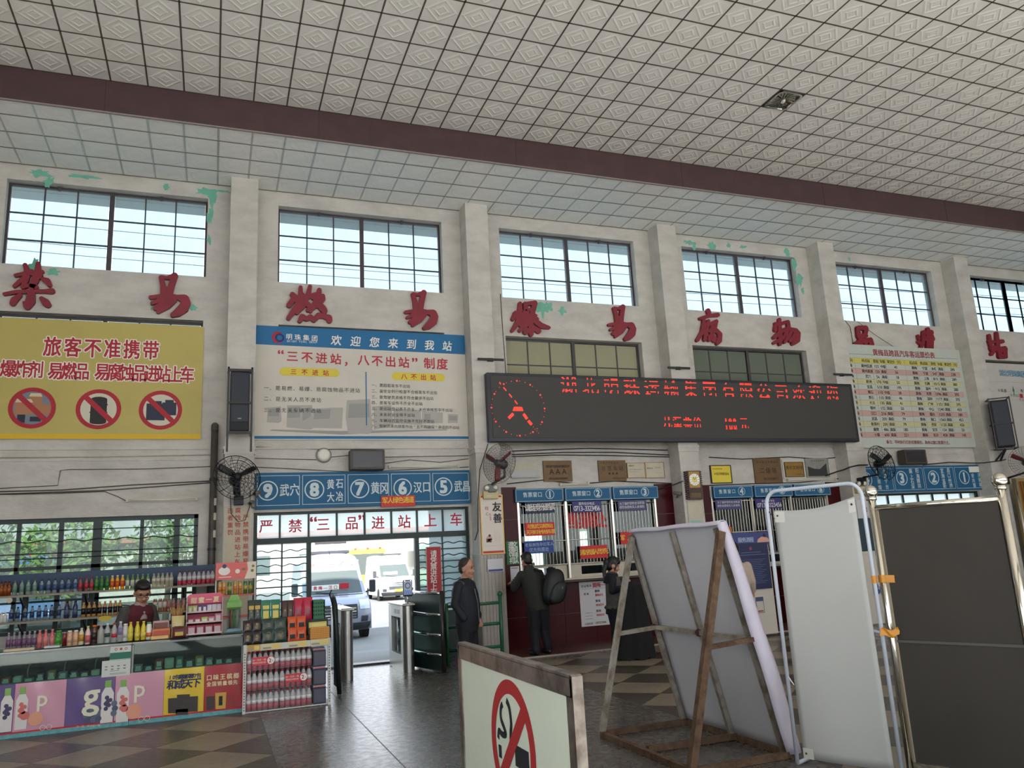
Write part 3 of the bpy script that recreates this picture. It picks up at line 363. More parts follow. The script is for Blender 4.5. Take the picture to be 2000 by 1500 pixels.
floor = struct('floor', MB().box(-8.2, 18, -10.6, 0.28, -0.25, 0.0), fl_plain)
struct('floor_rear_bounce', MB().box(-8.2, 18, -18.3, -10.6, -0.25, 0.0), M('pale_bounce_floor', (204, 203, 200), .4, var=.08, scale=2))  # unseen floor part, made pale to bounce sunlight up to the ceiling
# poured terrazzo panels: diamonds set point to point, either side of a plain aisle
def floor_panels(x_edge, sgn, ncol, y_hi, nrow):
    hx, hy, t = 0.5, 0.47, 0.0015
    full = MB(); g = 0.004
    full.add([(-hx + g, 0, 0), (0, -hy + g, 0), (hx - g, 0, 0), (0, hy - g, 0)] + [(-hx + g, 0, t), (0, -hy + g, t), (hx - g, 0, t), (0, hy - g, t)],
             [(4, 5, 6, 7), (0, 1, 5, 4), (1, 2, 6, 5), (2, 3, 7, 6), (3, 0, 4, 7)])
    half = MB()
    half.add([(0, -hy + g, 0), (sgn * (hx - g), 0, 0), (0, hy - g, 0), (0, -hy + g, t), (sgn * (hx - g), 0, t), (0, hy - g, t)],
             [(3, 4, 5) if sgn > 0 else (5, 4, 3), (0, 1, 4, 3), (1, 2, 5, 4), (2, 0, 3, 5)])
    meshes = {(0, 0): full.mesh('floor_panel', fl_dark), (0, 1): full.mesh('floor_panel', fl_light), (1, 0): half.mesh('floor_panel', fl_dark)}
    for r in range(nrow):
        for c in range(ncol):
            x = x_edge + sgn * (c * 2 + 1) * hx; y = y_hi - r * 2 * hy
            o = obj('floor_panel', meshes[(0, 1)], None, floor); o.location = (x, y, 0.0)
        for c in range(ncol + 1):
            x = x_edge + sgn * (c * 2) * hx; y = y_hi - hy - r * 2 * hy
            o = obj('floor_panel', meshes[(1, 0) if c == 0 else (0, 0)], None, floor); o.location = (x, y, 0.0)
floor_panels(-1.81, -1, 3, -2.56, 7)
floor_panels(1.83, 1, 5, -1.62, 9)
brass_m = M('dull_divider', (92, 88, 82), 0.5)
for k, x in enumerate((-1.81, 1.83, -0.89, 0.9)):
    obj('divider_strip', MB().box(x - 0.004, x + 0.004, -10.6, -0.2, 0.0, 0.0018), brass_m, floor)
step_m = M('worn_red_step', (92, 60, 52), 0.4, var=0.2, scale=5)
obj('floor_border', MB().box(2.2, 9.8, -1.05, -0.02, 0.0, 0.02), step_m, floor)
obj('floor_border', MB().box(2.2, 9.8, -1.08, -1.05, 0.0, 0.022), M('pale_line', (165, 150, 138), 0.5), floor)

# ------------------------------------------------------------------ back wall with openings
BAY = [-4.0 + 4 * i for i in range(6)]
op = []
for c in BAY + [20.0 - 4.0]:
    op.append((c - 1.438, c + 1.438, 6.247, 7.62))
    op.append((c - 1.42, c + 1.42, 4.05, 5.505))
op += [(-5.44, -2.56, 0.85, 2.44), (-1.76, 1.745, 0.0, 2.43), (2.62, 5.40, 1.10, 2.48), (6.62, 9.44, 1.10, 2.46), (10.24, 13.76, 0.0, 2.43)]
def wall_with_openings(x0, x1, z0, z1, y0, y1, ops):
    mb = MB(); xs = sorted({x0, x1} | {v for o in ops for v in o[:2] if x0 < v < x1}); zs = sorted({z0, z1} | {v for o in ops for v in o[2:] if z0 < v < z1})
    def solid(i, j):
        if i < 0 or j < 0 or i >= len(xs) - 1 or j >= len(zs) - 1: return None
        cx = (xs[i] + xs[i + 1]) / 2; cz = (zs[j] + zs[j + 1]) / 2
        return not any(o[0] < cx < o[1] and o[2] < cz < o[3] for o in ops)
    for i in range(len(xs) - 1):
        for j in range(len(zs) - 1):
            if not solid(i, j): continue
            a, b, c, d = xs[i], xs[i + 1], zs[j], zs[j + 1]
            mb.add([(a, y0, c), (b, y0, c), (b, y0, d), (a, y0, d)], [(0, 1, 2, 3)])
            mb.add([(a, y1, c), (b, y1, c), (b, y1, d), (a, y1, d)], [(3, 2, 1, 0)])
            if solid(i - 1, j) is not True: mb.add([(a, y0, c), (a, y0, d), (a, y1, d), (a, y1, c)], [(0, 1, 2, 3)])
            if solid(i + 1, j) is not True: mb.add([(b, y0, c), (b, y1, c), (b, y1, d), (b, y0, d)], [(0, 1, 2, 3)])
            if solid(i, j - 1) is not True: mb.add([(a, y0, c), (a, y1, c), (b, y1, c), (b, y0, c)], [(0, 1, 2, 3)])
            if solid(i, j + 1) is not True: mb.add([(a, y0, d), (b, y0, d), (b, y1, d), (a, y1, d)], [(0, 1, 2, 3)])
    return mb
wall_back = struct('wall_back', wall_with_openings(-8.2, 18, 0, 8.6, 0.0, 0.28, op), wall_m)
# rear, side walls (behind the camera): open bays added in these unseen walls to let daylight in
rear_ops = [(-7.7 + 4.2 * i, -3.9 + 4.2 * i, 1.6, 7.3) for i in range(6)]
struct('wall_rear', wall_with_openings(-8.2, 18, 0, 8.6, -18.3, -18.0, rear_ops), concrete_m)
lw = wall_with_openings(-18.3, 0.28, 0, 8.6, -0.1, 0.1, [(-17.2, -13.2, 0.0, 4.6), (-12.6, -8.6, 0.0, 4.6)]); lw.v = [(-8.3 - b, a, c) for a, b, c in lw.v]
struct('wall_left', lw, concrete_m)
struct('wall_right', MB().box(18, 18.2, -18.3, 0.28, 0, 8.6), concrete_m)

# pillars with a small moulded cap half way up
pillars = {}
for px in (-6, -2, 2, 6, 10, 14):
    mb = MB().box(px - 0.212, px + 0.212, -0.37, 0.02, 0, 7.88).box(px - 0.235, px + 0.235, -0.395, 0.02, 3.37, 3.42).box(px - 0.225, px + 0.225, -0.385, 0.02, 3.30, 3.37)
    pillars[px] = struct('pillar', mb, wall_m)
for c in BAY:
    x0, x1 = c - 1.788, c + 1.788
    struct('trim_%d' % (2 + BAY.index(c)), MB().box(x0, x1, -0.022, 0.0, 3.425, 3.455).box(x0, x1, -0.012, 0.0, 3.26, 3.275), wall_m)
# peeled paint: mint undercoat showing at the head of the wall
def blob(mb, cx, cz, rx, rz, y, n=18, rough=0.45):
    ph = [random.uniform(1 - rough, 1 + rough) for _ in range(n)]
    mb.flat([(cx + rx * ph[i] * math.cos(2 * PI * i / n), cz + rz * ph[i] * math.sin(2 * PI * i / n)) for i in range(n)], y)
for lst in ([(-5.02, 7.76, .16, .07), (-4.88, 7.63, .07, .1), (-4.4, 7.78, .22, .03), (-3.2, 7.75, .05, .05)], [(-2.62, 7.74, .16, .07), (-2.5, 7.60, .06, .16), (-2.52, 7.30, .045, .14), (-2.35, 7.78, .14, .03), (-2.53, 6.9, .03, .09)],
            [(-4.98, 6.20, .07, .14), (-5.02, 5.75, .06, .1), (-4.73, 6.16, .08, .05)], [(-3.32, 5.72, .05, .07), (-2.74, 5.72, .06, .05), (-3.2, 5.9, .03, .1)],
            [(3.28, 6.10, .16, .08), (3.45, 6.12, .09, .11), (3.35, 5.95, .03, .1), (3.75, 6.05, .08, .07)], [(6.78, 7.72, .13, .05), (6.88, 7.63, .05, .1), (7.32, 7.70, .09, .08), (7.75, 7.75, .05, .07), (8.1, 7.74, .09, .04)],
            [(9.28, 7.72, .08, .1), (9.42, 7.45, .06, .15), (9.5, 7.1, .1, .14), (9.55, 6.85, .04, .08)], [(10.5, 7.78, .06, .04), (11.0, 7.72, .04, .05), (-1.85, 3.2, .03, .12)]):
    mb = MB()
    for k, b_ in enumerate(lst): blob(mb, *b_, -0.0015 - 0.0004 * k)
    obj('peeled_patch', mb, mint_m, wall_back)

# ------------------------------------------------------------------ ceilings
CF = 1539.43
def project(p):
    d = Vector(p) - cam.matrix_world.translation; w = d.dot(_F)
    if w < 0.1: return None
    return (1000 + CF * d.dot(_R) / w, 750 - CF * d.dot(_U) / w, w)
ceil_main = struct('ceiling', MB().box(-8.2, 18, -18.3, -1.94, 8.352, 8.6), grid_main_m)
ceil_low = struct('ceiling', MB().box(-8.2, 18, -1.94, 0.0, 7.892, 8.352), grid_dark_m)
def tile_mesh(a, b, mat, kind):
    mb = MB(); h = 0.012; hx, hy = a / 2, b / 2
    if kind == 0:     # nested diamonds
        lv = [(0.98, 0.0), (0.80, -0.006), (0.72, 0.0), (0.50, 0.0), (0.36, -0.006), (0.28, 0.0)]
        v = [(-hx, -hy, 0), (hx, -hy, 0), (hx, hy, 0), (-hx, hy, 0)]
        for k, z in lv: v += [(0, -hy * k, z), (hx * k, 0, z), (0, hy * k, z), (-hx * k, 0, z)]
        f = [(0, 7, 4), (1, 4, 5), (2, 5, 6), (3, 6, 7), (0, 4, 1), (1, 5, 2), (2, 6, 3), (3, 7, 0)]
        for l in range(len(lv) - 1):
            o = 4 + 4 * l
            for i in range(4): j = (i + 1) % 4; f.append((o + i, o + 4 + i, o + 4 + j, o + j))
        o = 4 + 4 * (len(lv) - 1); f.append((o + 3, o + 2, o + 1, o))
    else:             # soft flower-like octagon relief
        v = [(-hx, -hy, 0), (hx, -hy, 0), (hx, hy, 0), (-hx, hy, 0)]; f = []
        rings = [(0.92, 0.0), (0.78, -0.005), (0.55, -0.001), (0.30, -0.005)]
        for k, z in rings:
            for i in range(8):
                t = PI / 8 + i * PI / 4; q = k * (1.0 if i % 2 == 0 else 0.9); v.append((hx * q * math.cos(t) * 1.05, hy * q * math.sin(t) * 1.05, z))
        f += [(0, 9, 10), (1, 11, 4), (2, 5, 6), (3, 7, 8), (0, 10, 11, 1), (1, 4, 5, 2), (2, 6, 7, 3), (3, 8, 9, 0)]
        for l in range(3):
            o = 4 + 8 * l
            for i in range(8): j = (i + 1) % 8; f.append((o + i, o + 8 + i, o + 8 + j, o + j))
        f.append(tuple(range(4 + 24 + 7, 4 + 23, -1)))
    n = len(v); v += [(-hx, -hy, h), (hx, -hy, h), (hx, hy, h), (-hx, hy, h)]
    f += [(0, n, n + 3, 3), (1, n + 1, n, 0), (2, n + 2, n + 1, 1), (3, n + 3, n + 2, 2)]
    mb.add(v, f); me = mb.mesh('ceiling_tile', mat); 
    bm = bmesh.new(); bm.from_mesh(me); bmesh.ops.recalc_face_normals(bm, faces=bm.faces); bm.to_mesh(me); bm.free()
    return me, mb
def lay_tiles(parent, cells, me, mb, limit):
    vis = []; rest = []
    for (x, y, z) in cells:
        p = project((x, y, z))
        if p and -60 < p[0] < 2060 and -60 < p[1] < 1560: vis.append((p[2], x, y, z))
        else: rest.append((x, y, z))
    vis.sort()
    for (w, x, y, z) in vis[:limit]:
        o = obj('ceiling_tile', me, None, parent); o.location = (x, y, z)
    rest += [v[1:] for v in vis[limit:]]
    if rest:
        big = MB()
        for (x, y, z) in rest: big.add([(a + x, b + y, c + z) for a, b, c in mb.v], mb.f)
        tag(obj('ceiling_tile_field', big, me.materials[0], parent), kind='stuff')
TX, TY = 0.474, 0.49
LAMP_CELL = (-4.79 + TX * 22.5, -1.96 - TY * 4.5)
cells = []
for i in range(-7, 48):
    for j in range(0, 33):
        x = -4.79 + TX * (i + 0.5); y = -1.96 - TY * (j + 0.5)
        if abs(x - LAMP_CELL[0]) < 0.1 and abs(y - LAMP_CELL[1]) < 0.1: continue
        cells.append((x, y, 8.336))
me, mb = tile_mesh(TX - 0.018, TY - 0.018, tile_main_m, 0); lay_tiles(ceil_main, cells, me, mb, 290)
mb = MB()
for i in range(-7, 48): mb.box(-4.79 + TX * i - 0.011, -4.79 + TX * i + 0.011, -18.0, -1.96, 8.333, 8.352)
for j in range(0, 33): mb.box(-8.1, 17.9, -1.96 - TY * j - 0.011, -1.96 - TY * j + 0.011, 8.333, 8.352)
obj('ceiling_grid', mb, grid_main_m, ceil_main)
ylines = [-0.02, -0.52, -1.01, -1.50, -1.90]
for j in range(4):
    b = ylines[j] - ylines[j + 1]; me, mb = tile_mesh(TX - 0.024, b - 0.016, tile_low_m, 1)
    cells = [(-4.79 + TX * (i + 0.5), (ylines[j] + ylines[j + 1]) / 2, 7.877) for i in range(-7, 48)]
    lay_tiles(ceil_low, cells, me, mb, 70)
mb = MB()
for i in range(-7, 48): mb.box(-4.79 + TX * i - 0.009, -4.79 + TX * i + 0.009, -1.92, 0.0, 7.872, 7.892)
obj('ceiling_grid', mb, grid_low_m, ceil_low)
mb = MB()
for y in ylines[:-1]: mb.box(-8.1, 17.9, y - 0.008, y + 0.008, 7.871, 7.892)
obj('ceiling_grid', mb, grid_dark_m, ceil_low)
beam = struct('trim_1', MB().box(-8.2, 18, -1.95, -1.92, 7.86, 8.352), beam_m)
obj('beam_edge', MB().box(-8.2, 18, -1.955, -1.915, 7.845, 7.862), M('pale_edge', (150, 140, 134), 0.6), beam)
for x in (-3.9, -1.0, 2.2, 5.4, 8.6, 11.8): obj('beam_joint', MB().box(x - 0.004, x + 0.004, -1.953, -1.949, 7.865, 8.34), M('dark_beam_joint', (58, 42, 42), 0.7), beam)  # dark joint lines across the beam face
struct('added_rear_sunshade', MB().box(-8.6, 18.4, -22.5, -18.3, 7.6, 7.8), concrete_m)  # unseen overhang added to keep direct sun off the visible floor
# roof and eave above the back wall; unseen parapet added for the yard shadow
roof_m = M('roof_concrete', (176, 172, 166), 0.9, var=0.1, scale=2)
struct('roof', MB().box(-8.6, 18.4, -18.6, 0.4, 8.62, 8.9).box(-8.6, 18.4, 0.1, 0.4, 8.9, 9.3), roof_m)
obj('eave', MB().box(-8.6, 18.4, 0.282, 1.36, 7.9, 8.1).box(-8.6, 18.4, 0.7, 0.73, 7.885, 7.9).box(-8.6, 18.4, 1.0, 1.03, 7.885, 7.9), M('white_eave', (232, 232, 226), 0.8), wall_back)

# ------------------------------------------------------------------ recessed ceiling light
lamp = thing('ceiling_light', 'round-cornered ribbed reflector light set flush in the main tile ceiling', 'ceiling light', (LAMP_CELL[0], LAMP_CELL[1], 8.33))
chrome_m = M('chrome', (205, 205, 205), 0.12, 1.0)
refl_m = M('ribbed_reflector', (170, 170, 160), 0.18, 1.0)
def rrect(hx, hy, r, n=5):
    out = []
    for (sx, sy, a) in ((1, -1, -PI / 2), (1, 1, 0), (-1, 1, PI / 2), (-1, -1, PI)):
        for i in range(n + 1):
            t = a + PI / 2 * i / n; out.append((sx * (hx - r) + r * math.cos(t), sy * (hy - r) + r * math.sin(t)))
    return out
def ringmesh(levels, flip=False):
    mb = MB(); n = len(levels[0][0]); v = []; f = []
    for poly, z in levels: v += [(p[0], p[1], z) for p in poly]
    for l in range(len(levels) - 1):
        for i in range(n): j = (i + 1) % n; f.append((l * n + i, l * n + j, (l + 1) * n + j, (l + 1) * n + i))
    return mb.add(v, f)
cx, cy = LAMP_CELL
def at(mb, x, y, z): mb.v = [(a + x, b + y, c + z) for a, b, c in mb.v]; return mb
obj('rim', at(ringmesh([(rrect(.225, .235, .09), 0.0), (rrect(.225, .235, .09), -.02), (rrect(.20, .21, .085), -.02), (rrect(.195, .205, .08), 0.01)]), cx, cy, 8.335), chrome_m, lamp)
obj('reflector', at(ringmesh([(rrect(.196, .206, .08), 0.005), (rrect(.15, .16, .07), 0.012), (rrect(.06, .07, .04), 0.016), (rrect(.005, .005, .004), 0.017)]), cx, cy, 8.33), refl_m, lamp)
mb = MB()
for i in range(18):
    t = 2 * PI * i / 18; mb.bar((cx + .05 * math.cos(t), cy + .05 * math.sin(t), 8.335), (cx + .18 * math.cos(t), cy + .185 * math.sin(t), 8.325), 0.012, 0.012)
obj('ribs', mb, refl_m, lamp)
obj('bulb', MB().sphere((cx, cy, 8.315), (.03, .05, .03), 10, 6), M('pearl_bulb', (220, 218, 205), 0.2), lamp, True)

# ------------------------------------------------------------------ windows
def grid_window(name, x0, x1, z0, z1, y, cols, rows, bar, post, glass, fm, tw=0.035):
    w = struct_empty(name, ((x0 + x1) / 2, y, z0))
    obj('window_frame', MB().box(x0, x0 + tw, y - .03, y + .03, z0, z1).box(x1 - tw, x1, y - .03, y + .03, z0, z1).box(x0 + tw, x1 - tw, y - .03, y + .03, z1 - tw, z1).box(x0 + tw, x1 - tw, y - .03, y + .03, z0, z0 + tw * .6), fm, w)
    xm = (x0 + x1) / 2
    if post: obj('centre_post', MB().box(xm - post / 2, xm + post / 2, y - .035, y + .035, z0, z1), fm, w)
    halves = [(x0 + tw, xm - post / 2), (xm + post / 2, x1 - tw)] if post else [(x0 + tw, x1 - tw)]
    cache = {}
    for (a, b) in halves:
        n = cols // len(halves); cw = (b - a) / n; rh = (z1 - z0 - tw * 1.6) / rows; zb = z0 + tw * .6
        for i in range(1, n): obj('mullion', MB().box(a + cw * i - bar / 2, a + cw * i + bar / 2, y - .015, y + .015, zb, z1 - tw), fm, w)
        for j in range(1, rows): obj('glazing_bar', MB().box(a, b, y - .014, y + .014, zb + rh * j - bar / 2, zb + rh * j + bar / 2), fm, w)
        for i in range(n):
            for j in range(rows):
                k = (round(cw, 3), round(rh, 3))
                if k not in cache: cache[k] = MB().box(-cw / 2 + bar / 2, cw / 2 - bar / 2, -.002, .002, -rh / 2 + bar / 2, rh / 2 - bar / 2).mesh('pane', glass)
                p = obj('pane', cache[k], None); p.location = (a + cw * (i + .5), y, zb + rh * (j + .5)); attach(p, w)
    return w
wi = 1
for c in BAY + [16.0]:
    grid_window('window_%d' % wi, c - 1.438, c + 1.438, 6.247, 7.62, 0.17, 6, 3, 0.02, 0.07, sky_glass, frame_dark); wi += 1
for k, c in enumerate(BAY):
    grid_window('window_%d' % wi, c - 1.42, c + 1.42, 4.05, 5.505, 0.17, 6, 3, 0.022, 0.06, low_glass if k == 2 else dark_glass, frame_dark); wi += 1
# latch clutter along the window heads
for c in BAY:
    for dx in (-.75, .72): obj('window_latch', MB().box(c + dx - .06, c + dx + .06, 0.10, 0.14, 7.575, 7.60).box(c + dx - .015, c + dx + .02, 0.09, 0.14, 7.55, 7.61), frame_dark, wall_back)

# ------------------------------------------------------------------ wavy security bars
def wavy(mb, x0, x1, y, z, r=0.008, amp=0.014, per=0.22, n=None):
    n = n or max(6, int((x1 - x0) / per * 8)); pts = [(x0 + (x1 - x0) * i / n, y, z + amp * math.sin(2 * PI * (x1 - x0) / per * i / n)) for i in range(n + 1)]
    mb.tube(pts, r, 5)
# ------------------------------------------------------------------ gate (bay 2)
gate = struct_empty('door_1', (0, 0.1, 0))
GY = 0.10
gf = MB()
gf.box(-1.76, -1.70, GY - .04, GY + .04, 0, 2.43).box(1.69, 1.745, GY - .04, GY + .04, 0, 2.43).box(-1.70, 1.69, GY - .04, GY + .04, 2.39, 2.43)
gf.box(-1.70, 1.69, GY - .05, GY + .05, 1.94, 2.03).box(-.95, -.88, GY - .05, GY + .05, 0, 1.94).box(.80, .87, GY - .05, GY + .05, 0, 1.94)
obj('door_frame', gf, green_m, gate)
tx = D['transom_x']
for i in range(8):
    a = max(tx[i], -1.70); b = min(tx[i + 1], 1.69)
    if i: obj('mullion', MB().box(a - .014, a + .014, GY - .03, GY + .03, 2.03, 2.39), green_m, gate)
    p = obj('transom_pane', MB().box(a + .014, b - .014, GY - .003, GY + .003, 2.03, 2.39), frost_glass, gate)
    t = list(D['transom'][i]); obj('lettering', text(MB(), t, GY - .006, 0.012, 1.05), M('red_paint', (205, 38, 58), 0.6, emit=0.0), p)
mb = MB()
for t in D['transom_q']: text(mb, t, GY - .006, 0.02, 1.6)
tag(obj('quotation_marks', mb, MATS['red_paint'], gate), kind='stuff')
for (a, b, zb, name) in ((-1.70, -.95, .62, 'L'), (.87, 1.69, .74, 'R')):
    xm = (a + b) / 2
    obj('mullion', MB().box(xm - .012, xm + .012, GY - .02, GY + .02, zb, 1.94), green_m, gate)
    nrow = 6; rh = (1.94 - zb) / nrow
    for s_, e_ in ((a, xm - .012), (xm + .012, b)):
        for j in range(nrow): obj('pane', MB().box(s_, e_, GY - .003, GY + .003, zb + rh * j + .008, zb + rh * (j + 1) - .008), door_glass, gate)
    for j in range(1, nrow): obj('glazing_bar', MB().box(a, b, GY - .012, GY + .012, zb + rh * j - .01, zb + rh * j + .01), green_m, gate)
    for j in range(nrow):
        w = MB(); wavy(w, a, b, GY - .03, zb + rh * (j + .5)); obj('wavy_bar', w, green_m, gate, True)
    obj('lower_panel', MB().box(a, b, GY - .025, GY + .025, 0.0, zb - .02).box(a, b, GY - .03, GY + .03, zb - .04, zb), green_m, gate)
obj('door_threshold', MB().box(-.88, .80, 0.02, 0.26, 0.0, 0.03), M('threshold_steel', (70, 66, 62), 0.4, 0.5), gate)
obj('door_closer', MB().box(-.82, -.33, GY - .06, GY + .0, 1.90, 1.935), M('grey_rail', (150, 150, 150), .4, .4), gate)
# gate 2 (bay 5), same pattern, mostly behind the boards
g2 = struct_empty('door_2', (12, 0.1, 0)); gf = MB()
gf.box(10.24, 10.30, GY - .04, GY + .04, 0, 2.43).box(13.70, 13.76, GY - .04, GY + .04, 0, 2.43).box(10.30, 13.70, GY - .04, GY + .04, 2.39, 2.43).box(10.30, 13.70, GY - .05, GY + .05, 1.94, 2.03).box(11.1, 11.17, GY - .05, GY + .05, 0, 1.94).box(12.8, 12.87, GY - .05, GY + .05, 0, 1.94)
obj('door_frame', gf, green_m, g2)
for i in range(8):
    a = 10.30 + 3.4 / 8 * i; b = a + 3.4 / 8
    obj('transom_pane', MB().box(a + .012, b - .012, GY - .003, GY + .003, 2.03, 2.39), frost_glass, g2)
    if i: obj('mullion', MB().box(a - .012, a + .012, GY - .03, GY + .03, 2.03, 2.39), green_m, g2)
for (a, b) in ((10.30, 11.1), (12.87, 13.70)): obj('lower_panel', MB().box(a, b, GY - .02, GY + .02, 0, 1.94), green_m, g2)

# ------------------------------------------------------------------ shop window (bay 1)
sw = struct_empty('window_20', (-4, 0.1, .85)); x0, x1 = -5.44, -2.56; z0, z1 = .85, 2.44
cols = [-5.44, -4.85, -4.22, -3.97 + .02, -3.38, -2.76]
mb = MB().box(x0, x1, GY - .04, GY + .04, z1 - .06, z1).box(x0, x1, GY - .04, GY + .04, z0, z0 + .05).box(x1 - .06, x1, GY - .04, GY + .04, z0, z1).box(x0, x0 + .06, GY - .04, GY + .04, z0, z1)
obj('window_frame', mb, green_m, sw)
vx = [-5.38, -4.95, -4.42, -4.36, -3.88, -3.80, -3.34, -3.28, -2.80, -2.62]
posts = [(-4.93, .05), (-4.40, .06), (-3.93, .12), (-3.34, .05), (-2.86, .08)]
prev = x0 + .06
edges = []
for (c, w) in posts:
    obj('mullion', MB().box(c - w / 2, c + w / 2, GY - .03, GY + .03, z0, z1), green_m, sw); edges.append((prev, c - w / 2)); prev = c + w / 2
edges.append((prev, x1 - .06))
for (a, b) in edges:
    if b - a < .05: continue
    for (c, d) in ((.90, 1.28), (1.28, 1.72), (1.76, 2.38)):
        obj('pane', MB().box(a, b, GY - .003, GY + .003, c, d), shop_glass, sw)
obj('glazing_bar', MB().box(x0, x1, GY - .03, GY + .03, 1.72, 1.77).box(x0, x1, GY - .03, GY + .03, 1.27, 1.30), green_m, sw)
for z in (2.12, 1.62, 1.15, 1.44): w = MB(); wavy(w, x0, x1, GY - .045, z, per=.36); obj('wavy_bar', w, green_m, sw, True)
for z in (2.27, 1.95, 1.88): obj('bar', MB().tube([(x0, GY - .045, z), (x1, GY - .045, z)], .007, 5), green_m, sw)

# ------------------------------------------------------------------ ticket counters (bays 3, 4)
ss_m = M('stainless_bar', (205, 200, 190), 0.22, 1.0)
ledge_m = M('dark_ledge', (60, 34, 34), 0.25, var=.15)
cream_m = M('cream_sill', (205, 196, 176), 0.5, var=.1)
for bi, (x0, x1, top) in enumerate(((2.215, 5.785, 2.74), (6.215, 9.785, 2.70))):
    fr = struct_empty('ticket_front', ((x0 + x1) / 2, -.02, 0))
    ox0, ox1, oz0, oz1 = (2.62, 5.40, 1.10, 2.48) if bi == 0 else (6.62, 9.44, 1.10, 2.46)
    # dark red glazed tiles
    def tiles(a, b, c, d, nx, nz):
        w = (b - a) / nx; h = (d - c) / nz; key = MB().box(-w / 2 + .0025, w / 2 - .0025, -.02, 0, -h / 2 + .0025, h / 2 - .0025).mesh('tile', redtile_m)
        for i in range(nx):
            for j in range(nz):
                o = obj('tile', key, None, fr, local=False); o.location = (a + w * (i + .5), 0.0, c + h * (j + .5)); attach(o, fr)
    tiles(x0, x1, 0, oz0 - .04, 6, 2); tiles(x0, ox0, oz0 - .04, top, 1, 3); tiles(ox1, x1, oz0 - .04, top, 1, 3)
    obj('ledge', MB().bbox(x0 + .02, x1 - .02, -.20, .30, oz0 - .04, oz0, .008), ledge_m, fr)
    obj('sill', MB().box(ox0, ox1, -.10, .34, oz0, oz0 + .03), cream_m, fr)
    fm_ = MB().box(ox0, ox0 + .035, -.03, .03, oz0 + .03, oz1).box(ox1 - .035, ox1, -.03, .03, oz0 + .03, oz1)
    w3 = (ox1 - ox0) / 3
    for i in (1, 2): fm_.box(ox0 + w3 * i - .018, ox0 + w3 * i + .018, -.04, .03, oz0 + .03, oz1)
    obj('guard_frame', fm_, ss_m, fr)
    n = 42
    for i in range(n):
        x = ox0 + .05 + (ox1 - ox0 - .1) * i / (n - 1)
        obj('guard_bar', MB().cyl((x, -.005, oz0 + .27), (x, -.005, oz1 - .06), .0052, n=6, cap=False), ss_m, fr, True)
    for z in (oz0 + .27, oz0 + .68, oz1 - .08): obj('guard_rail', MB().cyl((ox0, -.005, z), (ox1, -.005, z), .011, n=6), ss_m, fr, True)
    # serving hatches: pale frame with a speaking opening
    for i in range(3):
        a = ox0 + w3 * i + .03; b = a + w3 - .06
        obj('hatch_frame', MB().box(a, b, .02, .05, oz0 + .03, oz0 + .08).box(a, b, .02, .05, oz0 + .22, oz0 + .28).box(a, a + .22, .02, .05, oz0 + .08, oz0 + .22).box(b - .22, b, .02, .05, oz0 + .08, oz0 + .22), cream_m, fr)
        obj('pane', MB().box(a, b, .06, .065, oz0 + .28, oz1), clear_glass, fr)
# office behind; back-wall openings added for light and bright spots
office_m = M('office_wall', (116, 121, 124), .8, var=.06); 
struct('wall_office', wall_with_openings(2.0, 10.2, -0.25, 3.0, 3.6, 3.75, [(4.15, 4.62, 1.1, 2.1), (2.3, 2.7, 1.0, 1.7), (5.5, 5.75, 1.5, 2.1), (7.6, 8.3, 1.2, 2.3)]), office_m)
struct('wall_office', MB().box(2.0, 2.1, .28, 3.6, -.25, 6.1).box(10.1, 10.2, .28, 3.6, -.25, 6.1).box(5.95, 6.05, .28, 3.6, -.25, 6.1), office_m)
struct('wall_office', wall_with_openings(2.0, 10.2, 3.1, 6.1, 3.6, 3.75, [(2.6, 5.4, 3.8, 5.6), (8.4, 9.0, 4.4, 5.0)]), M('upper_room_wall', (200, 192, 160), .8, var=.08))
struct('ceiling_office', MB().box(2.0, 10.2, .28, 3.75, 3.0, 3.1), office_m)
struct('roof_office', MB().box(2.0, 10.2, .28, 3.75, 6.0, 6.12), roof_m)
struct('floor_office', MB().box(2.0, 10.2, .28, 3.75, -.3, 0.0), office_m)
desk_m = M('office_desk', (150, 130, 105), .5); black_m = M('black_plastic', (24, 24, 26), .4); 
for i, x in enumerate((2.95, 4.0, 4.95, 7.0, 8.0)):
    mo = thing('computer_monitor', 'monitor turned away on the ticket clerk desk, number %s from the tiled pillar' % ['one', 'two', 'three', 'four', 'five'][i], 'monitor', (x, .75, 1.0))
    obj('screen', MB().bbox(x - .24, x + .24, .72, .76, 1.1, 1.42, .01), black_m, mo); obj('stand', MB().box(x - .03, x + .03, .76, .79, .9, 1.2).box(x - .1, x + .1, .7, .85, .9, .915), black_m, mo)
dk = thing('office_desk', 'long clerk desk behind the ticket window bars', 'desk', (6, .7, 0)); obj('desk_top', MB().box(2.15, 5.9, .35, 1.1, .86, .9).box(6.1, 10.0, .35, 1.1, .86, .9), desk_m, dk); obj('desk_front', MB().box(2.2, 5.85, 1.05, 1.08, 0, .86).box(6.15, 9.95, 1.05, 1.08, 0, .86), desk_m, dk)

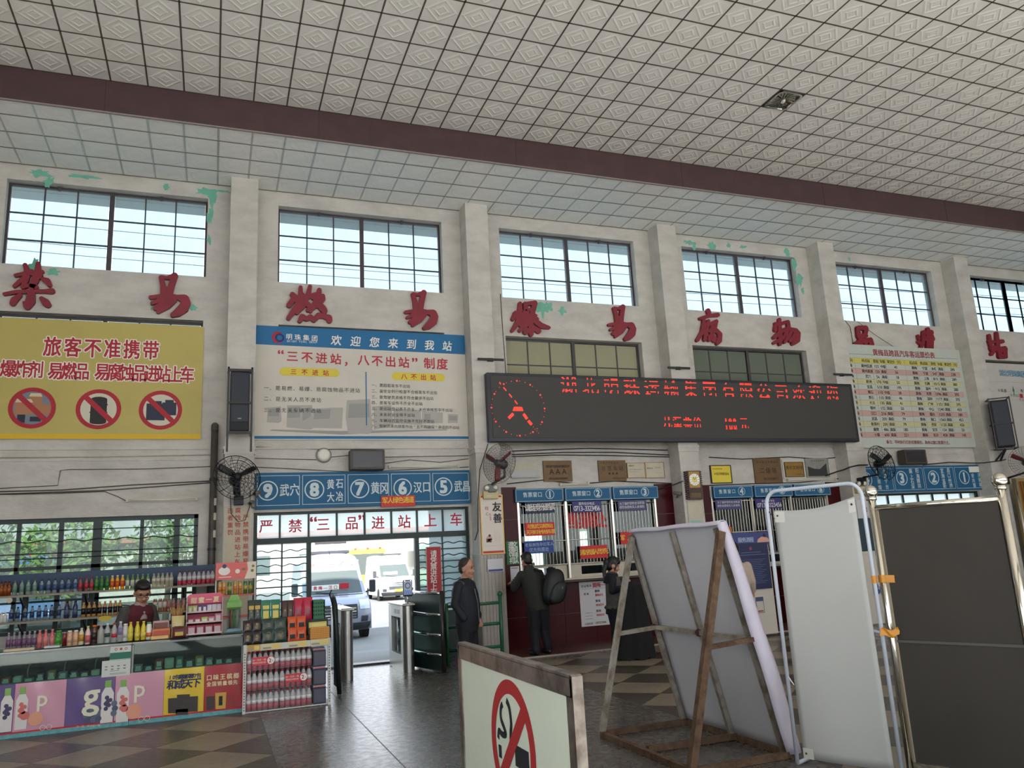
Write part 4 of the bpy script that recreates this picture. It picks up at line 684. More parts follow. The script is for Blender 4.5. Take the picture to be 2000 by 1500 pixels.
# ------------------------------------------------------------------ red wall characters
char_m = M('red_character_face', (138, 30, 48), 0.45, var=0.18, scale=5)
def hull2(a, b):
    """outline of two discs (x,z,w)"""
    ax, az, aw = a; bx, bz, bw = b; ra, rb = aw / 2, bw / 2
    pts = [(ax + ra * math.cos(2 * PI * i / 12), az + ra * math.sin(2 * PI * i / 12)) for i in range(12)] + [(bx + rb * math.cos(2 * PI * i / 12), bz + rb * math.sin(2 * PI * i / 12)) for i in range(12)]
    pts = sorted(set(pts)); lo = []; hi = []
    for p in pts:
        while len(lo) > 1 and (lo[-1][0] - lo[-2][0]) * (p[1] - lo[-2][1]) - (lo[-1][1] - lo[-2][1]) * (p[0] - lo[-2][0]) <= 0: lo.pop()
        lo.append(p)
    for p in reversed(pts):
        while len(hi) > 1 and (hi[-1][0] - hi[-2][0]) * (p[1] - hi[-2][1]) - (hi[-1][1] - hi[-2][1]) * (p[0] - hi[-2][0]) <= 0: hi.pop()
        hi.append(p)
    return lo[:-1] + hi[:-1]
def brush_char(strokes, dx=0, dz=0):
    mb = MB(); k = 0
    for st in strokes:
        for a, b in zip(st[:-1], st[1:]):
            k += 1
            mb.prism(hull2((a[0] + dx, a[1] + dz, a[2] * 1.02), (b[0] + dx, b[1] + dz, b[2] * 1.02)), -0.065 - 0.0004 * (k % 7), -0.002)
    return mb
seq = [('禁', 0, 0, 'red brush-style wall character at the far left, above the yellow banner'), ('易', 0, 0, 'red brush-style wall character above the right end of the yellow banner'),
       ('燃', 0, 0, 'red brush-style wall character above the left half of the blue and white rules banner'), ('易', 1, 1, 'red brush-style wall character above the right half of the blue and white rules banner'),
       ('爆', 0, 0, 'red brush-style wall character above the left end of the LED display'), ('易', 2, 2, 'red brush-style wall character under the right half of the third high window'),
       ('腐', 0, 0, 'red brush-style wall character under the left half of the fourth high window'), ('物', 0, 0, 'red brush-style wall character above the right end of the LED display'),
       ('品', 0, 0, 'red wall character half hidden by the top left of the fare table'), ('进', 0, 0, 'red wall character half hidden by the top right of the fare table'), ('站', 0, 0, 'red brush-style wall character at the far right beside the pillar')]
for ch, kind, shift, lab in seq:
    dx, dz = (0, 0) if shift == 0 else D['yi_shift'][shift - 1]
    o = obj('wall_character', brush_char(D['chars'][ch], dx, dz), char_m); tag(o, lab, 'wall letter', 'red characters across the wall')

# ------------------------------------------------------------------ banners and signs
def flat_sign(name, label, cat, x0, x1, z0, z1, y, mat, th=0.02, group=None, border=None, bw=.02):
    t = thing(name, label, cat, ((x0 + x1) / 2, y, z0), 0, group)
    obj('board', MB().box(x0, x1, y, y + th, z0, z1), mat, t)
    if border: obj('border', MB().box(x0 - bw, x0, y - .008, y + th, z0 - bw, z1 + bw).box(x1, x1 + bw, y - .008, y + th, z0 - bw, z1 + bw).box(x0, x1, y - .008, y + th, z1, z1 + bw).box(x0, x1, y - .008, y + th, z0 - bw, z0), border, t)
    return t
vinyl_y = M('yellow_vinyl', (194, 178, 98), .55, var=.06, scale=2, bump=.05, bscale=3)
red_ink = M('red_ink', (176, 30, 44), .6); white_ink = M('white_ink', (236, 234, 226), .6); black_ink = M('black_ink', (34, 34, 38), .6)
halo_ink = M('white_halo_ink', (240, 236, 226), .6)
t = flat_sign('yellow_banner', 'yellow vinyl banner with red lettering and three prohibition rings', 'banner', -5.45, -2.563, 3.583, 5.395, -.03, vinyl_y)
obj('bottom_band', MB().rect(-5.45, -2.563, 3.583, 3.66, -.0305), M('deep_yellow_ink', (224, 182, 30), .55), t)
letters(t, red_ink, D['yellow'], -.034, .018, 1.02, .76)
for q in D['yellow']:
    hm = MB()
    for i_ in range(8): text(hm, [q[0], q[1] + .014 * math.cos(i_ * PI / 4), q[2] + .014 * math.sin(i_ * PI / 4), q[3] + .014 * math.cos(i_ * PI / 4), q[4] + .014 * math.sin(i_ * PI / 4), q[5]], -.0322 - .00005 * i_, .02, 1.02, .76)
    tag(obj('lettering_halo', hm, halo_ink, t), kind='stuff')
for k, (cx, cz, _) in enumerate(D['yellow_rings']):
    r = .305
    obj('picture_disc', MB().disc(cx, cz, r, -.0315), M('pale_disc', (214, 208, 186), .6) if k else M('blue_grey_disc', (120, 130, 140), .6), t)
    if k == 0:
        pm = M('crate_print', (176, 120, 84), .6); pw = M('crate_print_pale', (222, 200, 170), .6); pd = M('dark_print', (36, 40, 60), .6)
        obj('picture', MB().rect(cx - .22, cx + .01, cz - .10, cz + .08, -.0325).rect(cx - .05, cx + .12, cz + .05, cz + .20, -.033).rect(cx + .04, cx + .24, cz - .1, cz + .06, -.0327), pm, t)
        obj('picture', MB().flat([(cx - .22, cz + .08), (cx + .01, cz + .08), (cx - .02, cz + .13), (cx - .2, cz + .13)], -.0333).flat([(cx - .05, cz + .17), (cx + .12, cz + .17), (cx + .1, cz + .22), (cx - .03, cz + .22)], -.0333), pw, t)
        obj('picture', MB().rect(cx - .18, cx - .08, cz - .22, cz - .1, -.0333).rect(cx - .02, cx + .12, cz - .2, cz - .13, -.0333), pd, t)
    if k == 1: obj('picture', MB().rect(cx - .11, cx + .11, cz - .2, cz + .14, -.0325).disc(cx, cz + .15, .11, -.0326, rz=.04).disc(cx, cz - .2, .11, -.0326, rz=.03).rect(cx - .12, cx + .12, cz - .06, cz - .04, -.0328).rect(cx - .12, cx + .12, cz + .06, cz + .08, -.0328), M('drum_print', (32, 30, 28), .6), t)
    if k == 2: obj('picture', MB().bbox(cx - .2, cx + .06, -.0332, -.0328, cz - .16, cz + .1, .0001).rect(cx - .15, cx + .01, cz + .1, cz + .14, -.033).rect(cx + .02, cx + .22, cz - .08, cz + .12, -.0327).rect(cx + .06, cx + .18, cz + .12, cz + .16, -.0327), M('navy_can_print', (40, 44, 66), .6), t)
    s_ = MB().ring(cx, cz, r * .80, r, -.0345)
    a = .84 * r * math.cos(PI / 4); s_.line(cx - a, cz + a, cx + a, cz - a, .075, -.0347)
    obj('prohibition_ring', s_, red_ink, t)

vinyl_w = M('white_vinyl', (214, 207, 194), .55, var=.05, scale=2, bump=.05, bscale=3)
blue_ink = M('blue_ink', (22, 108, 158), .55)
t = flat_sign('rules_banner', 'white rules banner with blue top band and pale bus picture', 'banner', -1.785, 1.782, 3.575, 5.465, -.03, vinyl_w)
zb = (D['wb_band'][0] + D['wb_band'][1]) / 2
obj('top_band', MB().flat([(-1.785, D['wb_band'][0]), (1.782, D['wb_band'][1]), (1.782, 5.465), (-1.785, 5.465)], -.0305), blue_ink, t)
obj('bottom_band', MB().rect(-1.785, 1.782, 3.59, 3.635, -.0305), blue_ink, t)
bus_ink = M('pale_bus_print', (178, 174, 166), .6); bus_ink2 = M('bus_glass_print', (158, 157, 152), .6)
mb = MB()
for k, p in enumerate(D['wb_bus']): obj('bus_print', MB().flat(list(reversed(p)), -.0306 - .0001 * k), bus_ink, t)
for p in D['wb_wind']: obj('bus_glass_print', MB().flat(list(reversed(p)), -.0318), bus_ink2, t)
mb.flat([(-1.55, 3.72), (-.4, 3.66), (.4, 3.70), (1.4, 3.74), (1.4, 3.76), (-.4, 3.72), (-1.5, 3.74)], -.0305)
obj('bus_print', mb, bus_ink2, t)
W_ = D['wb']; crimson = M('crimson_ink', (186, 36, 62), .6)
letters(t, white_ink, W_[0:1], -.034, .012, 1.1); letters(t, white_ink, W_[1:2], -.034, 0, .9, .72)
letters(t, white_ink, W_[2:3], -.034, .014, 1.0, .95, .12)
for q in W_[3:]: letters(t, crimson, [q], -.036, .016, 1.08 if q[0] not in '“”' else 1.4)
letters(t, black_ink, D['wl'], -.036, .004, 1.1, big=.2)
for (a, b, c, d) in D['wb_pills']:
    r = (d - c) / 2; zc = (c + d) / 2
    obj('heading_pill', MB().flat([(b - r + r * math.cos(-PI / 2 + PI * i / 12), zc + r * math.sin(-PI / 2 + PI * i / 12)) for i in range(13)] + [(a + r + r * math.cos(PI / 2 + PI * i / 12), zc + r * math.sin(PI / 2 + PI * i / 12)) for i in range(13)], -.034), M('yellow_ink', (224, 204, 70), .6), t)
(a, b), (c, d) = D['wb_div']; obj('divider', MB().line(a, b, c, d, .018, -.034), blue_ink, t)
lx, lz = D['wb_logo']
obj('logo', MB().ring(lx, lz, .055, .10, -.034, 30, .9, 5.6), red_ink, t); obj('logo', MB().ring(lx + .025, lz - .005, .042, .075, -.0345, 30), M('navy_ink', (24, 50, 110), .6), t)

# LED display
t = thing('led_display', 'long black LED display with red lettering across two bays', 'LED display', (6, -.45, 3.47))
x0, x1, z0, z1 = D['led_rect']
obj('cabinet', MB().bbox(x0, x1, -.50, -.38, z0, z1, .012), M('led_cabinet', (26, 30, 38), .4), t)
obj('screen', MB().box(x0 + .07, x1 - .07, -.508, -.50, z0 + .07, z1 - .06), M('led_face', (62, 61, 58), .6, var=.04, scale=30), t)
mb = MB()
def led_char(ch, cx, cz, h, rows, n=16, sx=1.0):
    v, f = glyph(ch, 0.0)
    tris = []
    for q in f:
        for i in range(1, len(q) - 1): tris.append((v[q[0]], v[q[i]], v[q[i + 1]]))
    T_ = np.array(tris); st = h / n * .5
    for j in range(n):
        if j not in rows: continue
        runs = []
        for i in range(n):
            px = -.46 + .92 * (i + .5) / n; py = .46 - .92 * (j + .5) / n
            a = T_[:, 0]; b = T_[:, 1]; c = T_[:, 2]
            d1 = (px - b[:, 0]) * (a[:, 1] - b[:, 1]) - (a[:, 0] - b[:, 0]) * (py - b[:, 1]); d2 = (px - c[:, 0]) * (b[:, 1] - c[:, 1]) - (b[:, 0] - c[:, 0]) * (py - c[:, 1]); d3 = (px - a[:, 0]) * (c[:, 1] - a[:, 1]) - (c[:, 0] - a[:, 0]) * (py - a[:, 1])
            inside = (((d1 >= 0) & (d2 >= 0) & (d3 >= 0)) | ((d1 <= 0) & (d2 <= 0) & (d3 <= 0))).any()
            if inside: X_ = cx + px * h * sx * 1.08; Z_ = cz + py * h * 1.08; mb.rect(X_ - st * .95, X_ + st * .95, Z_ - st * .8, Z_ + st * .8, -.511)
for k, q in enumerate(D['led']):
    st, xa, za, xb, zb2, h = q; n = len(st)
    rows = set((0, 1, 5, 6, 7, 11, 12, 13)) if k == 0 else set((1, 2, 3, 4, 9, 10, 11, 12))
    for i, ch in enumerate(st):
        u = i / (n - 1) if n > 1 else 0; led_char(ch, xa + (xb - xa) * u, za + (zb2 - za) * u, h * (1.02 if ord(ch) > 999 else 1.4), rows, sx=(.78 if ord(ch) > 999 else .5) if k else 1.0)
tag(obj('led_lettering', mb, M('led_red', (255, 52, 34), .5, emit=0.9), t), kind='stuff')
cx, cz, cr = D['led_clock']; mb = MB(); cr *= .97; sxk = 1.02
for i in range(60):
    a = PI / 2 - 2 * PI * i / 60; big = .016 if i % 5 == 0 else .007
    if i % 5 == 0 or (i * 7) % 5 < 3: mb.disc(cx + cr * sxk * math.cos(a), cz + cr * math.sin(a), big, -.511, 6)
for i in range(26):
    u = i / 25
    if (i // 4) % 2 == 0: mb.rect(cx - .02 - .30 * u - .008, cx - .02 - .30 * u + .008, cz + .08 + .36 * u - .012, cz + .08 + .36 * u + .012, -.511)
mb.flat([(cx - .11, cz - .05), (cx + .09, cz - .05), (cx + .07, cz + .02), (cx - .08, cz + .02)], -.511)
for (ax, az, bx, bz, w) in ((-.10, -.1, -.19, -.18, .05), (.09, -.1, .15, -.19, .05), (.17, -.22, .23, -.29, .05)): mb.line(cx + ax, cz + az, cx + bx, cz + bz, w, -.5112)
for u in (0, .3, .6, .9): mb.disc(cx + .26 + .1 * u, cz - .33 - .12 * u, .006, -.511, 6)
tag(obj('led_clock', mb, MATS['led_red'], t), kind='stuff')

# fare table
pal = M('pale_mint_vinyl', (196, 203, 192), .55, var=.04, bump=.06, bscale=3)
t = flat_sign('fare_table', 'pale fare table banner with yellow and pink rows between two pillars', 'banner', 10.225, 13.885, 3.40, 5.68, -.085, pal)
zt, zl = D['price_rows']; rh = (zt - zl) / 14; cols = D['price_cols']
stripe_y = M('row_yellow', (205, 200, 156), .6); stripe_p = M('row_pink', (204, 166, 156), .6); head_y = M('row_header', (212, 200, 104), .6)
obj('header_row', MB().rect(10.3, 13.66, zt - rh * .5, zt + rh * .5, -.0862), head_y, t)
for mat_, rows in ((stripe_y, (4, 8, 12)), (stripe_p, (2, 6, 10, 14))):
    mb = MB()
    for r in rows: mb.rect(10.3, 13.7, zt - rh * (r + .5), zt - rh * (r - .5), -.0862)
    obj('striped_rows', mb, mat_, t)
mb = MB().rect(10.3, 13.7, 5.455, 5.465, -.0864)
for c in (10.62, 11.1, 11.31, 11.5, 12.05, 12.42, 12.80, 13.02, 13.22): mb.rect(c - .003, c + .003, zt - rh * 14.5, zt + rh * .5, -.0866)
for r in range(16): mb.rect(10.3, 13.7, zt - rh * (r - .5) - .002, zt - rh * (r - .5) + .002, -.0866)
obj('rules', mb, M('grey_ink', (140, 140, 130), .6), t)
left = [('黄州低速', '155', '中级', '40'), ('黄州高速', '150', '高级', '56'), ('武穴', '56', '高级', '18'), ('新洲', '170', '中级', '50'), ('宜昌', '510', '高级', '195'), ('黄石', '110', '中级', '38'), ('黄石', '110', '高级', '46'), ('大冶', '130', '高级', '41'), ('鄂州', '132', '高级', '50'), ('汉口', '216', '高级', '79'), ('武昌', '200', '高级', '79'), ('新荣村', '200', '高级', '79'), ('襄樊', '486', '高级', '180'), ('十堰', '600', '高级', '221')]
right = [('宁波', '845', '290'), ('宁波', '547', '238'), ('上海', '810', '289'), ('石狮', '1015', '380'), ('温州', '915', '280'), ('东莞', '1096', '395'), ('深圳', '1177', '395'), ('广州', '1151', '395'), ('中山', '1240', '420'), ('烟台', '1235', '380'), ('海口', '1560', '455'), ('西安', '1120', '436'), ('安庆', '154', '50'), ('长沙', '458', '140')]
mb = MB()
def cell(s, x, z, h=.075):
    n = len(s); w = h * (1.02 if ord(s[0]) > 999 else .62)
    for i, ch in enumerate(s): put(mb, ch, x + (i - (n - 1) / 2) * w, z, h * (1.1 if ord(ch) > 999 else 1.25), -.089, .01)
for s, x in (('起点站', 10.46), ('终点站', cols[0]), ('里程', cols[1]), ('车级', cols[2]), ('审定价（元）', cols[3]), ('起点站', cols[4]), ('终点站', cols[5]), ('里程', cols[6]), ('车级', cols[7]), ('审定价（元）', cols[8])): cell(s, x, zt)
for r in range(14):
    z = zt - rh * (r + 1); a = left[r]; cell('黄梅', 10.46, z); cell(a[0], cols[0], z); cell(a[1], cols[1], z); cell(a[2], cols[2], z); cell(a[3], cols[3], z)
    b = right[r]; cell('黄梅', cols[4], z); cell(b[0], cols[5], z); cell(b[1], cols[6], z); cell('高级', cols[7], z); cell(b[2], cols[8], z)
tag(obj('lettering', mb, black_ink, t), kind='stuff')
letters(t, M('maroon_ink', (150, 48, 62), .6), [D['price_title'], D['price_foot']], -.089, .014, 1.1)

# platform direction boards
board_blue = M('board_blue', (18, 96, 138), .6, var=.05, scale=2)
def digit_ring(mb, d, cx, cz, r, y, k=1.35):
    mb.ring(cx, cz, r * .88, r, y, 32); put(mb, d, cx, cz, r * 1.9 * k / 1.35, y, .035)
t = flat_sign('platform_board', 'blue platform board numbered nine to five over the glass gate', 'sign', -1.74, 1.765, 2.475, 3.045, -.05, board_blue, .044)
mb = MB()
sign_white = M('sign_white', (206, 220, 222), .5)
for d, x, z in D['plat']: rg = MB(); digit_ring(rg, d, x, z, .155, -.054); obj('circled_number', rg, sign_white, t)
letters(t, sign_white, D['plat_t'], -.054, .014, 1.04, .74)
ed = [-1.74] + D['plat_div'] + [1.765]
for a, b in zip(ed[:-1], ed[1:]): a += .02; b -= .02; mb.rect(a, b, 2.992, 3.0, -.0535).rect(a, b, 2.53, 2.538, -.0535).rect(a, a + .008, 2.53, 3.0, -.0535).rect(b - .008, b, 2.53, 3.0, -.0535)
tag(obj('outline', mb, sign_white, t), kind='stuff')
a, b, c, d = D['jun']; t = flat_sign('gate_sticker', 'small red sign with yellow lettering hung on the lower edge of the platform board', 'sign', a, b, c, d, -.075, M('sticker_red', (206, 48, 36), .5), .015)
letters(t, M('sticker_yellow', (244, 208, 60), .5), [D['jun_t']], -.078, .009, 1.05, .9)
t = flat_sign('platform_board', 'blue platform board numbered four to one under the fare table', 'sign', 10.23, 13.90, 2.445, 3.005, -.05, board_blue, .044)
mb = MB()
for d, x, z in [['4', 10.5, 2.73]] + D['plat5_n']: rg = MB(); digit_ring(rg, d, x, z, .155, -.054); obj('circled_number', rg, sign_white, t)
letters(t, sign_white, D['plat5_t'], -.054, .01, 1.06, .9)
ed = [10.23] + D['plat5_div'] + [13.9]
for a, b in zip(ed[:-1], ed[1:]): a += .02; b -= .02; mb.rect(a, b, 2.955, 2.963, -.0535).rect(a, b, 2.49, 2.498, -.0535).rect(a, a + .008, 2.49, 2.96, -.0535).rect(b - .008, b, 2.49, 2.96, -.0535)
tag(obj('outline', mb, sign_white, t), kind='stuff'); a, b, c, d = D['plat5_cover']; obj('cover_patch', MB().box(a, b, -.058, -.052, c, d), white_ink, t)
# ticket window boards
tb = ['one', 'two', 'three', 'four', 'five', 'six']
for k, (rc, tx_, dg) in enumerate(D['tick3'] + D['tick4']):
    z0, z1 = (2.465, 2.70) if k < 3 else (2.43, 2.665)
    t = flat_sign('ticket_window_board', 'blue ticket window board with circled number %s' % tb[k], 'sign', rc[0], rc[1], z0, z1, -.07, board_blue, .05, 'blue boards over the ticket windows')
    zc = (z0 + z1) / 2 + .01; mb = MB(); q = list(tx_); q[2] = q[4] = zc; text(mb, q, -.074, .008, 1.05, .95); digit_ring(mb, str(k + 1), dg[0], zc, .082, -.074)
    a, b = rc[0] + .012, rc[1] - .012; mb.rect(a, b, z1 - .018, z1 - .012, -.0735).rect(a, b, z0 + .012, z0 + .018, -.0735).rect(a, a + .006, z0 + .012, z1 - .012, -.0735).rect(b - .006, b, z0 + .012, z1 - .012, -.0735)
    tag(obj('lettering', mb, MATS['sign_white'], t), kind='stuff')
# notices on the ticket bars
purple = M('violet_notice', (56, 50, 118), .5); redn = M('red_notice', (204, 36, 34), .5); bluen = M('blue_notice', (30, 66, 140), .5); navy_n = M('indigo_notice', (34, 32, 74), .5); yel = MATS['sticker_yellow']
spec = {'id': (navy_n, white_ink, 'indigo notice with bold white lettering below window board one'), 'tel': (purple, white_ink, 'violet telephone notice below window board two'), 'ins': (M('slate_notice', (72, 74, 122), .5), white_ink, 'slate violet two-line notice below window board three'),
        'wuhan': (redn, yel, 'red notice with two yellow lines on the first ticket window bars'), 'old': (bluen, M('pale_blue_ink', (170, 190, 215), .6), 'blue priority notice low on the first ticket window bars'), 'fire': (redn, yel, 'red notice with yellow lettering low on the second ticket window bars'),
        'army': (redn, yel, 'red notice with yellow lettering on the third ticket window bars'), 'ins4': (MATS['slate_notice'], white_ink, 'slate violet two-line notice below window board four'), 'tel4': (purple, white_ink, 'violet telephone notice below window board five')}
for k, v in D['signs'].items():
    a, b, c, d = v[0]; t = flat_sign('window_notice', spec[k][2], 'notice', a, b, c, d, -.035, spec[k][0], .012, 'notices on the ticket window bars')
    letters(t, spec[k][1], v[1:], -.038, .008 if v[1][5] > .07 else 0, 1.05, .95)
for q in D['shoupiao']:
    mb = text(MB(), q, .055, .03, 1.1)
    tag(obj('glass_lettering', mb, M('glass_red', (196, 40, 42), .5)), {'售': 'large red character on the second ticket glass, leftmost of three', '票': 'large red character on the second ticket glass, middle of three', '处': 'large red character on the second ticket glass, rightmost of three'}[q[0]], 'letter', 'red characters on the ticket glass')
a, b, c, d = D['wenming'][0]
t = flat_sign('queue_sign', 'green vertical two-column sign beside the first ticket window', 'sign', a - .02, b, c, d, -.035, M('queue_green', (36, 108, 62), .5), .012)
vletters(t, white_ink, '文明排队', b - .07, d - .06, b - .06, c + .06, .105, -.038, .015); vletters(t, white_ink, '遵德守礼', a + .065, d - .06, a + .075, c + .06, .105, -.038, .015)

# ------------------------------------------------------------------ plaques and frames on the wall
wood_m = M('walnut', (70, 40, 30), .4, var=.3, scale=12, stretch=(1, 1, 6)); bronze_m = M('brushed_bronze', (116, 90, 58), .5, .3, var=.2, scale=6); brass_p = M('brass_plate', (158, 124, 62), .35, .6, var=.1)
paper_m = M('aged_paper', (206, 198, 178), .8, var=.08); gold_p = M('bright_gold_plate', (226, 204, 66), .45, .2); dark_frame = M('black_wood_frame', (30, 26, 26), .4)
grey_clear = M('dusty_plastic', (150, 150, 140), .35, var=.2, scale=7); dark_ink2 = M('engraved_ink', (36, 24, 15), .7)
def plaque(key, label, mat, border, lines, bw=.012, cat='plaque'):
    a, b, c, d = D['plaques'][key]; t = flat_sign('wall_plaque', label, cat, a, b, c, d, -.03, mat, .03, 'plaques over the ticket windows', border, bw)
    for st, u0, u1, v, h in lines:
        letters(t, dark_ink2, [[st, a + (b - a) * u0, c + (d - c) * v, a + (b - a) * u1, c + (d - c) * v, h]], -.033, .006, 1.1)
    return t
plaque('aaa', 'brown bronze plaque with three large letters, leftmost over the ticket windows', bronze_m, None, [('湖北省汽车客运站等级站牌', .12, .88, .72, .05), ('AAA', .28, .72, .47, .10), ('湖北省道路运输管理局', .2, .8, .14, .04)])
plaque('demo', 'brown bronze plaque with three stars, right of the three-letter plaque', bronze_m, None, [('全国汽车客运站', .1, .7, .88, .035), ('示范车站', .18, .82, .60, .085), ('★★★', .38, .65, .36, .05), ('中国道路运输协会', .5, .95, .12, .03)])
t = plaque('c1', 'pale framed certificate, left one of two beside the starred plaque', paper_m, brass_p, [('荣誉证书', .12, .35, .82, .03), ('特授予黄梅汽车客运站', .15, .8, .55, .016), ('优秀单位称号', .15, .6, .4, .016)], .008, 'certificate')
t = plaque('c2', 'pale framed certificate, right one of two beside the starred plaque', paper_m, brass_p, [('荣誉证书', .1, .35, .62, .03), ('先进集体', .55, .8, .66, .02), ('二〇一二年', .55, .85, .3, .016)], .008, 'certificate')
plaque('gold', 'bright yellow framed plaque right of the wall clock', gold_p, dark_frame, [('黄冈市委精神文明委', .1, .55, .82, .022), ('十佳文明客运站', .17, .84, .52, .055)], .016)
plaque('second', 'largest bronze plaque, over ticket window five', bronze_m, None, [('湖北省汽车客运站', .14, .86, .84, .045), ('二级站', .28, .72, .5, .11), ('湖北省交通厅', .34, .74, .16, .05)])
plaque('youth', 'small brass plaque in the pale panel beside the largest plaque', brass_p, dark_frame, [('青年文明号', .12, .88, .62, .08), ('共青团黄冈市委', .55, .92, .16, .022)], .008)
t = plaque('cloth', 'dusty clear-fronted frame with a dark drape inside, rightmost on the wall', grey_clear, MATS['grey_rail'], [('先进单位荣誉', .3, .8, .88, .035)], .006)
a, b, c, d = D['plaques']['cloth']; obj('drape', MB().flat([(a + .05, c + .02), (b - .05, c + .02), (b - .05, c + .28), ((a + b) / 2 + .06, c + .16), ((a + b) / 2 - .08, c + .17), (a + .05, c + .22)], -.0325), M('dark_drape', (52, 52, 50), .7), t)
a, b, c, d = D['plaques']['wframe']; tag(obj('backing_panel', MB().box(a, b, -.018, 0, c, d), M('white_panel', (214, 208, 196), .6)), 'white backing panel behind the small brass plaque', 'panel')
a, b, c, d = D['plaques']['holder']; t = thing('wall_tray', 'empty pale acrylic leaflet tray above the first ticket board', 'tray', ((a + b) / 2, -.02, c))
obj('tray', MB().box(a, b, -.03, 0, c, c + .13), M('acrylic_grey', (176, 174, 166), .3), t); obj('tray_lip', MB().box(a, b, -.06, -.03, c - .01, c + .02), MATS['grey_rail'], t)
obj('backing', MB().box(a, b - .01, -.008, 0, c + .13, d + .02), paper_m, t)

# ------------------------------------------------------------------ pendulum wall clock on the third pillar
a, b, c, d = 5.83, 6.19, 2.40, 2.93
t = thing('wall_clock', 'dark carved wooden wall clock with silver dial on the third pillar', 'clock', (6.0, -.40, c))
mb = MB().box(a + .04, b - .04, -.45, -.372, c, d)
n = 13
for i in range(n):
    z = c + (d - c) * (i + .5) / n
    mb.box(a + .005, a + .045, -.44, -.375, z - .014, z + .014).box(b - .045, b - .005, -.44, -.375, z - .014, z + .014)
obj('case', mb, wood_m, t); fx, fz = 6.01, 2.765
obj('dial_plate', MB().box(fx - .115, fx + .115, -.455, -.45, fz - .15, fz + .15), brass_p, t)
obj('dial', MB().ring(fx, fz, .062, .11, -.457, 36), M('silver_dial', (222, 222, 214), .25, .5), t); obj('dial_centre', MB().disc(fx, fz, .062, -.457), M('gold_dial', (196, 180, 110), .3, .6), t)
mb = MB()
for i in range(12): q = PI * 2 * i / 12; mb.line(fx + .075 * math.cos(q), fz + .075 * math.sin(q), fx + .10 * math.cos(q), fz + .10 * math.sin(q), .009, -.4585)
obj('numerals', mb, black_ink, t); obj('hour_hand', MB().line(fx, fz, fx - .03, fz + .045, .01, -.459), black_ink, t); obj('minute_hand', MB().line(fx, fz, fx + .05, fz + .055, .006, -.4592), black_ink, t)
obj('name_plate', MB().box(fx - .11, fx + .11, -.455, -.45, 2.43, 2.52), bronze_m, t)
t = flat_sign('pillar_notice', 'blank cream sheet on the third pillar under the clock', 'notice', 5.85, 6.17, 1.75, 2.39, -.385, paper_m, .01); obj('green_print', MB().rect(5.87, 6.13, 1.80, 2.02, -.387), M('mint_print', (150, 196, 184), .6), t)

# ------------------------------------------------------------------ things on pillar fronts
x0, x1 = -2.185, -1.83; t = flat_sign('pillar_warning_board', 'cream vertical board with red columns of text on the pillar left of the gate', 'sign', x0, x1, .9, 2.515, -.395, M('cream_board', (196, 184, 160), .6, var=.06), .02, None, M('pale_edge2', (214, 208, 194), .6), .008)
rb = M('brick_red_ink', (168, 58, 48), .6)
for st, xa, za, xb, zb2 in D['p1cols']: vletters(t, rb, st, xa + .0, za, xb, zb2, .085, -.398, .012)
a, b, c, d = D['youshan']; t = flat_sign('value_poster', 'gold-framed white poster with two large black characters on the tiled pillar', 'poster', 1.83, 2.205, 1.62, 2.57, -.40, M('poster_white', (226, 216, 204), .55), .02, None, M('gold_frame', (214, 168, 70), .35, .4), .012)
obj('band', MB().rect(1.835, 2.2, 2.54, 2.57, -.402), M('poster_red', (190, 54, 44), .55), t); obj('band', MB().rect(1.835, 2.2, 1.625, 1.66, -.402), M('poster_red', (190, 54, 44), .55), t)
vletters(t, black_ink, '友善', 2.11, 2.38, 2.115, 2.19, .165, -.403, .022); vletters(t, rb, '核心', 1.93, 2.36, 1.94, 2.27, .07, -.403)
mb = MB(); vtext(mb, '的价值观', 1.99, 2.26, 1.99, 2.17, .03, -.403); obj('lettering', mb, rb, t)
mb = MB()
for i in range(4): mb.rect(2.05 + .03 * i, 2.053 + .03 * i, 1.80, 2.02 - .03 * i, -.402)
mb.rect(1.86, 2.18, 1.745, 1.748, -.402); tag(obj('fine_print', mb, M('faint_ink', (190, 170, 150), .6), t), kind='stuff')
obj('picture', MB().disc(1.95, 1.86, .05, -.4025).rect(1.90, 2.0, 1.80, 1.86, -.4025), M('peach_print', (206, 168, 150), .6), t); obj('picture', MB().disc(1.96, 1.91, .022, -.4028).rect(1.90, 1.93, 1.80, 1.86, -.4029).rect(1.96, 1.985, 1.80, 1.84, -.4029), M('brown_print', (96, 60, 56), .6), t)
a, b, c, d = D['qr']; t = flat_sign('payment_notice', 'small white payment sheet with violet band on the tiled pillar', 'notice', a - .03, b - .03, c, d, -.415, M('sheet_white', (212, 210, 212), .6), .004); obj('band', MB().rect(a - .02, b - .04, c + .005, c + .04, -.416), M('violet_ink', (74, 74, 140), .6), t)
a, b, c, d = D['wechat']; t = flat_sign('counter_notice', 'white sheet with small black figures beside the green queue sign', 'notice', a, b, c, d, -.03, MATS['sheet_white'], .008); obj('figures', MB().disc((a + b) / 2, c + .08, .022, -.031).disc((a + b) / 2 - .035, c + .055, .016, -.031).disc((a + b) / 2 + .035, c + .055, .016, -.031), black_ink, t); obj('heading', MB().rect(a + .02, b - .02, d - .035, d - .025, -.031), black_ink, t)
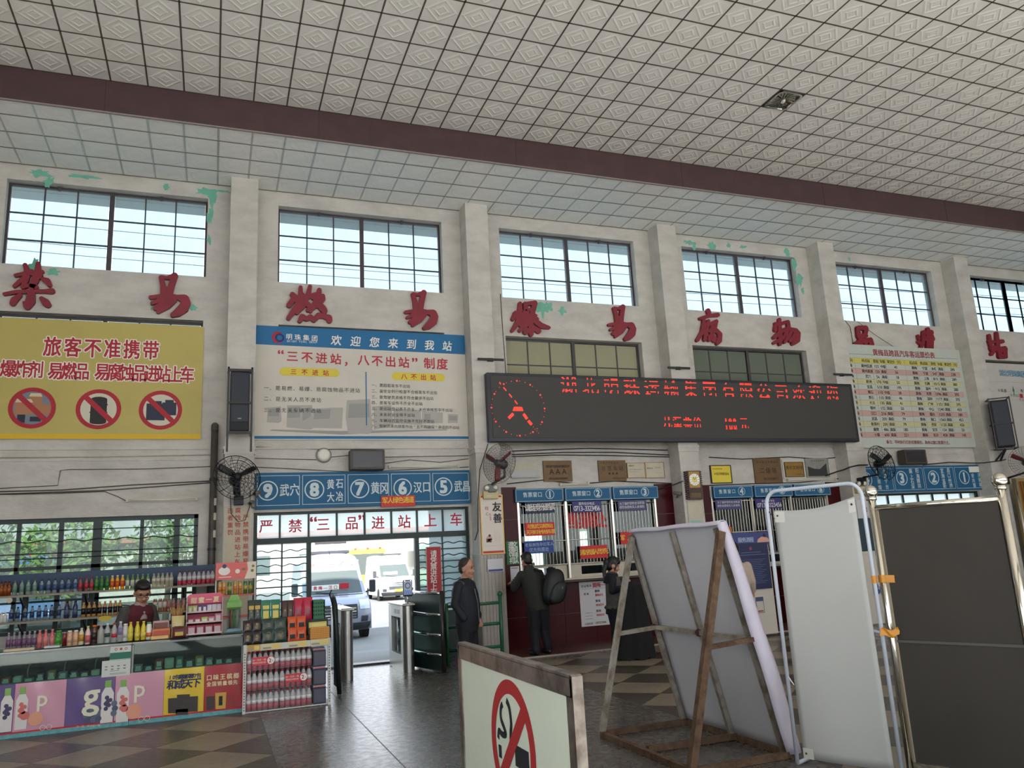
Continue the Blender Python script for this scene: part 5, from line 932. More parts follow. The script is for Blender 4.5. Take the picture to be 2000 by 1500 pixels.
# tiles on the second pillar
ptile = M('grey_wall_tile', (168, 160, 148), .25, var=.12, scale=4)
grp = pillars[2]; tw = .424 / 7; me = MB().box(-tw / 2 + .002, tw / 2 - .002, -.012, 0, -.133, .133).mesh('tile', ptile)
for i in range(7):
    for j in range(6):
        o = obj('tile', me, None, grp); o.location = (2 - .212 + tw * (i + .5), -.37, .12 + .268 * (j + .5) - .13 + .0)
tw2 = .37 / 5; me2 = MB().box(-.012, 0, -tw2 / 2 + .002, tw2 / 2 - .002, -.133, .133).mesh('tile', ptile)
for i in range(5):
    for j in range(6):
        o = obj('tile', me2, None, grp); o.location = (2 - .212, -.37 + tw2 * (i + .5), .12 + .268 * (j + .5) - .13)
obj('tile_cap', MB().box(1.775, 2.225, -.385, 0, 1.60, 1.615), ptile, grp)

# ------------------------------------------------------------------ fans
fan_dark = M('dark_fan_steel', (38, 40, 42), .4, .5); fan_grey = M('grey_fan_wire', (96, 96, 96), .4, .5); blade_red = M('red_fan_blade', (120, 32, 34), .4)
def make_fan(name, label, cx, cy, cz, R_, yaw, pitch, wire, blade, nr, nc, mount, group='wall fans on the pillars', wr=.0035):
    t = thing(name, label, 'fan', (cx, cy, cz), 0, group)
    mt = Matrix.Translation((cx, cy, cz)) @ Matrix.Rotation(yaw, 4, 'Z') @ Matrix.Rotation(pitch, 4, 'X')
    g = MB()   # cage axis along -y (front)
    prof = [(.10, -.085), (.35, -.10), (.62, -.085), (.85, -.05), (1.0, 0.0)]
    for side in (1, -1):
        for i in range(nr):
            a = 2 * PI * i / nr; tw_ = .5 if side == 1 else .25
            g.tube([(R_ * k * math.cos(a + tw_ * (1 - k)), y * side * 1.0, R_ * k * math.sin(a + tw_ * (1 - k))) for k, y in prof], wr, 4)
        for j in range(1, nc + 1):
            k = .15 + .85 * j / nc; y = np.interp(k, [p[0] for p in prof], [p[1] for p in prof]) * side
            g.tube([(R_ * k * math.cos(2 * PI * i / 28), y, R_ * k * math.sin(2 * PI * i / 28)) for i in range(28)], wr if j < nc else wr * 2, 4, True)
    obj('cage', g.xf(mt), wire, t)
    hub = MB().lathe([(.03, -.08), (.055, -.07), (.055, 0), (.075, .03), (.08, .14), (.05, .17)], 14).xf(mt @ Matrix.Rotation(-PI / 2, 4, 'X')); obj('motor', hub, wire, t, True)
    for i in range(3):
        a0 = 2 * PI * i / 3 + .5; b = MB()
        def fn(u, v, a0=a0):
            r = R_ * (.14 + .76 * v); w = (.28 + .34 * v - .25 * v * v); a = a0 + (u - .5) * w / max(.25, v + .15) * .8
            return (r * math.cos(a), -.03 + .05 * (u - .5), r * math.sin(a))
        b.grid(fn, 4, 5); bl = obj('blade', b.xf(mt), blade, t, True); so = bl.modifiers.new('thick', 'SOLIDIFY'); so.thickness = .006
    mx, my, mz = mount
    obj('bracket', MB().tube([mt @ Vector((0, .14, 0)), mt @ Vector((0, .15, -.2)), (mx, (my + cy) / 2 + .1, mz + .04), (mx, my, mz)], .022, 8), wire, t, True)
    obj('mount', MB().bbox(mx - .07, mx + .07, my - .12, my, mz - .1, mz + .04, .01), wire, t)
    return t
make_fan('wall_fan', 'black spiral-caged wall fan on the pillar left of the gate', -2.04, -.80, 2.90, .34, .25, -.25, fan_dark, fan_dark, 18, 6, (-2.0, -.37, 2.62))
make_fan('wall_fan', 'grey mesh wall fan with red blades on the tiled pillar', 2.03, -.85, 3.06, .335, -1.0, -.1, fan_grey, blade_red, 36, 8, (2.02, -.37, 2.72), wr=.0018)
make_fan('wall_fan', 'black spiral-caged wall fan left of the second platform board', 10.165, -.85, 2.99, .36, .1, -.2, fan_dark, fan_dark, 18, 6, (10.0, -.37, 2.70))
make_fan('wall_fan', 'red-bladed wall fan at the right edge below the loudspeaker', 14.2, -.9, 2.97, .34, -.8, -.1, fan_dark, blade_red, 30, 7, (14.05, -.37, 2.62), wr=.002)

# ------------------------------------------------------------------ loudspeakers in brackets
spk = M('speaker_grille', (34, 36, 40), .7, var=.2, scale=60); iron = M('angle_iron', (62, 58, 56), .5, .4, var=.2)
t = thing('loudspeaker', 'tall black loudspeaker hung in an iron frame on the left pillar', 'loudspeaker', (-2.01, -.5, 3.55))
obj('cabinet', MB().bbox(-2.155, -1.875, -.62, -.40, 3.62, 4.54, .012), spk, t); obj('grille', MB().box(-2.14, -1.89, -.628, -.62, 3.76, 4.52), M('grille_dark', (44, 50, 60), .6, var=.2, scale=80), t)
mb = MB()
for x in (-2.185, -1.845): mb.box(x - .015, x + .015, -.66, -.63, 3.30, 4.60).box(x - .015, x + .015, -.66, -.37, 3.57, 3.60).box(x - .015, x + .015, -.66, -.37, 4.56, 4.59)
mb.box(-2.2, -1.83, -.665, -.635, 3.57, 3.61).box(-2.2, -1.83, -.665, -.635, 4.53, 4.57).box(-2.2, -1.83, -.665, -.645, 4.03, 4.06)
obj('hanging_frame', mb, iron, t); obj('name_badge', MB().box(-2.04, -1.99, -.632, -.628, 3.80, 3.815), MATS['grey_rail'], t)
t = thing('loudspeaker', 'black loudspeaker turned sideways in a wire frame on the right pillar', 'loudspeaker', (14.0, -.6, 3.3)); mt = Matrix.Translation((14.02, -.62, 0)) @ Matrix.Rotation(-.75, 4, 'Z')
obj('cabinet', MB().bbox(-.17, .17, -.16, .16, 3.33, 4.35, .012).xf(mt), spk, t); obj('grille', MB().box(-.15, .15, -.17, -.16, 3.36, 4.32).xf(mt), MATS['grille_dark'], t)
mb = MB()
for x in (-.2, .2):
    for y in (-.19, .19): mb.box(x - .012, x + .012, y - .012, y + .012, 3.28, 4.42)
for z in (3.29, 3.84, 4.40): mb.box(-.2, .2, -.2, -.18, z - .012, z + .012).box(-.2, .2, .18, .2, z - .012, z + .012).box(-.21, -.19, -.19, .19, z - .012, z + .012).box(.19, .21, -.19, .19, z - .012, z + .012)
obj('hanging_frame', mb.xf(mt), iron, t); obj('bracket', MB().bar((14.0, -.62, 3.29), (13.95, -.37, 3.05), .03, .03).bar((14.1, -.55, 3.29), (14.1, -.37, 3.05), .03, .03), iron, t)

# ------------------------------------------------------------------ small monitors, lamp, tubes
scr = M('dark_screen', (48, 46, 50), .25)
for (a, b, c, d), lab in ((D['tv'][0], 'small dark monitor over the gate platform board'), (D['tv'][1], 'small dark monitor under the fare table')):
    t = thing('monitor', lab, 'monitor', ((a + b) / 2, -.2, c)); fr = M('brown_bezel', (66, 60, 54), .5)
    obj('housing', MB().bbox(a, b, -.25, -.06, c, d, .012), fr, t); obj('screen', MB().box(a + .04, b - .04, -.254, -.25, c + .04, d - .035), scr, t); obj('bracket', MB().box((a + b) / 2 - .05, (a + b) / 2 + .05, -.06, 0, (c + d) / 2 - .05, (c + d) / 2 + .05), iron, t)
lx, lz = D['lamp']; t = thing('wall_lamp', 'round white bulkhead lamp left of the gate monitor', 'lamp', (lx, 0, lz))
mt = Matrix.Translation((lx, 0, lz)) @ Matrix.Rotation(PI / 2, 4, 'X')
obj('rim', MB().lathe([(.12, 0), (.125, .02), (.12, .035), (.10, .04)], 28).xf(mt), MATS['grey_rail'], t, True); obj('diffuser', MB().lathe([(.102, .035), (.095, .055), (.06, .07), (.01, .075)], 28).xf(mt), M('opal_lamp', (232, 228, 214), .4), t, True)
tube_w = M('tube_lamp', (226, 222, 206), .35); tl = ['fluorescent tube low on the left wall above the shop window', 'fluorescent tube right of the gate monitor', 'fluorescent tube above the second ticket board', 'fluorescent tube under the largest plaque']
for lab, ((ax, az), (bx, bz)) in zip(tl, D['tubes']):
    t = thing('tube_light', lab, 'tube light', (ax, -.03, az), 0, 'bare tube lights'); obj('batten', MB().bar((ax, -.015, az - .012), (bx, -.015, bz - .012), .03, .03), MATS['white_panel'], t); obj('tube', MB().cyl((ax + .03, -.045, az), (bx - .03, -.045, bz), .014, n=8), tube_w, t, True)
    obj('end_cap', MB().box(ax - .005, ax + .03, -.06, 0, az - .025, az + .025), paper_m, t); obj('end_cap', MB().box(bx - .03, bx + .005, -.06, 0, bz - .025, bz + .025), paper_m, t)
# downpipe
t = thing('downpipe', 'dark grey vertical pipe left of the pillar beside the shop', 'pipe', (-2.36, -.09, 0)); pm = M('dirty_pipe', (84, 78, 72), .5, var=.3, scale=7)
obj('pipe', MB().cyl((-2.36, -.09, 0), (-2.36, -.09, 3.72), .052, n=14), pm, t, True); obj('pipe_elbow', MB().tube([(-2.36, -.09, 3.70), (-2.36, -.085, 3.76), (-2.36, -.04, 3.79), (-2.36, .01, 3.79)], .056, 12), pm, t, True)
for z in (2.95, 1.9): obj('pipe_clip', MB().lathe([(.06, z - .02), (.06, z + .02)], 14, (-2.36, -.09, 0)), iron, t)
for z in (2.6, 2.38, 2.12): obj('paint_drip', MB().bbox(-2.345, -2.31, -.15, -.135, z - .05, z + .06, .004), paper_m, t)
# surface wiring
wire_m = M('old_cable', (92, 84, 76), .6); wire_d = M('black_cable', (40, 38, 38), .6); conduit = M('painted_conduit', (196, 186, 172), .7, var=.15)
wl_ = ['upper cable run on the left wall', 'stepped cable with a drop on the left wall', 'upper of two long sloping cables on the left wall', 'lower of two long sloping cables on the left wall', 'thin cable dropping to the low left tube light', 'cable right under the rules banner', 'short cable left of the round lamp', 'short cable from round lamp to gate monitor', 'straight cable right of the gate monitor', 'sagging cable right of the gate monitor', 'cable along the top of the gate platform board']
for i, (lab, p) in enumerate(zip(wl_, D['wires'])):
    tag(obj('cable', MB().tube([(x, -.012, z) for x, z in p], .009 if i in (0, 2, 3) else .006, 5), conduit if i in (0,) else wire_m, None, True), lab, 'cable', 'surface cables on the wall')
wl3 = ['top cable under the LED display', 'sagging cable under the LED display, second from the top', 'sagging cable under the LED display, third from the top', 'looping cable above the first ticket boards', 'sagging cable above the plaques', 'cable along the top of the fourth to sixth boards']
for lab, p in zip(wl3, D['wires3']):
    pts = [(x, -.02, z + .006 * math.sin(7 * i)) for i, (x, z) in enumerate(p)]; tag(obj('cable', MB().tube(pts, .009, 5), wire_d, None, True), lab, 'cable', 'surface cables on the wall')
def cable(lab, pts, r=.008): tag(obj('cable', MB().tube(pts, r, 5), wire_d, None, True), lab, 'cable', 'surface cables on the wall')
cable('black cable draped from LED display to the fan on the tiled pillar', [(1.99, -.45, 3.44), (1.82, -.46, 3.0), (1.775, -.43, 2.5), (1.765, -.39, 2.0), (1.765, -.2, 1.85)])
cable('loose cable looping across the pillar left of the gate', [(-2.12, -.41, 2.68), (-2.10, -.41, 2.4), (-2.0, -.41, 2.28), (-1.9, -.41, 2.3), (-1.84, -.41, 2.5), (-1.83, -.41, 2.75)], .005)
cable('cable slack between third pillar and ticket board', [(5.4, -.05, 2.62), (5.6, -.1, 2.66), (5.74, -.3, 2.72), (5.80, -.4, 2.75)], .01)
cable('cable bundle crossing the fourth pillar', [(9.45, -.03, 2.83), (9.68, -.12, 2.9), (9.76, -.25, 2.93), (9.765, -.40, 2.96), (10.0, -.41, 3.0), (10.25, -.405, 3.0)], .014)
cable('cable bundle crossing the fifth pillar under the loudspeaker', [(12.1, -.09, 3.02), (12.9, -.09, 3.07), (13.6, -.12, 3.04), (13.755, -.25, 3.03), (13.765, -.40, 3.03), (14.0, -.41, 3.05), (14.23, -.405, 3.08)], .012)
cable('vertical cable beside the third high window', [(2.52, -.01, 6.3), (2.53, -.012, 5.6), (2.55, -.012, 4.7)], .006)
cable('loose cable hanging from the fifth high window', [(10.6, -.005, 6.25), (10.72, -.01, 6.1), (10.72, -.035, 5.5), (10.72, -.035, 5.2)], .006)
cable('slack wire across the wall above the fare table', [(10.95, -.01, 6.24), (11.4, -.01, 5.95), (11.9, -.02, 5.68)], .004)
# brackets left over on the pillars
for (a, b, c, d), lab in zip(D['brack'], ('black bracket arm on the tiled pillar above the LED display', 'black bracket arm on the third pillar above the LED display', 'black bracket arm on the fourth pillar above the LED display')):
    t = thing('bracket_arm', lab, 'bracket', ((a + b) / 2, -.4, c), 0, 'bracket arms above the LED display'); zc = (c + d) / 2
    obj('arm', MB().box(a, b, -.43, -.405, zc - .02, zc + .02), wire_d, t); obj('foot', MB().box((a + b) / 2 - .05, (a + b) / 2 + .05, -.405, -.37, zc - .03, zc + .03), wire_d, t)
# twin-head emergency lights
for (x, z, lab) in ((2.0, 2.60, 'cream twin-head emergency light on the tiled pillar under the fan'), (9.95, 2.52, 'cream twin-head emergency light on the fourth pillar')):
    t = thing('emergency_light', lab, 'emergency light', (x, -.4, z), 0, 'twin-head emergency lights'); obj('housing', MB().bbox(x - .13, x + .13, -.46, -.37, z - .09, z + .05, .012), M('cream_plastic', (206, 190, 140), .5), t)
    for dx in (-.075, .075):
        mt = Matrix.Translation((x + dx, -.45, z + .10)) @ Matrix.Rotation(PI / 2 + .3, 4, 'X'); h = obj('lamp_head', MB().lathe([(.02, -.05), (.045, -.02), (.055, .03), (.05, .035)], 14).xf(mt), MATS['grey_rail'], t, True); obj('lens', MB().lathe([(.048, .034), (.03, .045), (.004, .05)], 14).xf(mt), M('cream_lens', (240, 236, 214), .2), h, True)  # plain cream lens, no emission
    obj('label_plate', MB().box(x - .09, x + .02, -.462, -.46, z - .06, z - .02), paper_m, t)
# CCTV cameras
for (x, y, z, yaw, lab) in ((5.72, -.30, 2.53, .7, 'small grey security camera on the side of the third pillar'), (-1.74, -.40, 2.70, -.6, 'brown security camera on the pillar left of the platform board'), (-1.82, -.44, 2.55, -.3, 'black security camera below the brown one left of the platform board')):
    t = thing('security_camera', lab, 'camera', (x, y, z), 0, 'security cameras'); mt = Matrix.Translation((x, y, z)) @ Matrix.Rotation(yaw, 4, 'Z') @ Matrix.Rotation(PI / 2 + .25, 4, 'X')
    obj('body', MB().lathe([(.02, -.08), (.035, -.07), (.036, .06), (.03, .07), (.028, .062)], 12).xf(mt), M('camera_grey', (120, 112, 104), .5), t, True); obj('lens', MB().lathe([(.026, .06), (.006, .068)], 12).xf(mt), black_m, t, True); obj('arm', MB().tube([(x, y, z - .01), (x + .02, y + .06, z - .07), (x + .04, y + .12, z - .06)], .012, 6), MATS['camera_grey'], t, True)
# information board at the right edge
t = flat_sign('information_board', 'pale station information board at the right edge beside the loudspeaker', 'sign', 14.25, 17.7, 3.4, 5.42, -.035, M('pale_board', (200, 198, 190), .55, var=.04), .02)
letters(t, M('sky_ink', (60, 132, 170), .6), [D['sign6']], -.039, .012, 1.1); letters(t, black_ink, D['sign6_t'][:2], -.039, .008, 1.1); letters(t, M('green_ink', (30, 110, 70), .6), D['sign6_t'][2:3], -.039, .006); letters(t, red_ink, D['sign6_t'][3:], -.039, .006)
ax, az = D['sign6_ar']; obj('arrow', MB().flat([(ax - .035, az - .02), (ax + .035, az - .02), (ax, az + .12)], -.038).rect(ax - .012, ax + .012, az - .12, az - .02, -.038), MATS['green_ink'], t); ax, az = D['sign6_red']; obj('extinguisher_mark', MB().rect(ax - .05, ax + .05, az - .05, az + .05, -.038), red_ink, t)
z_ = D['sign6'][2]; tag(obj('rules', MB().rect(14.4, 17.5, z_ - .22, z_ - .214, -.0375).rect(14.3, 14.75, 4.53, 4.535, -.0375).rect(14.3, 14.75, 4.73, 4.735, -.0375).rect(15.05, 15.5, 4.53, 4.535, -.0375).rect(15.05, 15.5, 4.73, 4.735, -.0375), M('thin_grey_ink', (160, 158, 152), .6), t), kind='stuff')
# slatted wooden shutter at the far right edge
t = thing('slatted_shutter', 'golden brown slatted wooden shutter at the right edge', 'shutter', (16.0, -.45, 0)); slat_m = M('golden_wood', (150, 100, 44), .4, var=.25, scale=8, stretch=(1, 1, .15))
obj('shutter_frame', MB().box(14.30, 14.36, -.50, -.40, 0, 2.65).box(14.36, 17.4, -.50, -.40, 2.58, 2.65), M('pale_wood_frame', (176, 148, 84), .4), t)
for i in range(36): x = 14.40 + .084 * i; obj('slat', MB().box(x - .03, x + .03, -.49, -.42, .05, 2.58), slat_m, t)
obj('upright', MB().cyl((14.27, -.5, 0), (14.27, -.5, 2.62), .03, n=10), ss_m, t, True)

# ------------------------------------------------------------------ shop: bottles
def clearm(name, col): c = tuple(min(255, int(v * .6 + 110)) for v in col); return glass_mat(name, c, .9, .08, haze=.5, haze_col=tuple(min(255, v + 25) for v in c), tl=.45, rough=.08)
BT = {}
def bottle(kind, words, body, label, cap, h=.19, r=.027, clear=False, shape=0, lab=(.22, .62), band=None, capr=.5):
    """one bottle: body mesh with cap and label as parts; returns the prototype"""
    bm_ = clearm(kind + '_body', body) if clear else M(kind + '_body', body, .18, spec=.6)
    if shape == 0: prof = [(r * .86, 0), (r, .02 * h), (r, .58 * h), (r * .96, .64 * h), (r * .62, .80 * h), (r * .42, .87 * h), (r * .42, .91 * h)]
    elif shape == 1: prof = [(r * .9, 0), (r, .03 * h), (r * .88, .35 * h), (r, .55 * h), (r * .9, .68 * h), (r * .5, .85 * h), (r * .45, .91 * h)]
    elif shape == 2: prof = [(r * .95, 0), (r, .03 * h), (r, .80 * h), (r * .8, .87 * h), (r * .75, .91 * h)]
    else: prof = [(r, 0), (r, .9 * h), (r * .9, .92 * h)]
    o = obj('drink_can' if shape == 3 else 'drink_bottle', MB().lathe(prof, 12), bm_, None, True); o['words'] = words
    cr = r * (capr if shape < 2 else .8); c = obj('cap', MB().lathe([(cr, .90 * h), (cr, .985 * h), (cr * .9, h)], 10), M(kind + '_cap', cap, .4), o, True, local=True)
    if label:
        l = obj('label', MB().lathe([(r * 1.015, lab[0] * h), (r * 1.02, lab[1] * h)], 12), M(kind + '_label', label, .35, var=.25, scale=60), o, True, local=True)
        rr = l.data
        if band: obj('label_band', MB().lathe([(r * 1.015, .04 * h), (r * 1.02, lab[0] * h - .002)], 12), M(kind + '_band', band, .35), o, True, local=True)
    BT[kind] = [o, False]; return o
def place(kind, x, y, z, label, group, cat='bottle', rz=0.0, s=1.0):
    src, used = BT[kind]
    if used: o = copy_tree(src)
    else: o = src; BT[kind][1] = True
    o.location = (x, y, z); o.rotation_euler = (0, 0, rz); o.scale = (s, s, s)
    if 'words' in o: del o['words']
    tag(o, label, cat, group); return o
for a in [('amber', 'amber tea bottle', (122, 58, 18), (150, 84, 30), (70, 34, 22)), ('red_drink', 'red and silver bottle', (120, 92, 88), (186, 52, 60), (168, 36, 46)), ('green_tea', 'green tea bottle', (84, 128, 48), (60, 124, 62), (96, 164, 96)),
          ('orange_juice', 'orange juice bottle', (226, 164, 30), (214, 92, 30), (232, 230, 220)), ('jasmine_tea', 'green-capped pale-label tea bottle', (110, 140, 84), (198, 202, 186), (96, 172, 120)), ('dark_coffee', 'gold-capped dark-label bottle', (198, 142, 78), (30, 26, 30), (206, 170, 116))]:
    bottle(a[0], a[1], *a[2:], h=.192, r=.027, lab=(.18, .60), shape=1 if a[0] in ('red_drink', 'orange_juice') else 0)
bottle('mint_water', 'clear bottle with pale green label', (168, 190, 178), (108, 146, 128), (88, 146, 92), clear=True)
bottle('blue_water', 'clear bottle with blue label', (150, 168, 184), (66, 92, 134), (44, 56, 104), clear=True)
bottle('pale_gold', 'pale gold bottle with grey cap', (206, 190, 150), (214, 208, 192), (172, 172, 166), clear=True, lab=(.40, .62))
bottle('red_water', 'white-label crimson-foot bottle', (206, 196, 200), (224, 218, 218), (128, 42, 52), clear=True, lab=(.34, .60), band=(186, 54, 78), h=.205, r=.029)
bottle('white_milk', 'small white milk bottle', (222, 220, 212), None, (200, 200, 196), h=.13, r=.024)
bottle('navy_water', 'clear bottle with navy label', (128, 146, 168), (46, 62, 104), (34, 40, 78), clear=True)
bottle('tall_blue', 'tall dark blue bottle', (46, 56, 92), (92, 100, 132), (30, 34, 66), h=.225, r=.032, lab=(.2, .5))
bottle('white_jar', 'white-label brown bottle', (150, 96, 60), (222, 210, 196), (190, 190, 186), h=.18, lab=(.3, .75), shape=2)
bottle('pink_jar', 'dusky pink boxed bottle', (164, 128, 118), (186, 120, 110), (150, 140, 136), h=.17, shape=2)
bottle('violet_soda', 'slim violet soda bottle', (132, 118, 142), (118, 78, 112), (168, 158, 166), clear=True, h=.185, r=.022)
bottle('pink_drink', 'rose pink bottle', (196, 92, 92), (216, 128, 124), (214, 150, 140), h=.19, r=.025, shape=1)
bottle('green_jelly', 'squat green bottle', (54, 132, 40), (76, 150, 56), (70, 140, 52), h=.17, r=.034, shape=2)
bottle('red_can', 'small dark red can', (120, 30, 40), None, (150, 150, 150), h=.15, r=.022, shape=3)
bottle('peach_tea', 'peach-coloured bottle with white cap', (206, 158, 122), (222, 176, 140), (230, 226, 216), h=.16, r=.027, shape=2)
bottle('gold_label', 'cream bottle with gold emblem', (222, 208, 176), (196, 150, 60), (214, 210, 200), h=.18, r=.027)
bottle('pink_milk', 'tall pink and cream bottle', (226, 196, 186), (206, 104, 104), (214, 220, 90), h=.195, r=.028, lab=(.1, .5))
bottle('orange_cap', 'dark bottle with broad orange cap', (72, 42, 26), (50, 34, 28), (226, 92, 28), h=.20, r=.030, shape=2)
bottle('clear_cup', 'clear plastic bottle with pink cap', (196, 196, 188), None, (206, 150, 150), clear=True, h=.2, r=.03)
bottle('green_label_water', 'water bottle with dark green label', (206, 214, 214), (36, 74, 62), (226, 230, 230), clear=True, h=.21, r=.028, lab=(.3, .5))
bottle('red_label_water', 'water bottle with red label and red cap', (206, 214, 214), (206, 56, 70), (206, 44, 56), clear=True, h=.21, r=.028, lab=(.25, .45))
bottle('violet_water', 'water bottle with violet label', (196, 196, 212), (150, 134, 176), (222, 222, 226), clear=True, h=.22, r=.028, lab=(.35, .7))
bottle('white_bottle', 'plain white-capped bottle', (196, 196, 188), (210, 208, 200), (226, 226, 220), h=.19, r=.027, shape=2)
bottle('yellow_milk', 'yellow milk-drink bottle', (216, 194, 48), (226, 208, 92), (222, 204, 70), h=.205, r=.028, shape=1, lab=(.12, .4))
bottle('white_carton', 'white and green carton bottle', (226, 226, 214), (224, 120, 70), (70, 150, 110), h=.19, r=.029, shape=2, lab=(.15, .4))
ORD = ['leftmost', 'second', 'third', 'fourth', 'fifth', 'sixth', 'seventh', 'eighth']
def nth(w, xl, x, tail):
    n = len(xl)
    if n == 1: return w + ' ' + tail
    i = xl.index(x); q = 'rightmost' if i == n - 1 else ORD[i] + ('' if i == 0 else ' from left')
    return '%s %s, %s of %d' % (w, tail, q, n)
for kind, xl in E['top']:
    w = BT[kind][0]['words']
    for x in xl: place(kind, x, -.52, 1.401, nth(w, xl, x, 'on the top drinks shelf'), w + 's in a row on the top shelf')
for kind, xl in E['mid']:
    w = BT[kind][0]['words']
    for x in xl: place(kind, x, -.52, 1.061, nth(w, xl, x, 'on the middle drinks shelf'), w + 's in a row on the middle shelf')
for kind, xl in E['ctr']:
    w = BT[kind][0]['words']
    for x in xl: place(kind, x, -2.80, .862, nth(w, xl, x, 'standing on the shop counter'), w + 's on the counter')
# shelves behind the counter
shelf_m = M('pale_shelf_edge', (150, 140, 124), .5, var=.1); navy_p = M('navy_backboard', (34, 62, 92), .5, var=.08); upr = M('dark_upright', (30, 36, 36), .5)
t = thing('drinks_shelf', 'long two-tier drinks shelf with navy backboard in front of the shop window', 'shelf', (-3.9, -.5, 0))
obj('shelf_board', MB().box(-5.6, -2.31, -.66, -.30, 1.375, 1.40), shelf_m, t); obj('shelf_board', MB().box(-5.6, -2.31, -.66, -.30, 1.035, 1.06), shelf_m, t)
obj('backboard', MB().box(-5.6, -2.31, -.30, -.28, 1.44, 1.675), navy_p, t)
for x in (-5.5, -4.72, -4.0, -3.92, -3.32, -2.72, -2.34): obj('upright', MB().box(x - .035, x + .035, -.29, -.25, 0, 1.5), upr, t)
for x in (-4.72, -3.96, -3.32, -2.72): obj('shelf_bracket', MB().bar((x, -.28, 1.20), (x, -.6, 1.36), .02, .02).bar((x, -.28, .88), (x, -.6, 1.02), .02, .02), upr, t)
ms = M('amber_tag', (222, 196, 70), .6); star = [(math.cos(2 * PI * i / 24) * (.05 if i % 2 else .062) * 1.5, math.sin(2 * PI * i / 24) * (.05 if i % 2 else .062) * .62) for i in range(24)]
tag(obj('price_star', MB().prism([(-3.69 + a, 1.03 + b) for a, b in star], -.668, -.662), ms), 'yellow star-shaped price tag on the middle shelf edge', 'price tag')
o = obj('price_star_disc', MB().prism([(-4.83 + .035 * math.cos(2 * PI * i / 20), 1.345 + .035 * math.sin(2 * PI * i / 20)) for i in range(20)], -.675, -.662), paper_m); tag(o, 'round white tag hanging under the top drinks shelf', 'tag')
# can rack
t = thing('can_rack', 'white display rack with red illustrated header beside the shop pillar', 'rack', (-2.04, -1.2, 0)); wm = M('rack_white', (214, 212, 204), .45)
obj('side_panel', MB().box(-2.30, -2.285, -1.35, -1.1, 0, 1.68), wm, t); obj('side_panel', MB().box(-1.795, -1.78, -1.35, -1.1, 0, 1.68), wm, t)
for z in (1.235, .95, .65): obj('shelf', MB().box(-2.285, -1.795, -1.38, -1.1, z, z + .02), M('rack_red', (196, 96, 84), .5), t)
hb = obj('header', MB().box(-2.30, -1.78, -1.37, -1.35, 1.455, 1.68), M('header_coral', (224, 104, 96), .4), t)
obj('header_print', MB().flat([(-1.93, 1.455), (-1.78, 1.455), (-1.78, 1.68), (-1.90, 1.68), (-1.885, 1.58)], -1.372), M('header_cream', (232, 220, 196), .5), hb); obj('header_print', MB().disc(-2.19, 1.57, .075, -1.372, rz=.055).disc(-2.02, 1.56, .03, -1.3725).rect(-2.26, -2.1, 1.485, 1.495, -1.372), M('header_white', (240, 232, 224), .5), hb)
obj('header_print', MB().disc(-2.19, 1.635, .028, -1.3725), M('header_navy', (50, 70, 110), .5), hb); obj('header_print', MB().disc(-1.94, 1.585, .03, -1.373, rz=.015).disc(-1.83, 1.56, .02, -1.373).disc(-1.82, 1.62, .018, -1.373), M('header_olive', (130, 120, 70), .5), hb)
for i, (x, c) in enumerate(zip((-2.242, -2.189, -2.117, -2.045, -1.98, -1.912, -1.848), 'ggvgovv')):
    k = {'g': 'gold_can', 'v': 'green_can', 'o': 'gold_can'}[c]
    if k not in BT: bottle(k, {'gold_can': 'tall gold can', 'green_can': 'tall green and gold can'}[k], {'gold_can': (204, 160, 78), 'green_can': (86, 128, 62)}[k], {'gold_can': (214, 138, 70), 'green_can': (200, 176, 84)}[k], (190, 186, 170), h=.178, r=.027, shape=3, lab=(.3, .6))
    place(k, x, -1.29, 1.256, {'gold_can': 'tall gold can', 'green_can': 'tall green and gold can'}[k] + ' under the coral header, number %s from the left' % ['one', 'two', 'three', 'four', 'five', 'six', 'seven'][i], 'tall cans on the white rack', 'can')

# ------------------------------------------------------------------ glass showcases
steel_tr = M('showcase_trim', (120, 124, 122), .35, .7); kick = M('cyan_kick_strip', (110, 176, 182), .4, var=.3, scale=20); dark_in = M('showcase_inside', (48, 52, 51), .7)
for k, (x0, x1, zt, lab) in enumerate(((-5.6, -3.155, .858, 'longer glass showcase counter at the left with drinks posters'), (-3.15, -1.99, .858, 'shorter glass showcase counter with yellow and red posters'))):
    t = thing('showcase', lab, 'showcase', ((x0 + x1) / 2, -2.75, 0), 0, 'glass showcase counters')
    obj('base', MB().box(x0, x1, -3.0, -2.45, .06, .53), dark_in, t); obj('kick_strip', MB().box(x0, x1, -3.004, -2.5, 0.0, .05), kick, t); obj('red_strip', MB().box(x0, x1, -3.008, -3.0, .045, .065), redn, t)
    obj('front_glass', MB().box(x0 + .02, x1 - .02, -2.998, -2.992, .53, zt - .02), glass_mat('front_pane', (215, 235, 228), .92, .022, rough=.02), t); obj('top_glass', MB().box(x0, x1, -3.0, -2.45, zt - .014, zt), clear_glass, t)
    obj('trim', MB().box(x0, x1, -3.005, -2.985, zt - .03, zt - .014).box(x0, x1, -3.005, -2.99, .52, .535).box(x0, x0 + .018, -3.005, -2.985, .53, zt - .02).box(x1 - .018, x1, -3.005, -2.985, .53, zt - .02), steel_tr, t)
    obj('back_panel', MB().box(x0, x1, -2.47, -2.45, .53, zt - .03), dark_in, t); obj('inner_shelf', MB().box(x0, x1, -2.98, -2.47, .53, .545), M('inner_shelf_grey', (120, 124, 120), .4), t)
    if k == 1: obj('side_glass', MB().box(x1 - .006, x1, -2.98, -2.46, .55, zt - .03), clear_glass, t)
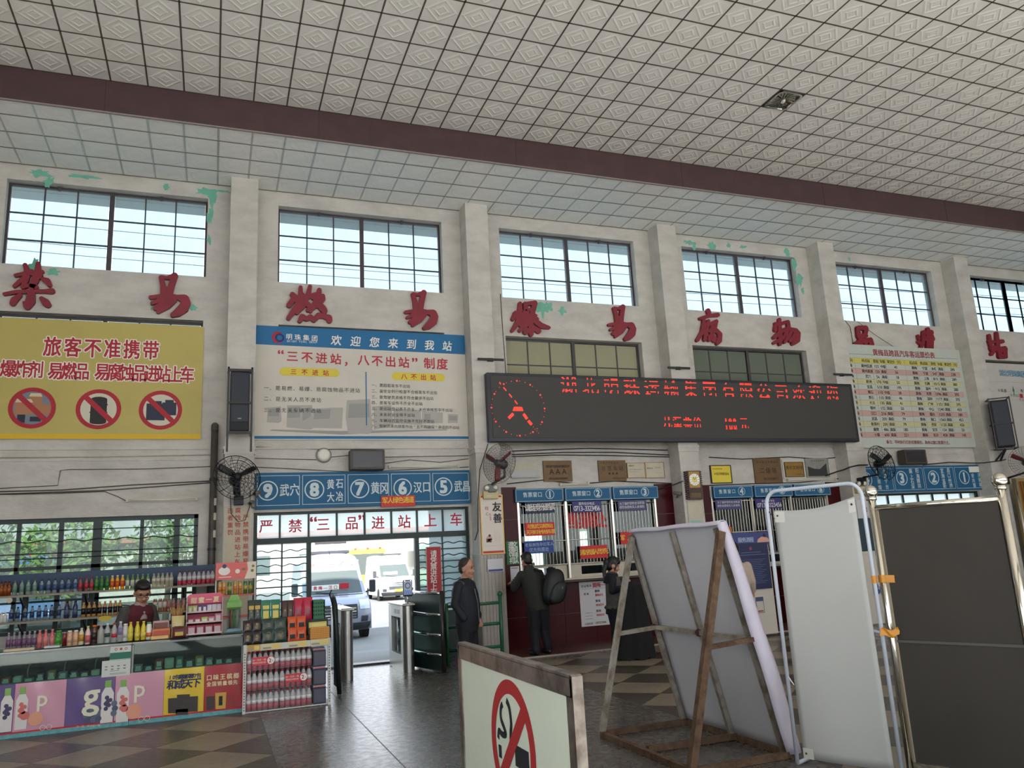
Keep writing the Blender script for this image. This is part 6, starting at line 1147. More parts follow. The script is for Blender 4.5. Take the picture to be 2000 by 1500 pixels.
# goods inside
random.seed(11); cols_in = [(60, 70, 90), (150, 60, 60), (190, 190, 180), (80, 120, 110), (40, 40, 44), (170, 130, 70), (120, 130, 150)]
gi = 0
for x in np.arange(-4.45, -2.1, .105):
    c = cols_in[gi % 7]; w = random.uniform(.07, .095); h = random.uniform(.03, .09) if x < -3.1 else random.uniform(.05, .12); d_ = random.uniform(.05, .1)
    t = thing('small_packet', 'small %s packet inside the showcase, place %s along from the left' % (['slate', 'red', 'white', 'teal', 'black', 'ochre', 'grey'][gi % 7], ['one', 'two', 'three', 'four', 'five', 'six', 'seven', 'eight', 'nine', 'ten', 'eleven', 'twelve', 'thirteen', 'fourteen', 'fifteen', 'sixteen', 'seventeen', 'eighteen', 'nineteen', 'twenty', 'twenty-one', 'twenty-two', 'twenty-three', 'twenty-four'][gi]), 'packet', (x, -2.9, .545), 0, 'small packets laid in the showcases')
    obj('packet', MB().bbox(x - w / 2, x + w / 2, -2.93 - d_ / 2, -2.93 + d_ / 2, .545, .545 + h, .006), M('packet_%d' % (gi % 7), c, .35), t)
    obj('packet_label', MB().rect(x - w * .3, x + w * .3, .545 + h * .3, .545 + h * .75, -2.931 - d_ / 2), M('packet_tag', (214, 214, 204), .5), t)
    obj('shelf_tag', MB().box(x - .03, x + .03, -2.985, -2.982, .547, .572), M('mint_tag', (190, 214, 198), .5), t); gi += 1
for i, (x, w) in enumerate(((-4.2, .34), (-3.85, .3), (-3.55, .26))):
    t = thing('umbrella_bundle', 'dark folded bundle in the showcase, %s of three' % ['left', 'middle', 'right'][i], 'bundle', (x, -2.7, .55), 0, 'dark bundles in the showcase')
    obj('bundle', MB().sphere((x, -2.68, .62), (w / 2, .12, .07), 14, 8), M('dark_cloth', (46, 50, 50), .8, var=.3, scale=12), t, True); obj('strap', MB().tube([(x + .02 + .0 * math.cos(a), -2.68 + .122 * math.cos(a), .62 + .072 * math.sin(a)) for a in np.linspace(0, 2 * PI, 17)[:-1]], .006, 4, True), MATS['grey_rail'], t)
# posters on the counter front
film = dict(rough=.22, coat=.6, bump=.12, bscale=7)
pb = E['pb']; YPp = -3.010
pcol = [('violet_poster', (92, 70, 128)), ('pink_poster', (206, 148, 168)), ('violet_poster', (92, 70, 128)), ('pink_poster', (206, 148, 168)), ('yellow_poster', (222, 190, 44)), ('red_poster', (166, 36, 44))]
pl_ = ['violet poster panel at the far left of the counter front', 'first pink poster panel with peach, left on the counter front', 'violet poster panel with large letter g on the counter front', 'second pink poster panel right of the large letter g', 'yellow poster with dark packs on the counter front', 'red poster with gold pack at the right of the counter front']
pan = []
for i in range(6):
    c = pcol[i]; t = thing('counter_poster', pl_[i], 'poster', ((pb[i] + pb[i + 1]) / 2, YPp, .06), 0, 'posters along the counter front')
    def fn(u, v, a=pb[i] if i else -5.6, b=pb[i + 1] - .002): return (a + (b - a) * u, YPp - .004 - .003 * math.sin(u * 9 + v * 5 + i), .062 + .475 * v)
    obj('sheet', MB().grid(fn, 12, 8), M(c[0], c[1], **film), t, True); pan.append(t)
milk = M('print_milk', (220, 214, 210), **film); gcap = M('print_green_cap', (120, 168, 70), **film); grape = M('print_grape', (50, 44, 84), **film); pch = M('print_peach', (208, 104, 96), **film); pch2 = M('print_peach_pale', (226, 158, 128), **film); let = M('print_letter', (226, 222, 196), **film); berry = M('print_berry', (86, 96, 122), **film)
YQ = -3.019
for i, (x, z, hh) in enumerate(E['bottles']):
    t = pan[[0, 1, 2, 3][i]]; w = .055 if i < 2 else .06
    obj('bottle_print', MB().flat([(x - w, z - hh), (x + w, z - hh), (x + w, z + hh * .35), (x + w * .5, z + hh * .62), (x - w * .5, z + hh * .62), (x - w, z + hh * .35)], YQ), milk, t)
    obj('cap_print', MB().rect(x - w * .5, x + w * .5, z + hh * .62, z + hh * .95, YQ - .0005), gcap, t)
    m_ = MB()
    for k in range(9): m_.disc(x + w * .55 * math.cos(k * 2.4) * (k / 9), z - .02 + hh * .38 * math.sin(k * 2.4) * (k / 9), .022, YQ - .001 - .0001 * k, 10)
    obj('fruit_print', m_, grape if i in (0, 2) else pch, t)
for i, (x, z, r) in enumerate(E['peach']): obj('peach_print', MB().disc(x, z, r, YQ - .0015, 24), pch2 if i < 2 else pch, pan[1 if i in (0, 3) else 3])
for i, (x, z, r) in enumerate(E['badge']): obj('badge_print', MB().ring(x, z, r * .85, r, YQ, 20), let, pan[1 if i < 2 else 3])
for i, (x, z, r) in enumerate(E['berries']): obj('berry_print', MB().disc(x, z, r, YQ - .0003 - .0001 * i, 12), berry if i % 2 else M('print_berry_dark', (64, 74, 104), **film), pan[2])
for i, (ch, x, z, r) in enumerate(E['gp']): m_ = MB(); put(m_, ch, x, z - .02, r * 2.6, YQ - .0025, .012); obj('letter', m_, let, pan[2 if i == 0 else (1 if i == 1 else 3)])
navy_ink = M('deep_navy_ink', (22, 40, 84), .5); cream_ink = M('cream_ink', (232, 212, 166), .5)
letters(pan[4], navy_ink, E['ptxt'][:2], YQ - .001, .028, 1.1, .95, .08, .03); letters(pan[5], cream_ink, E['ptxt'][2:4], YQ - .001, .022, 1.1, .95, 0, .03); letters(pan[2], let, E['ptxt'][4:], YQ - .001)
for p in E['packs_y']: obj('pack_print', MB().flat(list(reversed(p)), YQ - .001), M('print_pack_dark', (44, 36, 30), **film), pan[4])
for p, c in zip(E['packs_r'], ((52, 36, 34), (204, 160, 60), (150, 30, 36))): obj('pack_print', MB().flat(list(reversed(p)), YQ - .001), M('print_pack_%d' % c[0], c, **film), pan[5])
x = (E['packs_r'][1][0][0] + E['packs_r'][1][1][0]) / 2; z = (E['packs_r'][1][0][1] + E['packs_r'][1][2][1]) / 2; obj('pack_print', MB().rect(x - .02, x + .02, z - .05, z + .05, YQ - .002), black_ink, pan[5])
# sheets taped on the showcase glass
t = flat_sign('showcase_note', 'small white and green notice taped on the showcase glass', 'notice', -3.369, -3.16, .69, .83, -3.014, M('sheet_white2', (206, 208, 202), .6), .003); obj('green_band', MB().rect(-3.369, -3.16, .695, .765, -3.0145), M('note_green', (44, 112, 92), .6), t); obj('marks', MB().ring(-3.31, .80, .008, .014, -3.0145, 14).disc(-3.26, .80, .013, -3.0145).ring(-3.21, .80, .008, .014, -3.0145, 14), rb, t)
t = flat_sign('showcase_licence', 'white licence sheet taped on the showcase below the green notice', 'notice', -3.44, -3.16, .52, .688, -3.020, MATS['sheet_white2'], .003); m_ = MB()
for i in range(4):
    for j in range(2): m_.rect(-3.41 + .06 * i, -3.385 + .06 * i, .62 - .03 * j, .632 - .03 * j, -3.0205)
m_.rect(-3.36, -3.27, .575, .58, -3.0205).rect(-3.36, -3.2, .55, .554, -3.0205).rect(-3.36, -3.2, .54, .544, -3.0205); tag(obj('fine_print', m_, M('grey_print', (120, 120, 118), .6), t), kind='stuff')
# things standing on the counter
def boxthing(name, label, cat, x0, x1, y0, y1, z0, z1, mat, facemat=None, group=None):
    t = thing(name, label, cat, ((x0 + x1) / 2, (y0 + y1) / 2, z0), 0, group); obj('carton', MB().bbox(x0, x1, y0, y1, z0, z1, .004), mat, t)
    if facemat: obj('front_print', MB().rect(x0 + .01, x1 - .01, z0 + .015, z1 - .02, y0 - .0012), facemat, t)
    return t
boxthing('snack_box', 'orange and red snack box at the middle of the counter', 'box', -2.965, -2.78, -2.83, -2.70, .862, .97, M('snack_orange', (206, 120, 60), .4), M('snack_red', (176, 70, 54), .4))
boxthing('snack_box', 'pale pink snack box standing behind the orange one', 'box', -2.97, -2.80, -2.69, -2.60, .862, 1.05, M('snack_pink', (196, 160, 156), .45), M('snack_brown', (120, 72, 64), .45))
boxthing('flat_box', 'flat yellow-edged box lying in front of the orange snack box', 'box', -2.97, -2.79, -2.93, -2.84, .862, .90, M('flat_orange', (222, 176, 90), .4), M('flat_white', (216, 216, 222), .4))
boxthing('flat_box', 'flat pale mint box on the left of the counter', 'box', -4.02, -3.87, -2.93, -2.82, .862, .885, M('flat_mint', (190, 206, 198), .4), MATS['flat_white'])
boxthing('tube_carton', 'long cream tube carton lying at the left counter edge', 'carton', -4.38, -4.10, -3.0, -2.93, .862, .888, M('tube_cream', (206, 188, 150), .5), None)
def pouch(name, label, x, y, z, w, h, th, mat, printmat, group=None, tilt=.15, cat='pouch', gl=None, pm2=None):
    t = thing(name, label, cat, (x, y, z), 0, group)
    def f(u, v, s):
        k = math.sin(PI * v) ** .45 if 0 < v < 1 else 0; e = math.sin(PI * u) ** .5 if 0 < u < 1 else 0
        return (x + (u - .5) * w * (1 - .05 * math.sin(PI * v)), y + tilt * h * v + s * th / 2 * k * e, z + h * v)
    m_ = MB(); m_.grid(lambda u, v: f(u, v, -1), 8, 8); m_.grid(lambda u, v: f(1 - u, v, 1), 8, 8); obj('bag', m_, mat, t, True)
    if gl:
        m_ = MB()
        for i, ch in enumerate(gl):
            v_, f_ = glyph(ch); cu, cv = .5 + .03 * (-1) ** i, .72 - .5 * (i + .5) / len(gl) + .05
            m_.add([tuple(np.array(f(cu + a_ * .34, cv + b_ * .34 * w / h, -1)) + np.array((0, -.005, 0))) for a_, b_ in v_], f_)
        obj('print', m_, printmat, t)
    elif printmat: obj('print', MB().grid(lambda u, v: tuple(np.array(f(.2 + .6 * u, .18 + .34 * v, -1)) + np.array((0, -.004, 0))), 5, 4), printmat, t, True)
    if pm2: obj('print_band', MB().grid(lambda u, v: tuple(np.array(f(.15 + .7 * u, .60 + .16 * v, -1)) + np.array((0, -.004, 0))), 5, 3), pm2, t, True)
    return t
gold_pr = M('gold_print', (206, 166, 70), .4)
pouch('snack_bag', 'pale gold snack bag right of the counter snack boxes', -2.70, -2.80, .862, .14, .235, .05, M('bag_pale_gold', (206, 190, 130), .25), M('bag_brown', (110, 50, 50), .35))
pouch('snack_bag', 'dark maroon snack bag at the foot of the pale gold bag', -2.68, -2.90, .862, .15, .12, .05, M('bag_maroon', (92, 36, 40), .25), gold_pr)
t = thing('skewer_cup', 'red cup of golden sticks behind the counter snacks', 'cup', (-2.72, -2.62, .862)); obj('cup', MB().lathe([(.05, 0), (.065, .15), (.06, .15)], 14, (-2.72, -2.62, .95)), M('cup_red', (160, 36, 34), .4), t, True)
for i in range(14): a = i * 2.4; obj('stick', MB().cyl((-2.72 + .02 * math.cos(a), -2.62 + .02 * math.sin(a), 1.0), (-2.72 + .075 * math.cos(a), -2.62 + .06 * math.sin(a), 1.17 + .02 * (i % 3)), .006, n=5), M('stick_gold', (198, 156, 84), .5), t)
obj('cup_foot', MB().box(-2.78, -2.66, -2.68, -2.56, .862, .95), wood_m, t)
# candy display
t = thing('candy_display', 'pink tiered candy and gum display on the counter', 'display', (-2.41, -2.7, .862)); pk = M('display_pink', (214, 92, 120), .4); pk2 = M('display_pale', (214, 190, 186), .45)
obj('side_panel', MB().prism([(-2.61, .862), (-2.605, .862), (-2.605, 1.28), (-2.61, 1.28)], -2.85, -2.55), pk2, t); obj('side_panel', MB().prism([(-2.225, .862), (-2.22, .862), (-2.22, 1.28), (-2.225, 1.28)], -2.85, -2.55), pk2, t)
obj('back_panel', MB().box(-2.61, -2.22, -2.56, -2.55, .862, 1.28), pk, t); hd = obj('header', MB().flat([(-2.61, 1.21), (-2.22, 1.21), (-2.215, 1.30), (-2.25, 1.325), (-2.58, 1.325), (-2.615, 1.30)], -2.62), pk, t)
m_ = MB()
for i, ch in enumerate('甜蜜一夏'): put(m_, ch, -2.54 + .083 * i, 1.25, .07, -2.623, .03)
obj('lettering', m_, cream_ink, hd)
for z, y in ((.862, -2.85), (.985, -2.78), (1.10, -2.71)): obj('tier', MB().box(-2.605, -2.225, y, -2.56, z, z + .012).box(-2.605, -2.225, y, y + .006, z, z + .03), pk2, t)
gum = [((150, 40, 60), 'crimson gum box'), ((60, 50, 110), 'indigo gum box'), ((170, 190, 80), 'lime gum box'), ((200, 200, 210), 'white gum box'), ((196, 120, 150), 'rose gum box')]
for i in range(4): boxthing('gum_box', 'crimson printed box on the bottom tier of the candy display, %s of four' % ['leftmost', 'second', 'third', 'rightmost'][i], 'box', -2.595 + .094 * i, -2.51 + .094 * i, -2.835, -2.79, .875, .975, M('gum_crimson', (158, 44, 62), .35), M('gum_silver', (190, 170, 176), .3), 'crimson boxes on the bottom tier')
for i in range(5): c = gum[[0, 0, 2, 4, 4][i]]; boxthing('gum_box', c[1] + ' on the middle tier of the candy display, %s place from the left' % ['first', 'second', 'third', 'fourth', 'fifth'][i], 'box', -2.598 + .075 * i, -2.53 + .075 * i, -2.765, -2.72, .998, 1.06 + .03 * (i > 3), M('gum_' + c[1][:4], c[0], .35), M('gum_print', (216, 206, 206), .4), c[1] + 'es on the middle tier')
for i in range(7): c = gum[[2, 2, 1, 1, 3, 3, 3][i]]; boxthing('gum_box', c[1] + ' on the top tier of the candy display, %s place from the left' % ['first', 'second', 'third', 'fourth', 'fifth', 'sixth', 'seventh'][i], 'box', -2.60 + .053 * i, -2.552 + .053 * i, -2.70, -2.66, 1.113, 1.195, M('gum_' + c[1][:4], c[0], .35), MATS['gum_print'], c[1] + 'es on the top tier')
# sweet dispenser tower
t = thing('sweet_dispenser', 'clear sweet dispenser tower with green top at the counter end', 'dispenser', (-2.09, -2.7, .862)); gt = M('dispenser_green', (120, 170, 84), .4)
obj('base', MB().bbox(-2.17, -2.01, -2.79, -2.61, .862, .905, .01), M('dispenser_blue', (130, 160, 176), .4), t); obj('tank', MB().box(-2.165, -2.015, -2.78, -2.62, .905, 1.13), clear_glass, t); obj('top', MB().bbox(-2.175, -2.005, -2.79, -2.61, 1.13, 1.23, .02), gt, t); obj('roof', MB().prism([(-2.16, 1.23), (-2.02, 1.23), (-2.05, 1.29), (-2.13, 1.29)], -2.77, -2.63), gt, t)
for i, c in enumerate(((186, 60, 50), (110, 150, 70), (200, 190, 180))): obj('tube', MB().cyl((-2.13 + .04 * i, -2.70, .91), (-2.13 + .04 * i, -2.70, 1.12), .015, n=10), M('tube_%d' % c[0], c, .3), t, True)

# ------------------------------------------------------------------ front rack of water packs and snack bags
rk = thing('snack_rack', 'white perforated steel rack at the end of the counter', 'rack', (-1.5, -2.9, 0)); rw = M('rack_steel_white', (206, 204, 198), .45)
hole_m = M('hole_dark', (70, 70, 70), .8)
for (x, y) in ((-1.975, -3.17), (-1.035, -3.17), (-1.975, -2.62), (-1.035, -2.62)):
    p = obj('post', MB().box(x - .017, x + .017, y - .002, y + .03, 0, .74), rw, rk)
    if y < -3: m_ = MB(); [m_.rect(x - .006, x + .006, .04 + .03 * j - .006, .04 + .03 * j + .006, y - .003) for j in range(23)]; tag(obj('holes', m_, hole_m, p), kind='stuff')
obj('top_shelf', MB().box(-1.99, -1.02, -3.17, -2.6, .69, .705), rw, rk); obj('front_rail', MB().box(-1.99, -1.02, -3.18, -3.17, .665, .735), rw, rk); obj('bottom_shelf', MB().box(-1.99, -1.02, -3.16, -2.6, .005, .018), rw, rk)
for i, (a, b, lab) in enumerate(((-1.95, -1.81, 'brown and gold price strip at the left of the rack edge'), (-1.79, -1.58, 'long cream price strip left of centre on the rack edge'), (-1.50, -1.29, 'long cream price strip right of centre on the rack edge'), (-1.25, -1.04, 'long cream price strip at the right of the rack edge'))):
    t = flat_sign('price_strip', lab, 'price tag', a, b, .668, .738, -3.19, M('strip_cream', (214, 202, 160), .5) if i else M('strip_gold', (190, 150, 74), .5), .008, 'price strips on the rack edge')
    obj('strip_print', MB().rect(a + .01, (a + b) / 2 - .005, .68, .70, -3.1905), M('strip_grey', (150, 146, 136), .5), t); obj('strip_print', MB().rect((a + b) / 2 + .005, b - .01, .68, .725, -3.1905), M('strip_yellow', (222, 200, 110), .5), t)
# bottled water packs
bottle('pack_bottle', 'pack bottle', (206, 200, 204), (226, 222, 222), (172, 60, 72), clear=True, lab=(.36, .56), band=(206, 110, 120), h=.205, r=.0295)
pbsrc = BT['pack_bottle'][0]; del pbsrc['words']
film_m = glass_mat('shrink_film', (240, 240, 240), .93, .05, rough=.1); first = True; pk_red = M('promo_red', (206, 60, 66), .45)
for ci, cx in enumerate((-1.775, -1.41)):
    for ri in range(3):
        z = .02 + .215 * ri
        t = thing('water_pack', 'shrink-wrapped pack of water bottles, %s column, %s of three high' % (['left', 'right'][ci], ['bottom', 'middle', 'top'][ri]), 'water pack', (cx, -3.05, z), 0, 'water packs in the rack')
        for i in range(6):
            for j in range(2):
                o = pbsrc if first else copy_tree(pbsrc); first = False
                o.name = 'bottle'; o.location = (cx - .15 + .06 * i, -3.12 + .062 * j, z); attach(o, t)
        obj('film', MB().box(cx - .182, cx + .182, -3.153, -3.02, z, z + .075), film_m, t)
        if (ci, ri) in ((0, 2), (1, 1)):
            p = obj('promo_tag', MB().box(cx - .12, cx + .11, -3.162, -3.155, z + .055, z + .145), pk_red, t); obj('promo_disc', MB().disc(cx + .085, z + .10, .04, -3.163, 20), white_ink, p); m_ = MB(); put(m_, '2', cx + .075, z + .10, .06, -3.1635, .02); text(m_, ['元', cx + .105, z + .095, cx + .105, z + .095, .02], -3.1635); obj('letter', m_, red_ink, p); m_ = MB(); text(m_, ['加一元多一瓶', cx - .105, z + .115, cx + .02, z + .115, .022], -3.163); text(m_, ['畅饮好水更实惠', cx - .105, z + .085, cx + .02, z + .085, .02], -3.163); tag(obj('lettering', m_, white_ink, p), kind='stuff')
for ri in range(3): boxthing('dark_carton', 'navy printed carton in the rack, %s of three' % ['bottom', 'middle', 'top'][ri], 'carton', -1.215, -1.07, -3.14, -2.85, .02 + .205 * ri, .20 + .205 * ri, M('carton_navy', (44, 46, 66), .4, var=.3, scale=25), M('carton_grey', (84, 84, 100), .5), 'navy cartons in the rack'); boxthing('pale_sleeve', 'pale sleeve with pink print lying on the %s navy carton' % ['bottom', 'middle', 'top'][ri], 'sleeve', -1.215, -1.075, -3.145, -2.9, .201 + .205 * ri, .222 + .205 * ri, M('sleeve_grey', (170, 160, 158), .5), M('sleeve_pink', (196, 110, 116), .5), 'pale sleeves in the rack')
# snack bags stepped up on the rack
blk = M('bag_black', (34, 28, 28), .25); dgr = M('bag_dark_green', (28, 52, 40), .25); grn = M('bag_green', (46, 120, 92), .3); brn = M('bag_brown_dark', (70, 40, 30), .25); crim = M('bag_crimson', (186, 36, 66), .2); org = M('bag_orange', (206, 84, 34), .25)
step = obj('display_step', MB().box(-1.98, -1.02, -2.95, -2.62, .705, .95).box(-1.98, -1.02, -3.07, -2.95, .705, .78), dark_in, rk)
gp_ = 'snack bags on the rack'
for i, x in enumerate((-1.945, -1.845)):
    for k in range(2): pouch('snack_bag', 'black bag with gold script, %s of the front left four on the rack' % [['bottom left', 'top left'], ['bottom right', 'top right']][i][k], x, -3.13 + .05 * k, .737 + .125 * k, .105, .14, .035, blk, gold_pr, gp_, gl='和成')
for i, x in enumerate((-1.72, -1.585)):
    for k in range(2): pouch('snack_bag', 'large dark green bag, %s of the front four beside the black bags' % [['bottom left', 'top left'], ['bottom right', 'top right']][i][k], x, -3.13 + .05 * k, .737 + .12 * k, .14, .15, .035, dgr, M('dull_gold', (150, 130, 80), .4), gp_, gl='口味王' if k == 0 else '王')
for i, x in enumerate((-1.45, -1.345)):
    for k in range(2): pouch('snack_bag', 'orange bag with black badge, %s of the four at front' % [['bottom left', 'top left'], ['bottom right', 'top right']][i][k], x, -3.13 + .05 * k, .737 + .125 * k, .105, .145, .035, org, black_ink, gp_)
for i, x in enumerate((-1.90, -1.83)): pouch('snack_bag', 'dark olive bag with gold panels, %s of the back row pair' % ['left', 'right'][i], x, -2.90, .95, .085, .27, .04, M('bag_olive', (40, 54, 48), .25), gold_pr, gp_, gl='和天下', pm2=gold_pr)
for i, x in enumerate((-1.735, -1.625)): pouch('snack_bag', 'bright green bag with yellow print, %s in the back row' % ['left', 'right'][i], x, -2.90, .95, .11, .26, .04, grn, M('yellow_print', (216, 196, 90), .4), gp_, pm2=MATS['yellow_print'])
for i, x in enumerate((-1.52, -1.455)): pouch('snack_bag', 'dark brown bag with gold badge, %s in the back row' % ['left', 'right'][i], x, -2.91, .95, .08, .24, .04, brn, gold_pr, gp_, gl='味')
for i, x in enumerate((-1.36, -1.25)): pouch('snack_bag', 'glossy crimson bag, %s in the back row' % ['left', 'right'][i], x, -2.90, .95, .115, .26, .05, crim, M('crimson_dark', (140, 24, 50), .2), gp_)
t = thing('green_basket', 'green perforated basket at the right back of the rack', 'basket', (-1.12, -2.85, .95)); obj('basket', MB().box(-1.2, -1.05, -2.92, -2.90, .95, 1.17).box(-1.2, -1.19, -2.92, -2.7, .95, 1.17).box(-1.06, -1.05, -2.92, -2.7, .95, 1.17).box(-1.2, -1.05, -2.71, -2.70, .95, 1.17), M('basket_green', (36, 104, 64), .45), t)
m_ = MB(); [m_.rect(-1.19 + .028 * i, -1.172 + .028 * i, .99 + .045 * j, 1.01 + .045 * j, -2.921) for i in range(5) for j in range(4)]; tag(obj('holes', m_, M('hole_green', (18, 52, 34), .6), t), kind='stuff')
boxthing('yellow_box', 'long pale yellow box under the green basket', 'box', -1.25, -1.04, -2.99, -2.93, .78, .92, M('box_yellow', (206, 190, 96), .45), M('box_yellow2', (216, 204, 130), .45))
boxthing('white_box', 'thin white box above the orange tray', 'box', -1.25, -1.03, -3.08, -3.0, .78, .86, M('box_white', (206, 196, 180), .45), MATS['strip_yellow'])
t = boxthing('orange_tray', 'orange tray of small sweets at the right front of the rack', 'tray', -1.25, -1.03, -3.16, -3.08, .737, .87, M('tray_orange', (214, 150, 56), .4)); m_ = MB(); [m_.disc(-1.24 + .018 * i, .752 + .02 * j, .0065, -3.1615, 6) for i in range(12) for j in range(6)]; tag(obj('sweets', m_, M('sweet_brown', (150, 90, 36), .5), t), kind='stuff')
# dark folded frame leaning at the rack end
t = thing('folded_trolley', 'dark folded trolley frame leaning at the right end of the rack', 'trolley', (-.86, -2.5, 0)); obj('frame', MB().tube([(-.84, -2.62, .02), (-.88, -2.58, .9), (-.90, -2.55, 1.15), (-.88, -2.4, 1.18), (-.84, -2.32, 1.05), (-.80, -2.3, .02)], .028, 8), upr, t, True); obj('board', MB().box(-.87, -.85, -2.58, -2.34, .1, .95), upr, t); obj('handle', MB().tube([(-.92, -2.6, 1.1), (-.96, -2.65, 1.22), (-.94, -2.7, 1.27)], .008, 6), iron, t, True)

# ------------------------------------------------------------------ turnstiles, rails and gate furniture
steel = M('brushed_steel', (190, 188, 184), .28, .95, var=.08, scale=20, stretch=(8, 8, .3)); steel_d = M('dark_steel', (60, 60, 62), .3, .8); white_pl = M('reader_white', (206, 210, 208), .35)
def turnstile(label, cx, y0, y1, top, face):
    t = thing('turnstile', label, 'turnstile', (cx, (y0 + y1) / 2, 0), 0, 'steel turnstile posts at the gate'); w = .085
    # rounded front pillar
    prof = [(cx + w * math.cos(a), y0 + .10 + w * 1.1 * math.sin(a)) for a in np.linspace(PI, 2 * PI, 13)] + [(cx + w, y0 + .20), (cx - w, y0 + .20)]
    n = len(prof); mb = MB(); mb.add([(p[0], p[1], .0) for p in prof] + [(p[0], p[1], top) for p in prof], [tuple(range(n - 1, -1, -1)), tuple(range(n, 2 * n))] + [(i, (i + 1) % n, n + (i + 1) % n, n + i) for i in range(n)])
    smooth_by_angle(obj('front_pillar', mb, steel, t), .5)
    obj('rear_pillar', MB().bbox(cx - w, cx + w, y1 - .2, y1, 0, top, .01), steel, t)
    obj('top_cover', MB().bbox(cx - w - .01, cx + w + .01, y0 + .02, y1, top, top + .035, .012), steel, t)
    obj('head_box', MB().box(cx - w, cx + w, y0 + .2, y1 - .2, top - .17, top), white_pl, t); obj('foot_box', MB().box(cx - w, cx + w, y0 + .2, y1 - .2, 0, .24), steel, t)
    obj('wing_panel', MB().box(cx - .012, cx + .012, y0 + .28, y1 - .28, .24, top - .17), clear_glass, t); obj('inner_post', MB().cyl((cx, y0 + .3, .24), (cx, y0 + .3, top - .17), .02, n=10).cyl((cx, y1 - .3, .24), (cx, y1 - .3, top - .17), .02, n=10), chrome_m, t, True)
    if face:
        obj('reader_slots', MB().box(cx - w - .003, cx - w, y0 + .26, y0 + .42, top - .12, top - .06).box(cx - w - .003, cx - w, y0 + .5, y0 + .62, top - .12, top - .06), M('slot_grey', (140, 146, 146), .4), t); obj('band', MB().lathe([(w * 1.03, top - .20), (w * 1.03, top - .19)], 20, (cx, y0 + .1, 0)), chrome_m, t)
    return t
turnstile('left brushed steel turnstile post nearest the snack rack', -.545, -1.42, -.35, .93, False)
turnstile('right brushed steel turnstile post carrying the face scanner', .36, -1.30, -.25, .93, True)
t = thing('face_scanner', 'upright face scanner panel with a ring of light on the right turnstile', 'scanner', (.385, -1.15, .965))
obj('stalk', MB().cyl((.385, -1.12, .965), (.385, -1.12, 1.08), .013, n=10), chrome_m, t, True); obj('body', MB().bbox(.315, .455, -1.145, -1.12, 1.06, 1.30, .01), black_m, t); obj('screen', MB().rect(.325, .445, 1.085, 1.285, -1.1465), M('scanner_screen', (150, 160, 180), .2, emit=.25), t); obj('ring', MB().ring(.385, 1.215, .03, .045, -1.148, 24), M('scanner_ring', (96, 90, 110), .3), t)
for x in (.34, .43): obj('lamp', MB().disc(x, 1.285, .008, -1.148, 10), M('lamp_white', (255, 255, 250), .3, emit=1.0), t)
obj('panel_print', MB().rect(.335, .435, 1.09, 1.15, -1.1475), M('scanner_blue', (110, 130, 190), .3, emit=.2), t)
# rail fence with chrome rails and dark panel
t = thing('queue_rail', 'dark fence with four chrome rails beside the right turnstile', 'fence', (.62, -1.5, 0))
obj('post', MB().cyl((.75, -1.70, 0), (.75, -1.70, 1.13), .035, n=12), M('dark_post', (66, 62, 60), .4, .6), t, True); obj('foot_plate', MB().bbox(.64, .80, -1.78, -1.60, 0, .015, .004), MATS['dark_post'], t)
obj('post', MB().cyl((.80, -.1, 0), (.80, -.1, 1.1), .03, n=12), MATS['dark_post'], t, True)
for z in (1.10, .80, .52, .25): obj('rail', MB().tube([(.44, -.55, z + .02), (.50, -.9, z + .015), (.60, -1.35, z), (.75, -1.70, z - .005)], .02, 10), chrome_m, t, True)
obj('panel', MB().box(.80, .83, -.9, -.05, .05, 1.02), green_m, t)
obj('panel', MB().add([(.47, -.55, .02), (.75, -1.67, .02), (.75, -1.67, 1.08), (.47, -.55, 1.08), (.48, -.545, .02), (.76, -1.665, .02), (.76, -1.665, 1.08), (.48, -.545, 1.08)], [(0, 1, 2, 3), (7, 6, 5, 4), (3, 2, 6, 7), (0, 4, 5, 1)]), green_m, t)
# red vertical sign on the gate
a, b, c, d = D['qing']; t = flat_sign('ticket_sign', 'red vertical sign with white lettering on the right gate window', 'sign', a, b, .74, d, .03, M('gate_red', (170, 36, 44), .5), .015, None, M('gate_pink_edge', (206, 150, 150), .5), .008)
(xa, za), (xb, zb2) = D['qing_t']; vletters(t, white_ink, '请凭票进站上车', xa + .0, za - .01, xb, zb2, .118, .027, .01)
# green guard rail beside the tiled pillar
t = thing('guard_rail', 'green tubular guard rail in front of the tiled pillar', 'rail', (1.8, -1.0, 0)); gr = M('rail_green', (36, 96, 66), .4, var=.2, scale=8)
obj('post', MB().cyl((1.86, -1.05, 0), (1.86, -1.05, .98), .032, n=12), gr, t, True); obj('post_knob', MB().sphere((1.86, -1.05, .995), .045, 12, 8), gr, t, True); obj('post', MB().cyl((1.05, -.85, 0), (1.05, -.85, .9), .03, n=12), gr, t, True)
for z in (.87, .56, .22): obj('rail', MB().cyl((1.86, -1.05, z), (1.05, -.85, z - .02), .025, n=10), gr, t, True)
t = thing('fire_box', 'small red cone-like marker behind the standing man', 'marker', (1.42, -.6, 0)); obj('cone', MB().lathe([(.12, .02), (.035, .52), (.02, .54)], 16, (1.42, -.62, 0)), M('cone_red', (206, 50, 56), .5), t, True); obj('base', MB().box(1.29, 1.55, -.75, -.49, 0, .02), M('cone_red', (206, 50, 56), .5), t)
